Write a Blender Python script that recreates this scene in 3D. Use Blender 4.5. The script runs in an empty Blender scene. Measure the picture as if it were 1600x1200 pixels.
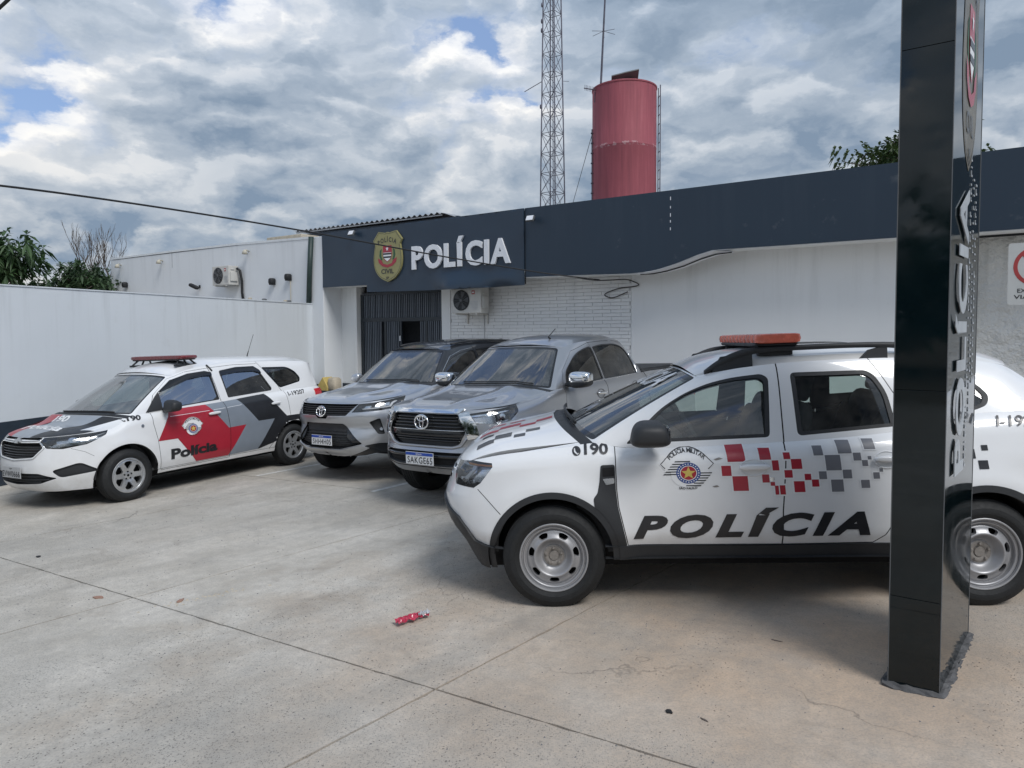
import bpy, bmesh, math, random
import numpy as np
from mathutils import Vector, Matrix
from mathutils.geometry import delaunay_2d_cdt

rnd = random.Random(7)
SC = bpy.context.scene
COL = SC.collection
R = math.radians

# ------------------------------------------------------------------ camera
cam_d = bpy.data.cameras.new('camera')
cam = bpy.data.objects.new('camera', cam_d)
COL.objects.link(cam)
cam_d.sensor_width = 36.0
cam_d.lens = 1108.5 / 1600 * 36.0
cam_d.shift_y = -30.34 / 1600
cam_d.clip_start = 0.05
cam_d.clip_end = 3000
cam.matrix_world = Matrix.Translation((0, 0, 1.75)) @ Matrix.Rotation(R(90 - 2.823), 4, 'X') @ Matrix.Rotation(R(-0.3143), 4, 'Z')
SC.camera = cam

# ------------------------------------------------------------------ exposure
SC.view_settings.view_transform = 'Standard'
SC.view_settings.look = 'None'
SC.view_settings.gamma = 1
SC.view_settings.use_curve_mapping = False
SC.view_settings.exposure = 0.74
SUN_EL, SUN_AZ = 50.0, 146.0     # a veiled sun high on the right

# ------------------------------------------------------------------ sky
def N(nt, typ, **kw):
    n = nt.nodes.new(typ)
    ins = kw.pop('ins', {})
    for k, v in kw.items():
        setattr(n, k, v)
    for k, v in ins.items():
        if hasattr(v, 'is_output') or isinstance(v, bpy.types.NodeSocket):
            nt.links.new(v, n.inputs[k])
        else:
            n.inputs[k].default_value = v
    return n

def mth(nt, op, a, b=None, c=None, clamp=False):
    n = nt.nodes.new('ShaderNodeMath'); n.operation = op; n.use_clamp = clamp
    for i, v in enumerate((a, b, c)):
        if v is None: continue
        if isinstance(v, bpy.types.NodeSocket): nt.links.new(v, n.inputs[i])
        else: n.inputs[i].default_value = v
    return n.outputs[0]

def mixc(nt, f, a, b, mode='MIX'):
    n = nt.nodes.new('ShaderNodeMix'); n.data_type = 'RGBA'; n.blend_type = mode
    for i, v in ((0, f), (6, a), (7, b)):
        if isinstance(v, bpy.types.NodeSocket): nt.links.new(v, n.inputs[i])
        else: n.inputs[i].default_value = v if i == 0 else (tuple(v) + (1,) if len(v) == 3 else v)
    return n.outputs[2]

def ramp(nt, f, stops, interp='LINEAR'):
    n = nt.nodes.new('ShaderNodeValToRGB'); n.color_ramp.interpolation = interp
    el = n.color_ramp.elements
    while len(el) < len(stops): el.new(0.5)
    for e, (p, c) in zip(el, stops):
        e.position = p
        e.color = (c, c, c, 1) if isinstance(c, (int, float)) else tuple(c) + (1,)
    nt.links.new(f, n.inputs[0])
    return n.outputs[0]

world = bpy.data.worlds.new('World')
SC.world = world
world.use_nodes = True
world.cycles.sampling_method = "MANUAL"; world.cycles.sample_map_resolution = 256
wt = world.node_tree
wt.nodes.clear()
sky = N(wt, 'ShaderNodeTexSky', sky_type='NISHITA', sun_disc=False, sun_elevation=R(SUN_EL), sun_rotation=R(SUN_AZ),
        altitude=500, air_density=1.0, dust_density=1.2, ozone_density=1.2)
tc = N(wt, 'ShaderNodeTexCoord')
sep = N(wt, 'ShaderNodeSeparateXYZ', ins={0: tc.outputs['Generated']})
zc = mth(wt, 'ABSOLUTE', sep.outputs[2])
pl = N(wt, 'ShaderNodeCombineXYZ', ins={0: mth(wt, 'MULTIPLY', sep.outputs[0], 1.55), 1: mth(wt, 'MULTIPLY', sep.outputs[1], 1.55), 2: mth(wt, 'MULTIPLY', zc, 3.0)})
def noise(nt, vec, scale, detail=6, rough=.55, dist=0.0, lac=2.0):
    n = N(nt, 'ShaderNodeTexNoise', noise_dimensions='3D', ins={'Vector': vec, 'Scale': scale, 'Detail': detail, 'Roughness': rough, 'Distortion': dist, 'Lacunarity': lac})
    return n.outputs[0]
def shiftv(nt, vec, off):
    return N(nt, 'ShaderNodeVectorMath', operation='ADD', ins={0: vec, 1: off}).outputs[0]
CLO = (2.9, 1.7, 0.45)
def vor(nt, vec, scale, sm=.35):
    v = N(nt, 'ShaderNodeTexVoronoi', feature='F1', ins={'Vector': vec, 'Scale': scale, 'Randomness': 1.0})
    return mth(nt, 'SUBTRACT', 1.0, mth(nt, 'MULTIPLY', v.outputs['Distance'], v.outputs['Distance']))
warp = N(wt, 'ShaderNodeTexNoise', ins={'Vector': pl.outputs[0], 'Scale': 3.0, 'Detail': 7.0, 'Roughness': .6}).outputs[1]
warpv = N(wt, 'ShaderNodeVectorMath', operation='SCALE', ins={0: N(wt, 'ShaderNodeVectorMath', operation='SUBTRACT', ins={0: warp, 1: (.5, .5, .5)}).outputs[0], 'Scale': .38}).outputs[0]
base_v = N(wt, 'ShaderNodeVectorMath', operation='ADD', ins={0: shiftv(wt, pl.outputs[0], CLO), 1: warpv}).outputs[0]
def billow(off):
    v = shiftv(wt, base_v, off)
    n = noise(wt, v, 1.0, 3, .5)
    f = noise(wt, v, 6.5, 6, .58)
    h = mth(wt, 'MULTIPLY', n, .62)
    h = mth(wt, 'MULTIPLY_ADD', vor(wt, v, 2.1), .20, h)
    h = mth(wt, 'MULTIPLY_ADD', vor(wt, v, 5.2), .10, h)
    h = mth(wt, 'MULTIPLY_ADD', vor(wt, v, 12.0), .045, h)
    return n, mth(wt, 'MULTIPLY_ADD', f, .085, h)
n0, h0 = billow((0, 0, 0))
n1_, h1 = billow((-.020, .0, .055))
cmask = ramp(wt, h0, [(0.515, 0.0), (0.55, .78), (0.59, 1.0)])
# billows: the sides turned up to the light are bright, undersides and thick hearts are slate grey
thick = ramp(wt, n0, [(0.40, 0.0), (0.50, .55), (0.62, 1.0)])
slope = mth(wt, 'MULTIPLY_ADD', mth(wt, 'SUBTRACT', h0, h1), 11.0, 0.42, clamp=True)
rim = ramp(wt, h0, [(0.55, 1.0), (0.61, 0.0)])
shade = mth(wt, 'ADD', mth(wt, 'MULTIPLY', thick, .42), mth(wt, 'MULTIPLY', mth(wt, 'SUBTRACT', 1.0, slope), .62))
shade = mth(wt, 'SUBTRACT', shade, mth(wt, 'MULTIPLY', rim, .26), clamp=True)
ccol = ramp(wt, shade, [(0.0, (6.3, 6.3, 6.2)), (0.14, (4.7, 4.9, 5.2)), (0.34, (3.1, 3.55, 4.15)), (0.60, (2.05, 2.55, 3.2)), (1.0, (1.3, 1.75, 2.35))])
# towards the horizon the cloud turns paler and a little warm
hz = ramp(wt, zc, [(0.0, 1.0), (0.16, .45), (0.42, 0.0)])
ccol = mixc(wt, mth(wt, 'MULTIPLY', hz, mth(wt, 'MULTIPLY', mth(wt, 'SUBTRACT', 1.0, shade), .9)), ccol, (6.5, 5.9, 4.9))
skyc = mixc(wt, 1.0, sky.outputs[0], (1.0, 1.03, 1.10), 'MULTIPLY')
skyb = mixc(wt, .7, skyc, (1.55, 2.25, 3.7))
col = mixc(wt, mth(wt, 'MULTIPLY', cmask, .97), skyb, ccol)
bg = N(wt, 'ShaderNodeBackground', ins={'Color': col, 'Strength': 0.103})
wo = N(wt, 'ShaderNodeOutputWorld')
wt.links.new(bg.outputs[0], wo.inputs[0])

sun_d = bpy.data.lights.new('sun', 'SUN')
sun_d.energy = 1.4
sun_d.angle = R(24)
sun_d.color = (1.0, .98, .955)
sun = bpy.data.objects.new('sun', sun_d)
COL.objects.link(sun)
_az = R(SUN_AZ)
_d = Vector((math.sin(_az) * math.cos(R(SUN_EL)), math.cos(_az) * math.cos(R(SUN_EL)), math.sin(R(SUN_EL))))
sun.rotation_euler = _d.to_track_quat('Z', 'Y').to_euler()
sun.location = (0, 0, 30)

# ------------------------------------------------------------------ materials
MATS = {}
def mat_new(name):
    m = bpy.data.materials.new(name); m.use_nodes = True
    m.node_tree.nodes.clear()
    out = m.node_tree.nodes.new('ShaderNodeOutputMaterial')
    MATS[name] = m
    return m, m.node_tree, out

def pbsdf(nt, out, **ins):
    b = nt.nodes.new('ShaderNodeBsdfPrincipled')
    for k, v in ins.items():
        k = k.replace('_', ' ')
        if isinstance(v, bpy.types.NodeSocket): nt.links.new(v, b.inputs[k])
        else: b.inputs[k].default_value = tuple(v) + (1,) if isinstance(v, tuple) and len(v) == 3 else v
    nt.links.new(b.outputs[0], out.inputs[0])
    return b

def simple(name, col, rough=.5, metal=0.0, coat=0.0, spec=.5, var=.12, vscale=6.0, bump=0.0, bscale=60, obj=True, emis=None):
    """a plain procedural material: colour with a mottled variation, roughness wear and optional bump"""
    m, nt, out = mat_new(name)
    t = N(nt, 'ShaderNodeTexCoord'); v = t.outputs['Object']
    n1 = noise(nt, v, vscale, 5, .6)
    lo = tuple(c * (1 - var) for c in col); hi = tuple(min(1, c * (1 + var)) for c in col)
    c = ramp(nt, n1, [(0.3, lo), (0.7, hi)])
    r = ramp(nt, noise(nt, v, vscale * 2.3, 4, .6), [(0.3, max(0, rough - .06)), (0.7, min(1, rough + .08))])
    b = pbsdf(nt, out, Base_Color=c, Roughness=r, Metallic=metal, Coat_Weight=coat, Coat_Roughness=.04)
    b.inputs['Specular IOR Level'].default_value = spec
    if bump:
        bn = N(nt, 'ShaderNodeBump', ins={'Strength': bump, 'Distance': .01, 'Height': noise(nt, v, bscale, 5, .6)})
        nt.links.new(bn.outputs[0], b.inputs['Normal'])
    if emis:
        b.inputs['Emission Color'].default_value = tuple(emis[0]) + (1,); b.inputs['Emission Strength'].default_value = emis[1]
    return m

def paint(name, col, metal=0.0, rough=.32, dirt=(.32, .29, .25), flake=0.0):
    """car paint under a clear coat with road dust towards the sills"""
    m, nt, out = mat_new(name)
    t = N(nt, 'ShaderNodeTexCoord'); v = t.outputs['Object']
    s = N(nt, 'ShaderNodeSeparateXYZ', ins={0: v})
    low = N(nt, 'ShaderNodeMapRange', ins={0: s.outputs[2], 1: .95, 2: .25, 3: 0.0, 4: 1.0}).outputs[0]
    n = noise(nt, v, 5.0, 8, .65)
    d = mth(nt, 'MULTIPLY', mth(nt, 'MULTIPLY', low, low), ramp(nt, n, [(0.32, .05), (0.72, .5)]), clamp=True)
    base = ramp(nt, noise(nt, v, 1.3, 4, .5), [(0.3, tuple(c * .96 for c in col)), (0.7, col)])
    c = mixc(nt, d, base, dirt)
    b = pbsdf(nt, out, Base_Color=c, Metallic=metal, Roughness=mth(nt, 'MULTIPLY_ADD', d, .4, rough, clamp=True), Coat_Weight=.85, Coat_Roughness=mth(nt, 'MULTIPLY_ADD', d, .5, .045, clamp=True))
    bn = N(nt, 'ShaderNodeBump', ins={'Strength': .008, 'Distance': .01, 'Height': noise(nt, v, 3.0, 2, .5)})
    nt.links.new(bn.outputs[0], b.inputs['Coat Normal'])
    return m

def glassmat(name, tint, refl=1.0, rough=.01, fmin=.04):
    m, nt, out = mat_new(name)
    t = nt.nodes.new('ShaderNodeBsdfTransparent'); t.inputs[0].default_value = tuple(tint) + (1,)
    g = nt.nodes.new('ShaderNodeBsdfGlossy'); g.inputs[0].default_value = (refl, refl, refl, 1); g.inputs[1].default_value = rough
    lw = N(nt, 'ShaderNodeFresnel', ins={'IOR': 1.5})
    tc_ = N(nt, 'ShaderNodeTexCoord')
    dust = ramp(nt, noise(nt, tc_.outputs['Object'], 4, 8, .7), [(0.35, 0.0), (0.75, .10)])
    f = mth(nt, 'MULTIPLY_ADD', lw.outputs[0], 1.15, fmin, clamp=True)
    mx = N(nt, 'ShaderNodeMixShader', ins={0: f}); nt.links.new(t.outputs[0], mx.inputs[1]); nt.links.new(g.outputs[0], mx.inputs[2])
    df = nt.nodes.new('ShaderNodeBsdfDiffuse'); df.inputs[0].default_value = (.5, .48, .44, 1)
    m2 = N(nt, 'ShaderNodeMixShader', ins={0: dust}); nt.links.new(mx.outputs[0], m2.inputs[1]); nt.links.new(df.outputs[0], m2.inputs[2])
    nt.links.new(m2.outputs[0], out.inputs[0])
    return m

M_WHITE = paint('white_paint', (.78, .79, .80))
M_SILVER = paint('silver_paint', (.50, .52, .55), metal=.75, rough=.30)
M_SILVER2 = paint('warm_silver_paint', (.43, .44, .46), metal=.75, rough=.30)
M_BLACKP = paint('black_paint', (.012, .013, .016))
M_PLAST = simple('black_plastic', (.022, .024, .027), .55, bump=.15, bscale=300)
M_PLASTG = simple('gloss_black_plastic', (.010, .011, .013), .15, coat=.4)
M_RUBBER = simple('rubber_seal', (.014, .015, .016), .7)
M_TYRE = simple('tyre_rubber', (.011, .012, .013), .7, var=.2, vscale=14, bump=.25, bscale=90)
M_STEEL = simple('painted_steel', (.36, .36, .37), .42, metal=.45, var=.05, vscale=9)
M_ALLOY = simple('alloy_silver', (.50, .51, .52), .32, metal=.7, var=.1, vscale=12)
M_HUB = simple('hub_grime', (.26, .24, .22), .6, metal=.4, var=.18, vscale=60)
M_CHROME = simple('chrome', (.82, .83, .84), .07, metal=1.0, var=.03)
M_DARK = simple('dark_void', (.008, .008, .009), .9)
M_WELL = simple('wheel_well_liner', (.012, .012, .013), .9)
M_INT = simple('cabin_trim', (.05, .052, .055), .8, bump=.2)
M_INTL = simple('cabin_lining', (.30, .29, .27), .9)
M_SEAT = simple('seat_fabric', (.10, .10, .105), .95, var=.25, bump=.5, bscale=400)
M_SEATB = simple('beige_leather', (.42, .39, .34), .6)
M_GLASS = glassmat('clear_car_glass', (.78, .87, .83))
M_GLASSD = glassmat('tinted_car_glass', (.16, .18, .19), fmin=.05)
M_GLASSW = glassmat('windshield_glass', (.42, .50, .47), refl=.85, fmin=.16)
M_LAMPG = glassmat('lamp_cover', (.86, .88, .9), fmin=.03)
M_REFL = simple('lamp_reflector', (.62, .64, .67), .18, metal=.9)
M_REDL = simple('red_lens', (.55, .02, .03), .15, coat=.6)
M_ORANGE = simple('amber_strip', (.65, .25, .05), .3)
M_DRED = simple('decal_red', (.36, .018, .035), .38, coat=.3, var=.06)
M_DGREY = simple('decal_grey', (.17, .175, .195), .38, coat=.3, var=.05)
M_DLG = simple('decal_light_grey', (.27, .30, .34), .36, coat=.4, var=.05)
M_DBLK = simple('decal_black', (.016, .017, .02), .4, coat=.3, var=.1)
M_DWHT = simple('decal_white', (.78, .79, .8), .4, coat=.3, var=.02)
M_DBLUE = simple('decal_blue', (.03, .07, .25), .4, coat=.3)
M_DGOLD = simple('decal_gold', (.62, .47, .11), .4, coat=.2)
M_PLATE = simple('plate_white', (.72, .73, .74), .4, var=.05)
M_PBLUE = simple('plate_blue', (.015, .07, .38), .4)
M_PGREY = simple('plate_grey', (.45, .46, .47), .45)
M_DUMMY = None
M_LBAR = simple('light_bar_dome', (.62, .15, .10), .22, coat=.6, var=.2, vscale=20)
M_GLASSW2 = glassmat('side_glass_green', (.40, .47, .45), fmin=.30)
M_GLASSW3 = glassmat('windshield_green', (.62, .72, .68), fmin=.25)
M_DKRED = simple('dark_red_dome', (.16, .02, .022), .25, coat=.5)
M_DGREY2 = simple('decal_mid_grey', (.20, .23, .27), .36, coat=.4, var=.05)
M_DARKC = simple('shaded_cup', (.12, .12, .125), .4, metal=.5)
# ------------------------------------------------------------------ object helpers
def prop(o, label=None, cat=None, group=None, kind=None):
    if label: o['label'] = label
    if cat: o['category'] = cat
    if group: o['group'] = group
    if kind: o['kind'] = kind
    return o

def empty(name, label, cat, loc=(0, 0, 0), mat=None, group=None):
    o = bpy.data.objects.new(name, None)
    o.empty_display_size = .2
    COL.objects.link(o)
    if mat is not None: o.matrix_world = mat
    else: o.location = loc
    return prop(o, label, cat, group)

def link(name, me, parent=None, mat=None, kind=None, mtx=None):
    o = bpy.data.objects.new(name, me)
    COL.objects.link(o)
    if mat is not None and not me.materials: me.materials.append(mat)
    if parent is not None: o.parent = parent
    if mtx is not None: o.matrix_local = mtx
    if kind: o['kind'] = kind
    return o

class MB:
    """a small mesh builder: collects shapes, links them as one object"""
    def __init__(s): s.v = []; s.f = []
    def add(s, v, f, M=None):
        b = len(s.v)
        if M is not None: v = [M @ Vector(p) for p in v]
        s.v += [tuple(p) for p in v]; s.f += [tuple(i + b for i in q) for q in f]
        return s
    def box(s, x0, y0, z0, x1, y1, z1, M=None):
        v = [(x0, y0, z0), (x1, y0, z0), (x1, y1, z0), (x0, y1, z0), (x0, y0, z1), (x1, y0, z1), (x1, y1, z1), (x0, y1, z1)]
        return s.add(v, [(0, 3, 2, 1), (4, 5, 6, 7), (0, 1, 5, 4), (1, 2, 6, 5), (2, 3, 7, 6), (3, 0, 4, 7)], M)
    def tube(s, pts, r, n=8, cap=True, r2=None):
        pts = [Vector(p) for p in pts]; m = len(pts); v = []; f = []
        up = None
        for i, p in enumerate(pts):
            d = (pts[min(i + 1, m - 1)] - pts[max(i - 1, 0)]).normalized()
            if up is None:
                up = Vector((0, 0, 1)) if abs(d.z) < .9 else Vector((1, 0, 0))
            a = d.cross(up).normalized(); b = a.cross(d).normalized(); up = b
            rr = r if r2 is None else r + (r2 - r) * i / (m - 1)
            if isinstance(r, (list, tuple)): rr = r[i]
            for k in range(n):
                t = 2 * math.pi * k / n
                v.append(p + (a * math.cos(t) + b * math.sin(t)) * rr)
        for i in range(m - 1):
            for k in range(n):
                f.append((i * n + k, i * n + (k + 1) % n, (i + 1) * n + (k + 1) % n, (i + 1) * n + k))
        if cap: f += [tuple(range(n - 1, -1, -1)), tuple((m - 1) * n + k for k in range(n))]
        return s.add(v, f)
    def prism(s, poly, h0, h1, M=None):
        n = len(poly); v = [(x, y, h0) for x, y in poly] + [(x, y, h1) for x, y in poly]
        f = [tuple(range(n - 1, -1, -1)), tuple(range(n, 2 * n))] + [(i, (i + 1) % n, n + (i + 1) % n, n + i) for i in range(n)]
        return s.add(v, f, M)
    def lathe(s, prof, n=48, M=None, a0=0.0, a1=2 * math.pi):
        """profile (r, h) turned round the z axis"""
        m = len(prof); v = []; f = []
        full = abs(a1 - a0 - 2 * math.pi) < 1e-6; c = n if full else n + 1
        for k in range(c):
            t = a0 + (a1 - a0) * k / n
            for r, h in prof: v.append((r * math.cos(t), r * math.sin(t), h))
        for k in range(n):
            k2 = (k + 1) % c
            for i in range(m - 1): f.append((k * m + i, k2 * m + i, k2 * m + i + 1, k * m + i + 1))
        return s.add(v, f, M)
    def sell(s, c, r, e1=.5, e2=.5, nu=20, nv=12, M=None, fn=None):
        """superellipsoid"""
        def cc(t, e): q = math.cos(t); return math.copysign(abs(q) ** e, q)
        def ss(t, e): q = math.sin(t); return math.copysign(abs(q) ** e, q)
        v = []; f = []
        for j in range(nv + 1):
            p = -math.pi / 2 + math.pi * j / nv
            for i in range(nu):
                t = 2 * math.pi * i / nu
                q = [r[0] * cc(p, e1) * cc(t, e2), r[1] * cc(p, e1) * ss(t, e2), r[2] * ss(p, e1)]
                if fn: q = fn(q)
                v.append((c[0] + q[0], c[1] + q[1], c[2] + q[2]))
        for j in range(nv):
            for i in range(nu):
                f.append((j * nu + i, j * nu + (i + 1) % nu, (j + 1) * nu + (i + 1) % nu, (j + 1) * nu + i))
        return s.add(v, f, M)
    def build(s, name, mat, parent=None, smooth=False, kind=None, bevel=0.0, angle=None, mtx=None):
        me = bpy.data.meshes.new(name)
        me.from_pydata(s.v, [], s.f); me.update()
        if bevel:
            bm = bmesh.new(); bm.from_mesh(me)
            bmesh.ops.remove_doubles(bm, verts=bm.verts, dist=1e-5)
            ed = [e for e in bm.edges if len(e.link_faces) == 2 and e.calc_face_angle(0) > .5]
            bmesh.ops.bevel(bm, geom=ed, offset=bevel, segments=2, affect='EDGES', profile=.6)
            bm.to_mesh(me); bm.free()
        if smooth:
            me.polygons.foreach_set('use_smooth', [True] * len(me.polygons))
            if angle: me.set_sharp_from_angle(angle=R(angle))
        return link(name, me, parent, mat, kind, mtx)

def copyto(o, M=None, parent=None):
    c = o.copy(); COL.objects.link(c)
    c.parent = parent if parent is not None else o.parent
    if M is not None: c.matrix_local = M
    return c

def copytree(root, M, label=None, group=None):
    r = root.copy(); COL.objects.link(r); r.matrix_world = M
    if label: r['label'] = label
    if group: r['group'] = group
    for ch in list(root.children):
        c = ch.copy(); COL.objects.link(c); c.parent = r
        for g in list(ch.children):
            d = g.copy(); COL.objects.link(d); d.parent = c
    return r

# ------------------------------------------------------------------ curves and 2-D shapes
def crom(pts, n=8):
    """Catmull-Rom through points of any dimension, n samples per span"""
    P = np.array(pts, float)
    Q = np.vstack([2 * P[0] - P[1], P, 2 * P[-1] - P[-2]])
    out = []
    for i in range(1, len(Q) - 2):
        p0, p1, p2, p3 = Q[i - 1:i + 3]
        d1 = max(np.linalg.norm(p1 - p0), 1e-6) ** .5; d2 = max(np.linalg.norm(p2 - p1), 1e-6) ** .5; d3 = max(np.linalg.norm(p3 - p2), 1e-6) ** .5
        m1 = (p2 - p1) + d2 * ((p1 - p0) / d1 - (p2 - p0) / (d1 + d2)) if d1 > 0 else p2 - p1
        m1 = d2 * ((p1 - p0) / d1 - (p2 - p0) / (d1 + d2) + (p2 - p1) / d2)
        m2 = d2 * ((p2 - p1) / d2 - (p3 - p1) / (d2 + d3) + (p3 - p2) / d3)
        for k in range(n):
            t = k / n
            h = (2 * t ** 3 - 3 * t ** 2 + 1, t ** 3 - 2 * t ** 2 + t, -2 * t ** 3 + 3 * t ** 2, t ** 3 - t ** 2)
            out.append(h[0] * p1 + h[1] * m1 + h[2] * p2 + h[3] * m2)
    out.append(P[-1])
    return np.array(out)

def tabf(tab):
    D = crom([(a, b) for a, b in tab], 10)
    o = np.argsort(D[:, 0], kind='stable')
    return lambda z: np.interp(z, D[o, 0], D[o, 1])

def rounded(poly, r, n=5):
    """round the corners of a polygon; r a number or one per corner"""
    m = len(poly); out = []
    for i in range(m):
        p = np.array(poly[i], float); a = np.array(poly[i - 1], float); b = np.array(poly[(i + 1) % m], float)
        rr = r[i] if isinstance(r, (list, tuple)) else r
        la, lb = np.linalg.norm(a - p), np.linalg.norm(b - p)
        q = min(rr, la * .45, lb * .45)
        if q < 1e-4: out.append(tuple(p)); continue
        A = p + (a - p) / la * q; B = p + (b - p) / lb * q
        for k in range(n + 1):
            t = k / n; out.append(tuple((1 - t) ** 2 * A + 2 * t * (1 - t) * p + t * t * B))
    return out

def shrink(poly, d):
    """inset a polygon by d (positive = inwards)"""
    P = np.array(poly, float); n = len(P)
    area = sum(P[i][0] * P[(i + 1) % n][1] - P[(i + 1) % n][0] * P[i][1] for i in range(n)) / 2
    sg = 1 if area > 0 else -1
    out = []
    for i in range(n):
        a, p, b = P[i - 1], P[i], P[(i + 1) % n]
        u = (p - a) / max(np.linalg.norm(p - a), 1e-9); w = (b - p) / max(np.linalg.norm(b - p), 1e-9)
        n1 = np.array((-u[1], u[0])) * sg; n2 = np.array((-w[1], w[0])) * sg
        m = n1 + n2; L = np.linalg.norm(m)
        m = m / L if L > 1e-6 else n1
        k = d / max(.35, float(m @ n1))
        out.append(tuple(p + m * k))
    return out

def densify(poly, L, closed=True):
    out = []; n = len(poly)
    for i in range(n if closed else n - 1):
        a = np.array(poly[i], float); b = np.array(poly[(i + 1) % n], float)
        k = max(1, int(math.ceil(np.linalg.norm(b - a) / L)))
        for j in range(k): out.append(tuple(a + (b - a) * j / k))
    if not closed: out.append(tuple(poly[-1]))
    return out

def inside(P, poly):
    P = np.asarray(P, float); q = np.asarray(poly, float)
    x, y = P[:, 0], P[:, 1]; c = np.zeros(len(P), bool)
    x1, y1 = q[:, 0], q[:, 1]; x2, y2 = np.roll(x1, -1), np.roll(y1, -1)
    for a, b, u, w in zip(x1, y1, x2, y2):
        if b == w: continue
        m = ((b > y) != (w > y)) & (x < (u - a) * (y - b) / (w - b) + a)
        c ^= m
    return c

def circ(cx, cy, r, n=32, a0=0, a1=360, ry=None):
    ry = r if ry is None else ry
    full = abs(a1 - a0) >= 360
    return [(cx + r * math.cos(R(a0 + (a1 - a0) * k / n)), cy + ry * math.sin(R(a0 + (a1 - a0) * k / n))) for k in range(n if full else n + 1)]

def star(cx, cy, r, r2, n=5, a=90):
    return [(cx + (r if k % 2 == 0 else r2) * math.cos(R(a + 180 * k / n)), cy + (r if k % 2 == 0 else r2) * math.sin(R(a + 180 * k / n))) for k in range(2 * n)]

def tri2d(polys, holes=(), grid=None):
    """triangulate the union of polygons minus holes with an inner grid; returns verts, tris"""
    V = []; E = []
    for p in list(polys) + list(holes):
        b = len(V); V += [Vector(q) for q in p]
        E += [(b + i, b + (i + 1) % len(p)) for i in range(len(p))]
    if grid:
        A = np.array([tuple(v) for v in V]); x0, y0 = A.min(0); x1, y1 = A.max(0)
        gx = np.arange(x0 + grid * .5, x1, grid); gy = np.arange(y0 + grid * .5, y1, grid)
        if len(gx) and len(gy):
            G = np.array([(a, b) for a in gx for b in gy])
            m = np.zeros(len(G), bool)
            for p in polys: m |= inside(G, p)
            for p in holes: m &= ~inside(G, p)
            V += [Vector(g) for g in G[m]]
    r = delaunay_2d_cdt(V, E, [], 0, 1e-6)
    vv = [tuple(v) for v in r[0]]; ff = r[2]
    if not ff: return vv, []
    A = np.array(vv); F = np.array([list(f) for f in ff])
    c = A[F].mean(1)
    m = np.zeros(len(F), bool)
    for p in polys: m |= inside(c, p)
    for p in holes: m &= ~inside(c, p)
    return vv, [tuple(int(i) for i in f) for f in F[m]]

_tc = {}
def text2d(body, bold=0.0, shear=0.0, seg=None, space=1.0):
    """a word as flat triangles, unit height capitals; builtin font"""
    key = (body, bold, shear, seg, space)
    if key in _tc: return _tc[key]
    cu = bpy.data.curves.new('text', 'FONT')
    cu.body = body; cu.size = 1.0; cu.offset = bold; cu.shear = shear; cu.resolution_u = 4; cu.fill_mode = 'FRONT'; cu.space_character = space
    ob = bpy.data.objects.new('text', cu)
    me = ob.to_mesh()
    bm = bmesh.new(); bm.from_mesh(me)
    bmesh.ops.triangulate(bm, faces=bm.faces)
    if seg:
        for _ in range(5):
            ed = [e for e in bm.edges if e.calc_length() > seg]
            if not ed: break
            bmesh.ops.subdivide_edges(bm, edges=ed, cuts=1)
            bmesh.ops.triangulate(bm, faces=bm.faces)
    v = [(p.co.x, p.co.y) for p in bm.verts]; bm.verts.index_update()
    f = [tuple(q.index for q in p.verts) for p in bm.faces]
    bm.free(); ob.to_mesh_clear(); bpy.data.objects.remove(ob); bpy.data.curves.remove(cu)
    _tc[key] = (v, f)
    return v, f

CAPS = {}
def fit_text(body, x0, x1, z0, h, bold=0.0, shear=0.0, seg=.3, rise=0.0, space=1.0):
    """text fitted to x0..x1 with its baseline at z0 and capitals h high; rise = slope of the baseline"""
    v, f = text2d(body, bold, shear, seg, space)
    cv, _ = text2d('I', bold, 0.0, None)
    zb = min(p[1] for p in cv); zt = max(p[1] for p in cv)
    A = np.array(v); a, b = A[:, 0].min(), A[:, 0].max()
    k = h / (zt - zb); kx = (x1 - x0) / (b - a)
    return [(x0 + (x - a) * kx, z0 + (y - zb) * k + rise * (x - a) * kx) for x, y in v], f

def arc_text(body, cx, cz, r, h, a0, a1, bold=0.02, inward=False):
    """letters set along an arc from angle a0 to a1 (degrees)"""
    V = []; F = []
    adv = []; x = 0
    for ch in body:
        if ch == ' ': adv.append((ch, x, .30)); x += .34; continue
        v, f = text2d(ch, bold, 0.0, None)
        w = max(p[0] for p in v) - min(p[0] for p in v)
        adv.append((ch, x, w)); x += w + .13
    tot = x - .13
    for ch, s, w in adv:
        if ch == ' ': continue
        v, f = text2d(ch, bold, 0.0, None)
        m = min(p[0] for p in v)
        ang = a0 + (a1 - a0) * (s + w / 2) / tot
        b = len(V)
        k = h / .73
        ca, sa = math.cos(R(ang)), math.sin(R(ang))
        for px_, py_ in v:
            lx = (px_ - m - w / 2) * k; ly = py_ * k
            if inward:
                # reads left to right along the bottom of a circle
                V.append((cx + ca * (r - ly) - sa * lx, cz + sa * (r - ly) + ca * lx))
            else:
                V.append((cx + ca * (r + ly) + sa * lx, cz + sa * (r + ly) - ca * lx))
        F += [tuple(i + b for i in q) for q in f]
    return V, F

def flat(name, mat, parent, v, f, fn, kind=None):
    """link a 2-D triangle set through a mapping to 3-D"""
    P = fn(np.array(v, float))
    me = bpy.data.meshes.new(name); me.from_pydata([tuple(map(float, p)) for p in P], [], f); me.update()
    me.polygons.foreach_set('use_smooth', [True] * len(me.polygons))
    return link(name, me, parent, mat, kind)
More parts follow.
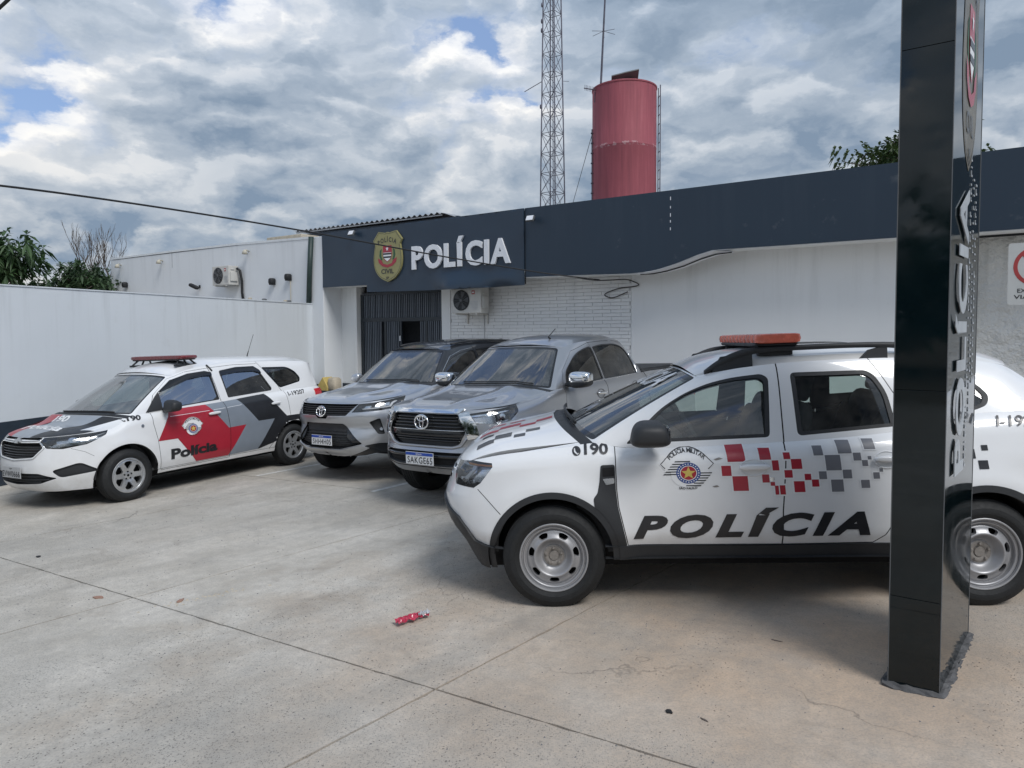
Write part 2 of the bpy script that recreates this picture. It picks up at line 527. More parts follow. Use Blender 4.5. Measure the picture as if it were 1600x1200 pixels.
# ------------------------------------------------------------------ car body surfaces
class Surf:
    """a smooth surface S(u, v) with charts: side (x, z), front (y, z) and top (x, y)"""
    sy = 1.0; sx = 1.0
    def table(s, us, vs):
        s.gu, s.gv = [a.ravel() for a in np.meshgrid(us, vs, indexing='ij')]
        s.gp = s.ev(s.gu, s.gv)
    def nrm(s, u, v):
        e = 1e-3
        a = s.ev(u + e, v) - s.ev(u - e, v); b = s.ev(u, v + e) - s.ev(u, v - e)
        n = np.cross(a, b); n /= np.maximum(np.linalg.norm(n, axis=1), 1e-9)[:, None]
        return n * s.sg
    def orient(s, u, v, d):
        s.sg = 1.0
        n = s.nrm(np.array([u]), np.array([v]))[0]
        s.sg = 1.0 if n @ np.array(d) > 0 else -1.0
    def inv(s, pts, ax, mask):
        """find (u, v) where the two coordinates ax equal pts"""
        P = np.asarray(pts, float)
        m = mask(s.gu, s.gv, s.gp)
        G = s.gp[m][:, ax]; gu = s.gu[m]; gv = s.gv[m]
        d = ((P[:, None, :] - G[None]) ** 2).sum(2); i = d.argmin(1)
        u, v = gu[i].copy(), gv[i].copy()
        for _ in range(7):
            F = s.ev(u, v)[:, ax] - P; e = 1e-4
            Ju = (s.ev(u + e, v)[:, ax] - s.ev(u - e, v)[:, ax]) / (2 * e)
            Jv = (s.ev(u, v + e)[:, ax] - s.ev(u, v - e)[:, ax]) / (2 * e)
            det = Ju[:, 0] * Jv[:, 1] - Ju[:, 1] * Jv[:, 0]
            det = np.where(np.abs(det) < 1e-5, 1e-5, det)
            du = (F[:, 0] * Jv[:, 1] - F[:, 1] * Jv[:, 0]) / det; dv = (Ju[:, 0] * F[:, 1] - Ju[:, 1] * F[:, 0]) / det
            u = u - np.clip(du, -.08, .08); v = v - np.clip(dv, -.1, .1)
            v = np.clip(v, s.vlo, s.vhi); u = np.clip(u, -s.S, s.S)
        return u, v
    def dom(s, u, v): return list(zip(np.asarray(u) * s.mu, np.asarray(v) * s.mv))
    def side(s, pts, L=.04, closed=True):
        if L: pts = densify(pts, L, closed)
        return s.dom(*s.inv(pts, (0, 2), s.mside))
    def front(s, pts, L=.04, closed=True):
        if L: pts = densify(pts, L, closed)
        return s.dom(*s.inv(pts, (1, 2), s.mfront))
    def rear(s, pts, L=.05, closed=True):
        if L: pts = densify(pts, L, closed)
        return s.dom(*s.inv(pts, (1, 2), s.mrear))
    def at(s, D, off=0.0):
        D = np.asarray(D, float); u, v = D[:, 0] / s.mu, D[:, 1] / s.mv
        P = s.ev(u, v)
        if np.any(off): P = P + s.nrm(u, v) * (off if np.isscalar(off) else np.asarray(off)[:, None])
        return P
    def mesh(s, name, mat, parent, D, tris, off=0.0, kind=None, flipn=False):
        used = sorted({i for t in tris for i in t}); mp = {a: b for b, a in enumerate(used)}
        D2 = np.asarray(D, float)[used]; u, v = D2[:, 0] / s.mu, D2[:, 1] / s.mv
        n = s.nrm(u, v); P = s.ev(u, v) + n * off
        T = np.array([[mp[i] for i in t] for t in tris])
        fn = np.cross(P[T[:, 1]] - P[T[:, 0]], P[T[:, 2]] - P[T[:, 0]])
        ar = np.linalg.norm(fn, axis=1); T = T[ar > 1e-9]; fn = fn[ar > 1e-9]
        bad = (fn * n[T].sum(1)).sum(1) < 0
        T[bad] = T[bad][:, ::-1]
        me = bpy.data.meshes.new(name); me.from_pydata(P.tolist(), [], T.tolist()); me.update()
        me.polygons.foreach_set('use_smooth', [True] * len(T))
        me.normals_split_custom_set_from_vertices(n.tolist())
        return link(name, me, parent, mat, kind)
    def patch(s, name, mat, parent, polys, holes=(), off=.002, grid=.05, skirt=0.0, kind=None):
        """an overlay: dom polygons laid on the surface at a small offset, with an optional skirt down to it"""
        v, f = tri2d(polys, holes, grid)
        if not f: return None
        o = s.mesh(name, mat, parent, v, f, off, kind)
        if skirt:
            bm = bmesh.new(); bm.from_mesh(o.data)
            for p in list(polys) + list(holes):
                A = s.at(p, off); B = s.at(p, off - skirt); n = len(p)
                va = [bm.verts.new(q) for q in A]; vb = [bm.verts.new(q) for q in B]
                for i in range(n):
                    try: bm.faces.new((va[i], va[(i + 1) % n], vb[(i + 1) % n], vb[i]))
                    except ValueError: pass
            bm.to_mesh(o.data); bm.free()
        return o
    def wall(s, name, mat, parent, poly, o0, o1, closed=True):
        """a strip of wall along a dom polyline between two offsets"""
        A = s.at(poly, o0); B = s.at(poly, o1); n = len(poly)
        v = A.tolist() + B.tolist()
        f = [(i, (i + 1) % n, n + (i + 1) % n, n + i) for i in range(n if closed else n - 1)]
        me = bpy.data.meshes.new(name); me.from_pydata(v, [], f); me.update()
        me.polygons.foreach_set('use_smooth', [True] * len(f))
        return link(name, me, parent, mat)
    def rod(s, name, mat, parent, poly, r, off=0.0, closed=False, n=6):
        P = s.at(poly, off).tolist()
        if closed: P.append(P[0])
        return MB().tube(P, r, n, cap=not closed).build(name, mat, parent, smooth=True)
    def regions(s, regs, rest, root, box, grid=.07, restmat=None, restoff=0.0, restname='body'):
        """cut the whole surface into the given regions; the remainder is one part"""
        u0, u1, v0, v1 = box
        V = []; E = []
        def addpoly(p, closed=True):
            b = len(V); V.extend(Vector(q) for q in p); n = len(p)
            E.extend((b + i, b + (i + 1) % n) for i in range(n if closed else n - 1))
        addpoly(densify([(u0, v0), (u1, v0), (u1, v1), (u0, v1)], grid))
        G = [(a, b) for a in np.arange(u0 + grid, u1 - grid * .4, grid) for b in np.arange(v0 + grid, v1 - grid * .4, grid)]
        V.extend(Vector(g) for g in G)
        allr = []
        for r in regs:
            allr.append((r, r['p'], 0)); addpoly(r['p'])
            if r.get('mir', True):
                q = [(-a, b) for a, b in r['p']]; allr.append((r, q, 1)); addpoly(q)
        res = delaunay_2d_cdt(V, E, [], 0, 1e-5)
        D = np.array([tuple(a) for a in res[0]]); F = np.array([list(f) for f in res[2]])
        c = D[F].mean(1)
        ok = (c[:, 0] > u0) & (c[:, 0] < u1) & (c[:, 1] > v0) & (c[:, 1] < v1)
        who = np.full(len(F), -1)
        for k in range(len(allr) - 1, -1, -1):
            who[inside(c, allr[k][1])] = k
        out = {}
        if rest:
            T = F[ok & (who == -1)]
            out[restname] = [s.mesh(restname, restmat, root, D, T.tolist(), restoff)]
        for k, (r, p, side_) in enumerate(allr):
            if r['n'] is None: continue
            T = F[ok & (who == k)]
            if len(T) == 0: continue
            par = r.get('par', root)
            if callable(par): par = par(side_)
            o = s.mesh(r['n'], r['m'], par, D, T.tolist(), r.get('off', 0.0))
            out.setdefault(r.get('key', r['n']), []).append(o)
            if r.get('sk'):
                q = [a for a in p if a[1] > .001]
                s.wall('edge', r['sk'][1], par if par is not root else o, q, r.get('off', 0.0), r['sk'][0], closed=len(q) == len(p))
        return out

class Band(Surf):
    """lower body: outline points (x, y, z bottom, z top) from the front centre round the side to the rear centre"""
    def __init__(s, pts, side, front, rear, roll=.05, vroll=.86, flares=(), hd=.85):
        D = crom(pts, 14)
        a = np.concatenate([[0], np.cumsum(np.hypot(np.diff(D[:, 0]), np.diff(D[:, 1])))])
        s.A = a; s.D = D; s.S = float(a[-1]); s.mu = 1.0; s.mv = hd
        t = np.gradient(D[:, :2], a, axis=0); t /= np.linalg.norm(t, axis=1)[:, None]
        # smooth the tangents so that offsets stay clean round the corners
        s.nx = -t[:, 1]; s.ny = t[:, 0]     # inward normal is (-nx, -ny) of the outline; outward = (nx, ny) for y measured positive
        s.nx, s.ny = -t[:, 1], t[:, 0]
        s.fs, s.ff, s.fr = tabf(side), tabf(front), tabf(rear)
        s.roll = roll; s.vroll = vroll; s.flares = flares
        s.vlo, s.vhi = -.35, 1.02
        s.table(np.linspace(-s.S, s.S, 500), np.linspace(-.1, 1.0, 34))
        s.mside = lambda u, v, p: (u > 0) & (np.interp(np.abs(u), s.A, np.abs(s.ny)) > .28)
        s.mfront = lambda u, v, p: (np.abs(u) < s.S * .5) & (np.interp(np.abs(u), s.A, s.nx) < -.2)
        s.mrear = lambda u, v, p: (np.abs(u) > s.S * .5) & (np.interp(np.abs(u), s.A, s.nx) > .2)
        s.orient(s.S * .5, .5, (0, -1, 0))
    def ev(s, u, v):
        u = np.asarray(u, float); v = np.asarray(v, float)
        a = np.abs(u); sg = np.where(u >= 0, -1.0, 1.0)
        x = np.interp(a, s.A, s.D[:, 0]); y = np.interp(a, s.A, s.D[:, 1])
        zb = np.interp(a, s.A, s.D[:, 2]); zt = np.interp(a, s.A, s.D[:, 3])
        nx = np.interp(a, s.A, s.nx); ny = np.interp(a, s.A, s.ny)
        z = zb + (zt - zb) * v
        ws = ny * ny; wf = np.where(nx < 0, nx * nx, 0); wr = np.where(nx > 0, nx * nx, 0)
        d = ws * s.fs(z) + wf * s.ff(z) + wr * s.fr(z)
        d = d + s.roll * np.maximum(0, (v - s.vroll) / (1 - s.vroll)) ** 2 * (ws + .6 * wr + .6 * wf)
        for (cx, cz, r, h, sg_) in s.flares:
            t = np.hypot(x - cx, z - cz) - r
            d = d - ws * h * np.exp(-np.maximum(t, 0) ** 2 / sg_ ** 2) * (t > -.2)
        return np.stack([x - nx * d, sg * np.maximum(y - ny * d, 0.0), z], 1)
    def top(s, a):
        a = np.atleast_1d(np.asarray(a, float)); return s.ev(a, np.ones_like(a))
    def u_at_x(s, x):
        """arc length where the top edge of the side passes x"""
        g = np.linspace(.3, s.S - .3, 900); P = s.top(g)
        m = np.interp(g, s.A, s.ny) > .3
        return float(np.interp(x, P[m, 0], g[m]))
    def arch(s, cx, cz, r, a0=-16, a1=196):
        pts = []
        for k in range(45):
            t = R(a0 + (a1 - a0) * k / 44); x, z = cx + r * math.cos(t), cz + r * math.sin(t)
            pts.append((x, z))
        d = s.side(pts, None)
        d = [p for p in d if p[1] > .004]
        return [(d[0][0], -.08)] + d + [(d[-1][0], -.08)]

class House(Surf):
    """greenhouse: base outline to roof outline, in three portions (front, side, rear) each"""
    def __init__(s, B, T, corner=.10, hd=.55, tumble=.72, fb=.03):
        # B, T: lists of three arrays (x, y, z)
        s.k = []; bb = []; tt = []; a0 = 0.0
        for b, t in zip(B, T):
            b = crom(b, 12); t = crom(t, 12)
            def arc(q): return np.concatenate([[0], np.cumsum(np.linalg.norm(np.diff(q, axis=0), axis=1))])
            ab, at_ = arc(b), arc(t); n = 40; g = np.linspace(0, 1, n)
            b2 = np.stack([np.interp(g, ab / ab[-1], b[:, i]) for i in range(3)], 1)
            t2 = np.stack([np.interp(g, at_ / at_[-1], t[:, i]) for i in range(3)], 1)
            L = ab[-1]; aa = a0 + g * L
            if bb: b2, t2, aa = b2[1:], t2[1:], aa[1:]
            bb.append(b2); tt.append(t2); s.k.append(aa); a0 += L
        s.A = np.concatenate(s.k); s.B = np.concatenate(bb); s.T = np.concatenate(tt)
        s.s1 = float(s.k[0][-1]); s.s2 = float(s.k[1][-1]); s.S = float(s.A[-1])
        s.cr = corner; s.tumble = tumble; s.fb = fb; s.mu = 1.0; s.mv = hd
        s.vlo, s.vhi = -.05, 1.05
        s.table(np.linspace(-s.S, s.S, 500), np.linspace(0, 1.0, 30))
        s.mside = lambda u, v, p: (u > s.s1 - .02) & (u < s.s2 + .1)
        s.mfront = lambda u, v, p: np.abs(u) < s.s1 + .02
        s.mrear = lambda u, v, p: np.abs(u) > s.s2 - .02
        s.orient((s.s1 + s.s2) / 2, .4, (0, -1, 0))
    def ev(s, u, v):
        u = np.asarray(u, float); v = np.asarray(v, float)
        a = np.abs(u); sg = np.where(u >= 0, -1.0, 1.0)
        b = np.stack([np.interp(a, s.A, s.B[:, i]) for i in range(3)], 1)
        t = np.stack([np.interp(a, s.A, s.T[:, i]) for i in range(3)], 1)
        w = np.clip((a - s.s1) / s.cr, 0, 1) * np.clip((s.s2 - a) / s.cr, 0, 1)   # 1 on the side
        w = w * w * (3 - 2 * w)
        vc = np.clip(v, -.1, 1.1)
        gs = s.tumble * vc + (1 - s.tumble) * np.abs(vc) ** 6
        gf = vc + s.fb * -4 * vc * (1 - vc)
        g = gf * (1 - w) + gs * w
        P = b + (t - b) * g[:, None]
        P[:, 0] = b[:, 0] + (t[:, 0] - b[:, 0]) * gf
        P[:, 2] = b[:, 2] + (t[:, 2] - b[:, 2]) * vc
        P[:, 1] *= sg
        return P
    def base(s, a): a = np.atleast_1d(np.asarray(a, float)); return s.ev(a, np.zeros_like(a))
    def topc(s, a): a = np.atleast_1d(np.asarray(a, float)); return s.ev(a, np.ones_like(a))

class Cap(Surf):
    """a Coons patch over four edges: p runs rearwards 0..1, q across -1..1 (q > 0 is the near side)"""
    def __init__(s, front, side, rear, crown, L=1.0, W=.8):
        s.f, s.sd, s.r, s.cw = front, side, rear, crown
        s.mu = L; s.mv = W; s.S = 1.0; s.vlo, s.vhi = -1.0, 1.0
        s.c = [front(np.array([q]))[0] for q in (-1., 1.)] + [rear(np.array([q]))[0] for q in (-1., 1.)]
        s.table(np.linspace(0, 1, 60), np.linspace(-1, 1, 61))
        s.mtop = lambda u, v, p: np.ones(len(u), bool)
        s.orient(.5, 0.0, (0, 0, 1))
    def ev(s, p, q):
        p = np.asarray(p, float); q = np.asarray(q, float)
        pc = np.clip(p, 0, 1); qc = np.clip(q, -1, 1)
        f = s.f(qc); r = s.r(qc); a = s.sd(pc); b = a * np.array([1, -1, 1])   # a: near side (q=1)
        t = ((qc + 1) / 2)[:, None]; P_ = pc[:, None]
        S = (1 - P_) * f + P_ * r + t * a + (1 - t) * b - ((1 - P_) * ((1 - t) * s.c[0] + t * s.c[1]) + P_ * ((1 - t) * s.c[2] + t * s.c[3]))
        S = S + np.stack([p * 0, p * 0, s.cw(pc, qc)], 1)
        # linear continuation so that finite differences work at the rim
        S[:, 0] += (p - pc) * s.mu * 1.0
        S[:, 1] += -(q - qc) * s.mv
        return S
    def topmap(s, pts, L=.04, closed=True):
        if L: pts = densify(pts, L, closed)
        return s.dom(*s.inv(pts, (0, 1), s.mtop))

def strip(poly, w):
    """a thin polygon along a polyline"""
    P = np.array(poly, float); t = np.gradient(P, axis=0); t /= np.maximum(np.linalg.norm(t, axis=1), 1e-9)[:, None]
    n = np.stack([-t[:, 1], t[:, 0]], 1) * w / 2
    return [tuple(a) for a in P + n] + [tuple(a) for a in (P - n)[::-1]]
def mir(d): return [(-a, b) for a, b in d]
# ------------------------------------------------------------------ vehicle parts
GA, GB = .0298, -.0181           # the forecourt drains: its height is GA*x + GB*y
def gz(x, y): return GA * x + GB * y
def ground_matrix(x, y, a, dz=0.0):
    z = Vector((-GA, -GB, 1)).normalized()
    ex = Vector((math.cos(a), math.sin(a), GA * math.cos(a) + GB * math.sin(a))).normalized()
    ey = z.cross(ex)
    M = Matrix((ex, ey, z)).transposed().to_4x4()
    return Matrix.Translation((x, y, gz(x, y) + dz)) @ M

AX = Matrix.Rotation(R(90), 4, 'X')      # turns a lathe's axis outwards (towards -y)

def tyre_mesh(Rt, rr, w):
    h = w / 2
    prof = [(rr - .012, -h + .02), (rr + .01, -h + .006), (rr + .05, -h - .004), (Rt - .05, -h + .001), (Rt - .02, -h + .012), (Rt - .005, -h + .03)]
    z = -h + .034
    nb = 5; bw = (w - .068) / nb
    for k in range(nb):
        prof += [(Rt, z + .003), (Rt, z + bw - .007), (Rt - .008, z + bw - .006), (Rt - .008, z + bw)]
        z += bw
    prof += [(Rt - .005, h - .03), (Rt - .02, h - .012), (Rt - .048, h - .001), (Rt - .05, h + .001), (Rt - .056, h + .001), (rr + .05, h + .004), (rr + .035, h + .002), (rr + .034, h + .004), (rr + .01, h - .006), (rr - .012, h - .02)]
    m = MB().lathe(prof, 72, AX)
    return m

def rim_face(rr, prof, holes, mat, parent, depth):
    """a pressed disc: rings follow the profile, holes are cut in polar coordinates"""
    K = .13
    hf = tabf([(a, b) for a, b in prof])
    rs = sorted({round(r, 4) for r, _ in prof} | {round((prof[i][0] + prof[i + 1][0]) / 2, 4) for i in range(len(prof) - 1)})
    rs = [r for r in rs if r > .004]
    V = []; E = []
    n = 96
    ths = [2 * math.pi * k / n for k in range(n + 1)]
    for r in rs:
        b = len(V); V += [Vector((t * K, r)) for t in ths]
        E += [(b + i, b + i + 1) for i in range(n)]
    hp = []
    for h in holes:
        q = []; last = None
        for x, y in h:
            t = math.atan2(y, x) % (2 * math.pi)
            if last is not None and t - last > math.pi: t -= 2 * math.pi
            if last is not None and last - t > math.pi: t += 2 * math.pi
            last = t; q.append((t * K, math.hypot(x, y)))
        for sft in (-2 * math.pi * K, 0, 2 * math.pi * K):
            p = [(a + sft, r) for a, r in q]
            if max(a for a, _ in p) < 0 or min(a for a, _ in p) > 2 * math.pi * K: continue
            p2 = [(min(max(a, 0), 2 * math.pi * K), r) for a, r in p]
            b = len(V); V += [Vector(c) for c in p2]; E += [(b + i, b + (i + 1) % len(p2)) for i in range(len(p2))]
            hp.append(p2)
    res = delaunay_2d_cdt(V, E, [], 0, 1e-6)
    D = np.array([tuple(a) for a in res[0]]); F = np.array([list(f) for f in res[2]])
    c = D[F].mean(1); ok = np.ones(len(F), bool)
    for p in hp: ok &= ~inside(c, p)
    F = F[ok]
    P = [(r * math.cos(t / K), -(depth + float(hf(r))), r * math.sin(t / K)) for t, r in D]
    bm = bmesh.new(); vs = [bm.verts.new(p) for p in P]
    for f in F.tolist():
        try: bm.faces.new([vs[i] for i in f])
        except ValueError: pass
    bmesh.ops.remove_doubles(bm, verts=bm.verts, dist=2e-5)
    bmesh.ops.delete(bm, geom=[v for v in bm.verts if not v.link_faces], context='VERTS')
    bmesh.ops.recalc_face_normals(bm, faces=bm.faces)
    me = bpy.data.meshes.new('rim'); bm.to_mesh(me); bm.free()
    m = MB(); m.v = [tuple(v.co) for v in me.vertices]; m.f = [tuple(p.vertices) for p in me.polygons]
    bpy.data.meshes.remove(me)
    for h in holes:
        n_ = len(h)
        A = [(x, -(depth + float(hf(math.hypot(x, y)))), y) for x, y in h]; B = [(x, a[1] + .03, y) for (x, y), a in zip(h, A)]
        m.add(A + B, [(i, (i + 1) % n_, n_ + (i + 1) % n_, n_ + i) for i in range(n_)])
    m.lathe([(rr, depth + .001), (rr + .004, depth - .001), (rr + .004, depth - .01), (rr - .006, depth - .03), (rr - .02, depth - .14)], 72, AX)
    return m.build('rim', mat, parent, smooth=True, angle=38)

def wheel(parent, x, y, r, w, rr, style, side=1, steer=0.0):
    e = bpy.data.objects.new('wheel', None); COL.objects.link(e); e.parent = parent
    e.empty_display_size = .1
    M = Matrix.Translation((x, -side * y, r - .008)) @ Matrix.Rotation(steer, 4, 'Z')
    if side < 0: M = M @ Matrix.Rotation(math.pi, 4, 'Z')
    e.matrix_local = M
    key = (style, r, w)
    if key in WHEELS:
        for c in WHEELS[key]:
            d = c.copy(); COL.objects.link(d); d.parent = e
        return e
    ch = [tyre_mesh(r, rr, w).build('tyre', M_TYRE, e, smooth=True, angle=35)]
    dep = w / 2 - .005
    if style == 'steel':
        prof = [(0, -.062), (.03, -.062), (.06, -.058), (.072, -.056), (.076, -.062), (.09, -.055), (.108, -.028), (.120, -.010), (.128, -.008), (.138, -.016), (.155, -.026), (.172, -.030), (.180, -.040), (.187, -.040), (.191, -.016), (.199, -.012), (.203, -.020), (.210, -.018), (.215, .0), (rr, .002)]
        holes = []
        for k in range(7):
            a = 270 + k * 360 / 7
            pts = []
            for (dr, dt) in rounded([(-.019, -.026), (.013, -.034), (.018, 0), (.013, .034), (-.019, .026)], .014, 4):
                q = R(a) + dt / .151; pts.append(((.151 + dr) * math.cos(q), (.151 + dr) * math.sin(q)))
            holes.append(pts)
        ch.append(rim_face(rr, prof, holes, M_STEEL, e, dep))
        h = MB().lathe([(.001, dep - .052), (.030, dep - .052), (.033, dep - .056), (.034, dep - .075)], 24, AX)
        for k in range(5):
            a = 20 + 72 * k
            c = Matrix.Translation((.053 * math.cos(R(a)), -(dep - .055), .053 * math.sin(R(a)))) @ AX
            h.lathe([(0, .016), (.007, .016), (.010, .012), (.011, -.006)], 6, c)
        ch.append(h.build('wheel_bolt', M_HUB, e, smooth=True, angle=40))
        ch.append(MB().lathe([(.034, dep - .059), (.050, dep - .052), (.066, dep - .0535), (.074, dep - .059)], 30, AX).build('hub', M_HUB, e, smooth=True))
    else:
        n, mat = (6, M_ALLOY)
        s = rr / .2
        prof = [(0, -.022), (.03 * s, -.022), (.045 * s, -.026), (.07 * s, -.020), (.10 * s, -.014), (.14 * s, -.010), (.17 * s, -.008), (.182 * s, -.012), (.188 * s, .0), (rr, .0)]
        holes = []
        for k in range(n):
            a = 90 + k * 360 / n
            pts = []
            if style == 'cover':
                q = [(.078, -.018), (.150, -.052), (.168, -.030), (.168, .030), (.150, .052), (.078, .018)]
            else:
                q = [(.065, -.012), (.165, -.062), (.176, -.040), (.176, .040), (.165, .062), (.065, .012)]
            for (pr, pt) in rounded([(c * s, d * s) for c, d in q], .012, 3):
                t = R(a) + pt / max(pr, .12); pts.append((pr * math.cos(t), pr * math.sin(t)))
            holes.append(pts)
        ch.append(rim_face(rr, prof, holes, mat, e, dep))
        h = MB()
        for k in range(5):
            a = 20 + 72 * k
            c = Matrix.Translation((.045 * math.cos(R(a)), -(dep - .022), .045 * math.sin(R(a)))) @ AX
            h.lathe([(0, .004), (.009, .004), (.011, -.004)], 8, c)
        ch.append(h.build('wheel_bolt', M_DARK, e))
    ch.append(MB().lathe([(.001, dep - .10), (rr - .015, dep - .10)], 36, AX).build('rim_backing', M_DARK, e))  # plain dark backing disc, stands for the shade seen through the rim holes
    WHEELS[key] = ch
    return e
WHEELS = {}

def wheel_wells(root, axles, r, y, depth=.30):
    for x, z in axles:
        for s_ in (-1, 1):
            m = MB()
            M = Matrix.Translation((x, s_ * y, z)) @ Matrix.Rotation(R(90) * (1 if s_ < 0 else -1), 4, 'X')
            a0, a1 = (0, math.pi)
            if s_ > 0: a0, a1 = math.pi, 2 * math.pi
            m.lathe([(r, .0), (r, -depth), (.001, -depth)], 28, M, R(1) + a0, R(-1) + a1)
            m.build('wheel_well', M_WELL, root, smooth=True, angle=40)

def seat(root, x, y, z=.30, mat=None, back=1.0, w=.25):
    mat = mat or M_SEAT
    M = Matrix.Translation((x, y, z))
    e = MB()
    e.sell((.0, 0, .12), (.27, w, .09), .35, .35, 24, 10, M)
    B = M @ Matrix.Translation((.27, 0, .16)) @ Matrix.Rotation(R(17), 4, 'Y')
    e.sell((0, 0, .30), (.075, w, .34), .4, .45, 24, 12, B)
    for s_ in (-1, 1): e.sell((-.035, s_ * (w - .035), .26), (.085, .045, .26), .5, .6, 12, 10, B)
    o = e.build('seat', mat, root, smooth=True)
    h = MB().sell((0, 0, .74), (.045, .12, .10), .45, .5, 20, 10, B)
    h.tube([B @ Vector((0, -.05, .6)), B @ Vector((0, -.05, .72))], .006, 6); h.tube([B @ Vector((0, .05, .6)), B @ Vector((0, .05, .72))], .006, 6)
    h.build('headrest', mat, o, smooth=True)
    return o

def steering_wheel(root, x, y, z, r=.185, tilt=24):
    M = Matrix.Translation((x, y, z)) @ Matrix.Rotation(R(90 - tilt), 4, 'Y')
    m = MB()
    P = [M @ Vector((r * math.cos(t), r * math.sin(t), 0)) for t in [2 * math.pi * k / 32 for k in range(33)]]
    m.tube(P, .016, 8, cap=False)
    m.sell((0, 0, .0), (.07, .075, .03), .6, .6, 16, 8, M)
    for a in (0, 90, 180):
        m.tube([M @ Vector((0, 0, 0)), M @ Vector((r * math.sin(R(a + 90)) * 0 + r * math.cos(R(a + 90)), r * math.sin(R(a + 90)), 0))], .014, 6)
    m.tube([M @ Vector((0, 0, 0)), M @ Vector((0, 0, -.35))], .03, 8)
    return m.build('steering_wheel', M_INT, root, smooth=True)

def interior(root, x0, x1, w, zf, zs, xw, xs, xr, zd, smat=None, dash=True):
    """floor tub, dashboard, seats; xw steering wheel, xs front seats, xr rear bench"""
    MB().box(x0, -w, zf, x1, w, zf + .03).build('cabin_floor', M_INT, root)
    d = MB().sell((xw - .42, 0, zd - .16), (.34, w - .02, .20), .35, .25, 28, 12)
    d.build('dashboard', M_INT, root, smooth=True)
    for s_ in (-1, 1): seat(root, xs, s_ * .36, zs, smat)
    seat(root, xr, -.36, zs, smat, w=.30); seat(root, xr, .36, zs, smat, w=.30)
    steering_wheel(root, xw, -.36, zd - .05)

def side_mirror(root, x, y, z, mat, s_=1, size=(.085, .115, .085), base=M_PLAST, foot=True, capmat=None):
    M = Matrix.Translation((x, -s_ * y, z))
    glassm = M_GLASSD
    o = MB().sell((0, 0, 0), size, .62, .55, 28, 16, M, fn=lambda q: (q[0] * (1 - .18 * (q[2] / size[2])) - .25 * abs(q[1]) * 0, q[1], q[2] * (1 - .15 * s_ * -q[1] / size[1]))).build('side_mirror', mat, root, smooth=True)
    MB().sell((size[0] * .90, 0, 0), (.012, size[1] * .74, size[2] * .62), .4, .5, 20, 8, M).build('mirror_glass', M_PLASTG, o, smooth=True)
    if foot:
        MB().sell((.02, s_ * size[1] * 1.0, -size[2] * .62), (.05, size[1] * .75, .028), .6, .6, 16, 8, M).build('mirror_arm', base, o, smooth=True)
    if capmat:
        MB().sell((-.006, 0, -size[2] * .45), (size[0] * .99, size[1] * .98, size[2] * .60), .62, .55, 24, 12, M).build('mirror_cap', capmat, o, smooth=True)
    return o

def door_handle(S, root, x, z, mat, L=.19, tilt=.0, cup=True, cupmat=None):
    for s_ in (1, -1):
        p = S.side([(x, z)], None)
        if s_ < 0: p = mir(p)
        P = Vector(S.at(p)[0]); n = Vector(S.nrm(np.array([p[0][0]]), np.array([p[0][1] / S.mv]))[0])
        M = Matrix.Translation(P + n * .024) @ Matrix.Rotation(-tilt, 4, 'Y')
        par = root(0 if s_ > 0 else 1) if callable(root) else root
        o = MB().sell((0, 0, 0), (L / 2, .016, .019), .7, .45, 22, 10, M).build('door_handle', mat, par, smooth=True)
        if cup and s_ > 0:
            c = S.side([(x - L * .02 + a, z + b) for a, b in circ(0, -.004, L * .44, 28, ry=.052)], None)
            S.rod('handle_recess', cupmat or mat, par, c, .0045, .001, closed=True)

def licence_plate(root, M, text, style, w=.40, h=.13):
    o = MB().box(-w / 2, -.006, -h / 2, w / 2, .0, h / 2, M).build('licence_plate', M_PLATE if style == 'blue' else M_PGREY, root, bevel=.002)
    fn = lambda off: (lambda A: np.array([list(M @ Vector((a[0], -off, a[1]))) for a in A]))
    if style == 'blue':
        v, f = tri2d([[(-w / 2 + .004, h / 2 - .034), (w / 2 - .004, h / 2 - .034), (w / 2 - .004, h / 2 - .004), (-w / 2 + .004, h / 2 - .004)]])
        flat('plate_band', M_PBLUE, o, v, f, fn(.0085))
        v, f = fit_text('BRASIL', -.045, .045, h / 2 - .026, .013, .015)
        flat('plate_word', M_DWHT, o, v, f, fn(.0100))
        v, f = fit_text(text, -w / 2 + .028, w / 2 - .014, -h / 2 + .014, .066, .006, space=1.12)
    else:
        v, f = fit_text(text, -w / 2 + .014, w / 2 - .014, -h / 2 + .014, .066, .006, space=1.1)
        v2, f2 = fit_text('SP', -.03, .03, h / 2 - .030, .014, .01)
        flat('plate_word', M_DBLK, o, v2, f2, fn(.0085))
    flat('plate_number', M_DBLK, o, v, f, fn(.0085))
    return o

def front_matrix(S, y, z, push=.012, ax='front'):
    """a frame standing on a front chart point: x across towards +y (viewer's left), facing forward"""
    p = (S.front if ax == 'front' else S.rear)([(y, z)], None)
    P = Vector(S.at(p)[0]); n = Vector(S.nrm(np.array([p[0][0]]), np.array([p[0][1] / S.mv]))[0])
    n.z *= .4; n.normalize()
    ey = -n                                   # local y points into the car
    ez = Vector((0, 0, 1)); ex = ey.cross(ez).normalized(); ez = ex.cross(ey)
    M = Matrix((ex, ey, ez)).transposed().to_4x4()
    return Matrix.Translation(P + n * push) @ M

def lamp(S, name, root, poly, depth=.055, back=M_REFL, cover=M_LAMPG, shapes=(), both=True):
    for s_ in ((1, -1) if both else (1,)):
        p = poly if s_ > 0 else mir(poly)
        o = S.patch(name, back, root, [shrink(p, .004)], off=-depth, grid=.05)
        S.wall('lamp_rim', M_PLAST, o, p, .0, -depth)
        for (nm, q, mat, off) in shapes:
            q2 = q if s_ > 0 else mir(q)
            S.patch(nm, mat, o, [q2], off=off, grid=.04, skirt=.012)
        S.patch('lamp_cover', cover, o, [p], off=.001, grid=.05)

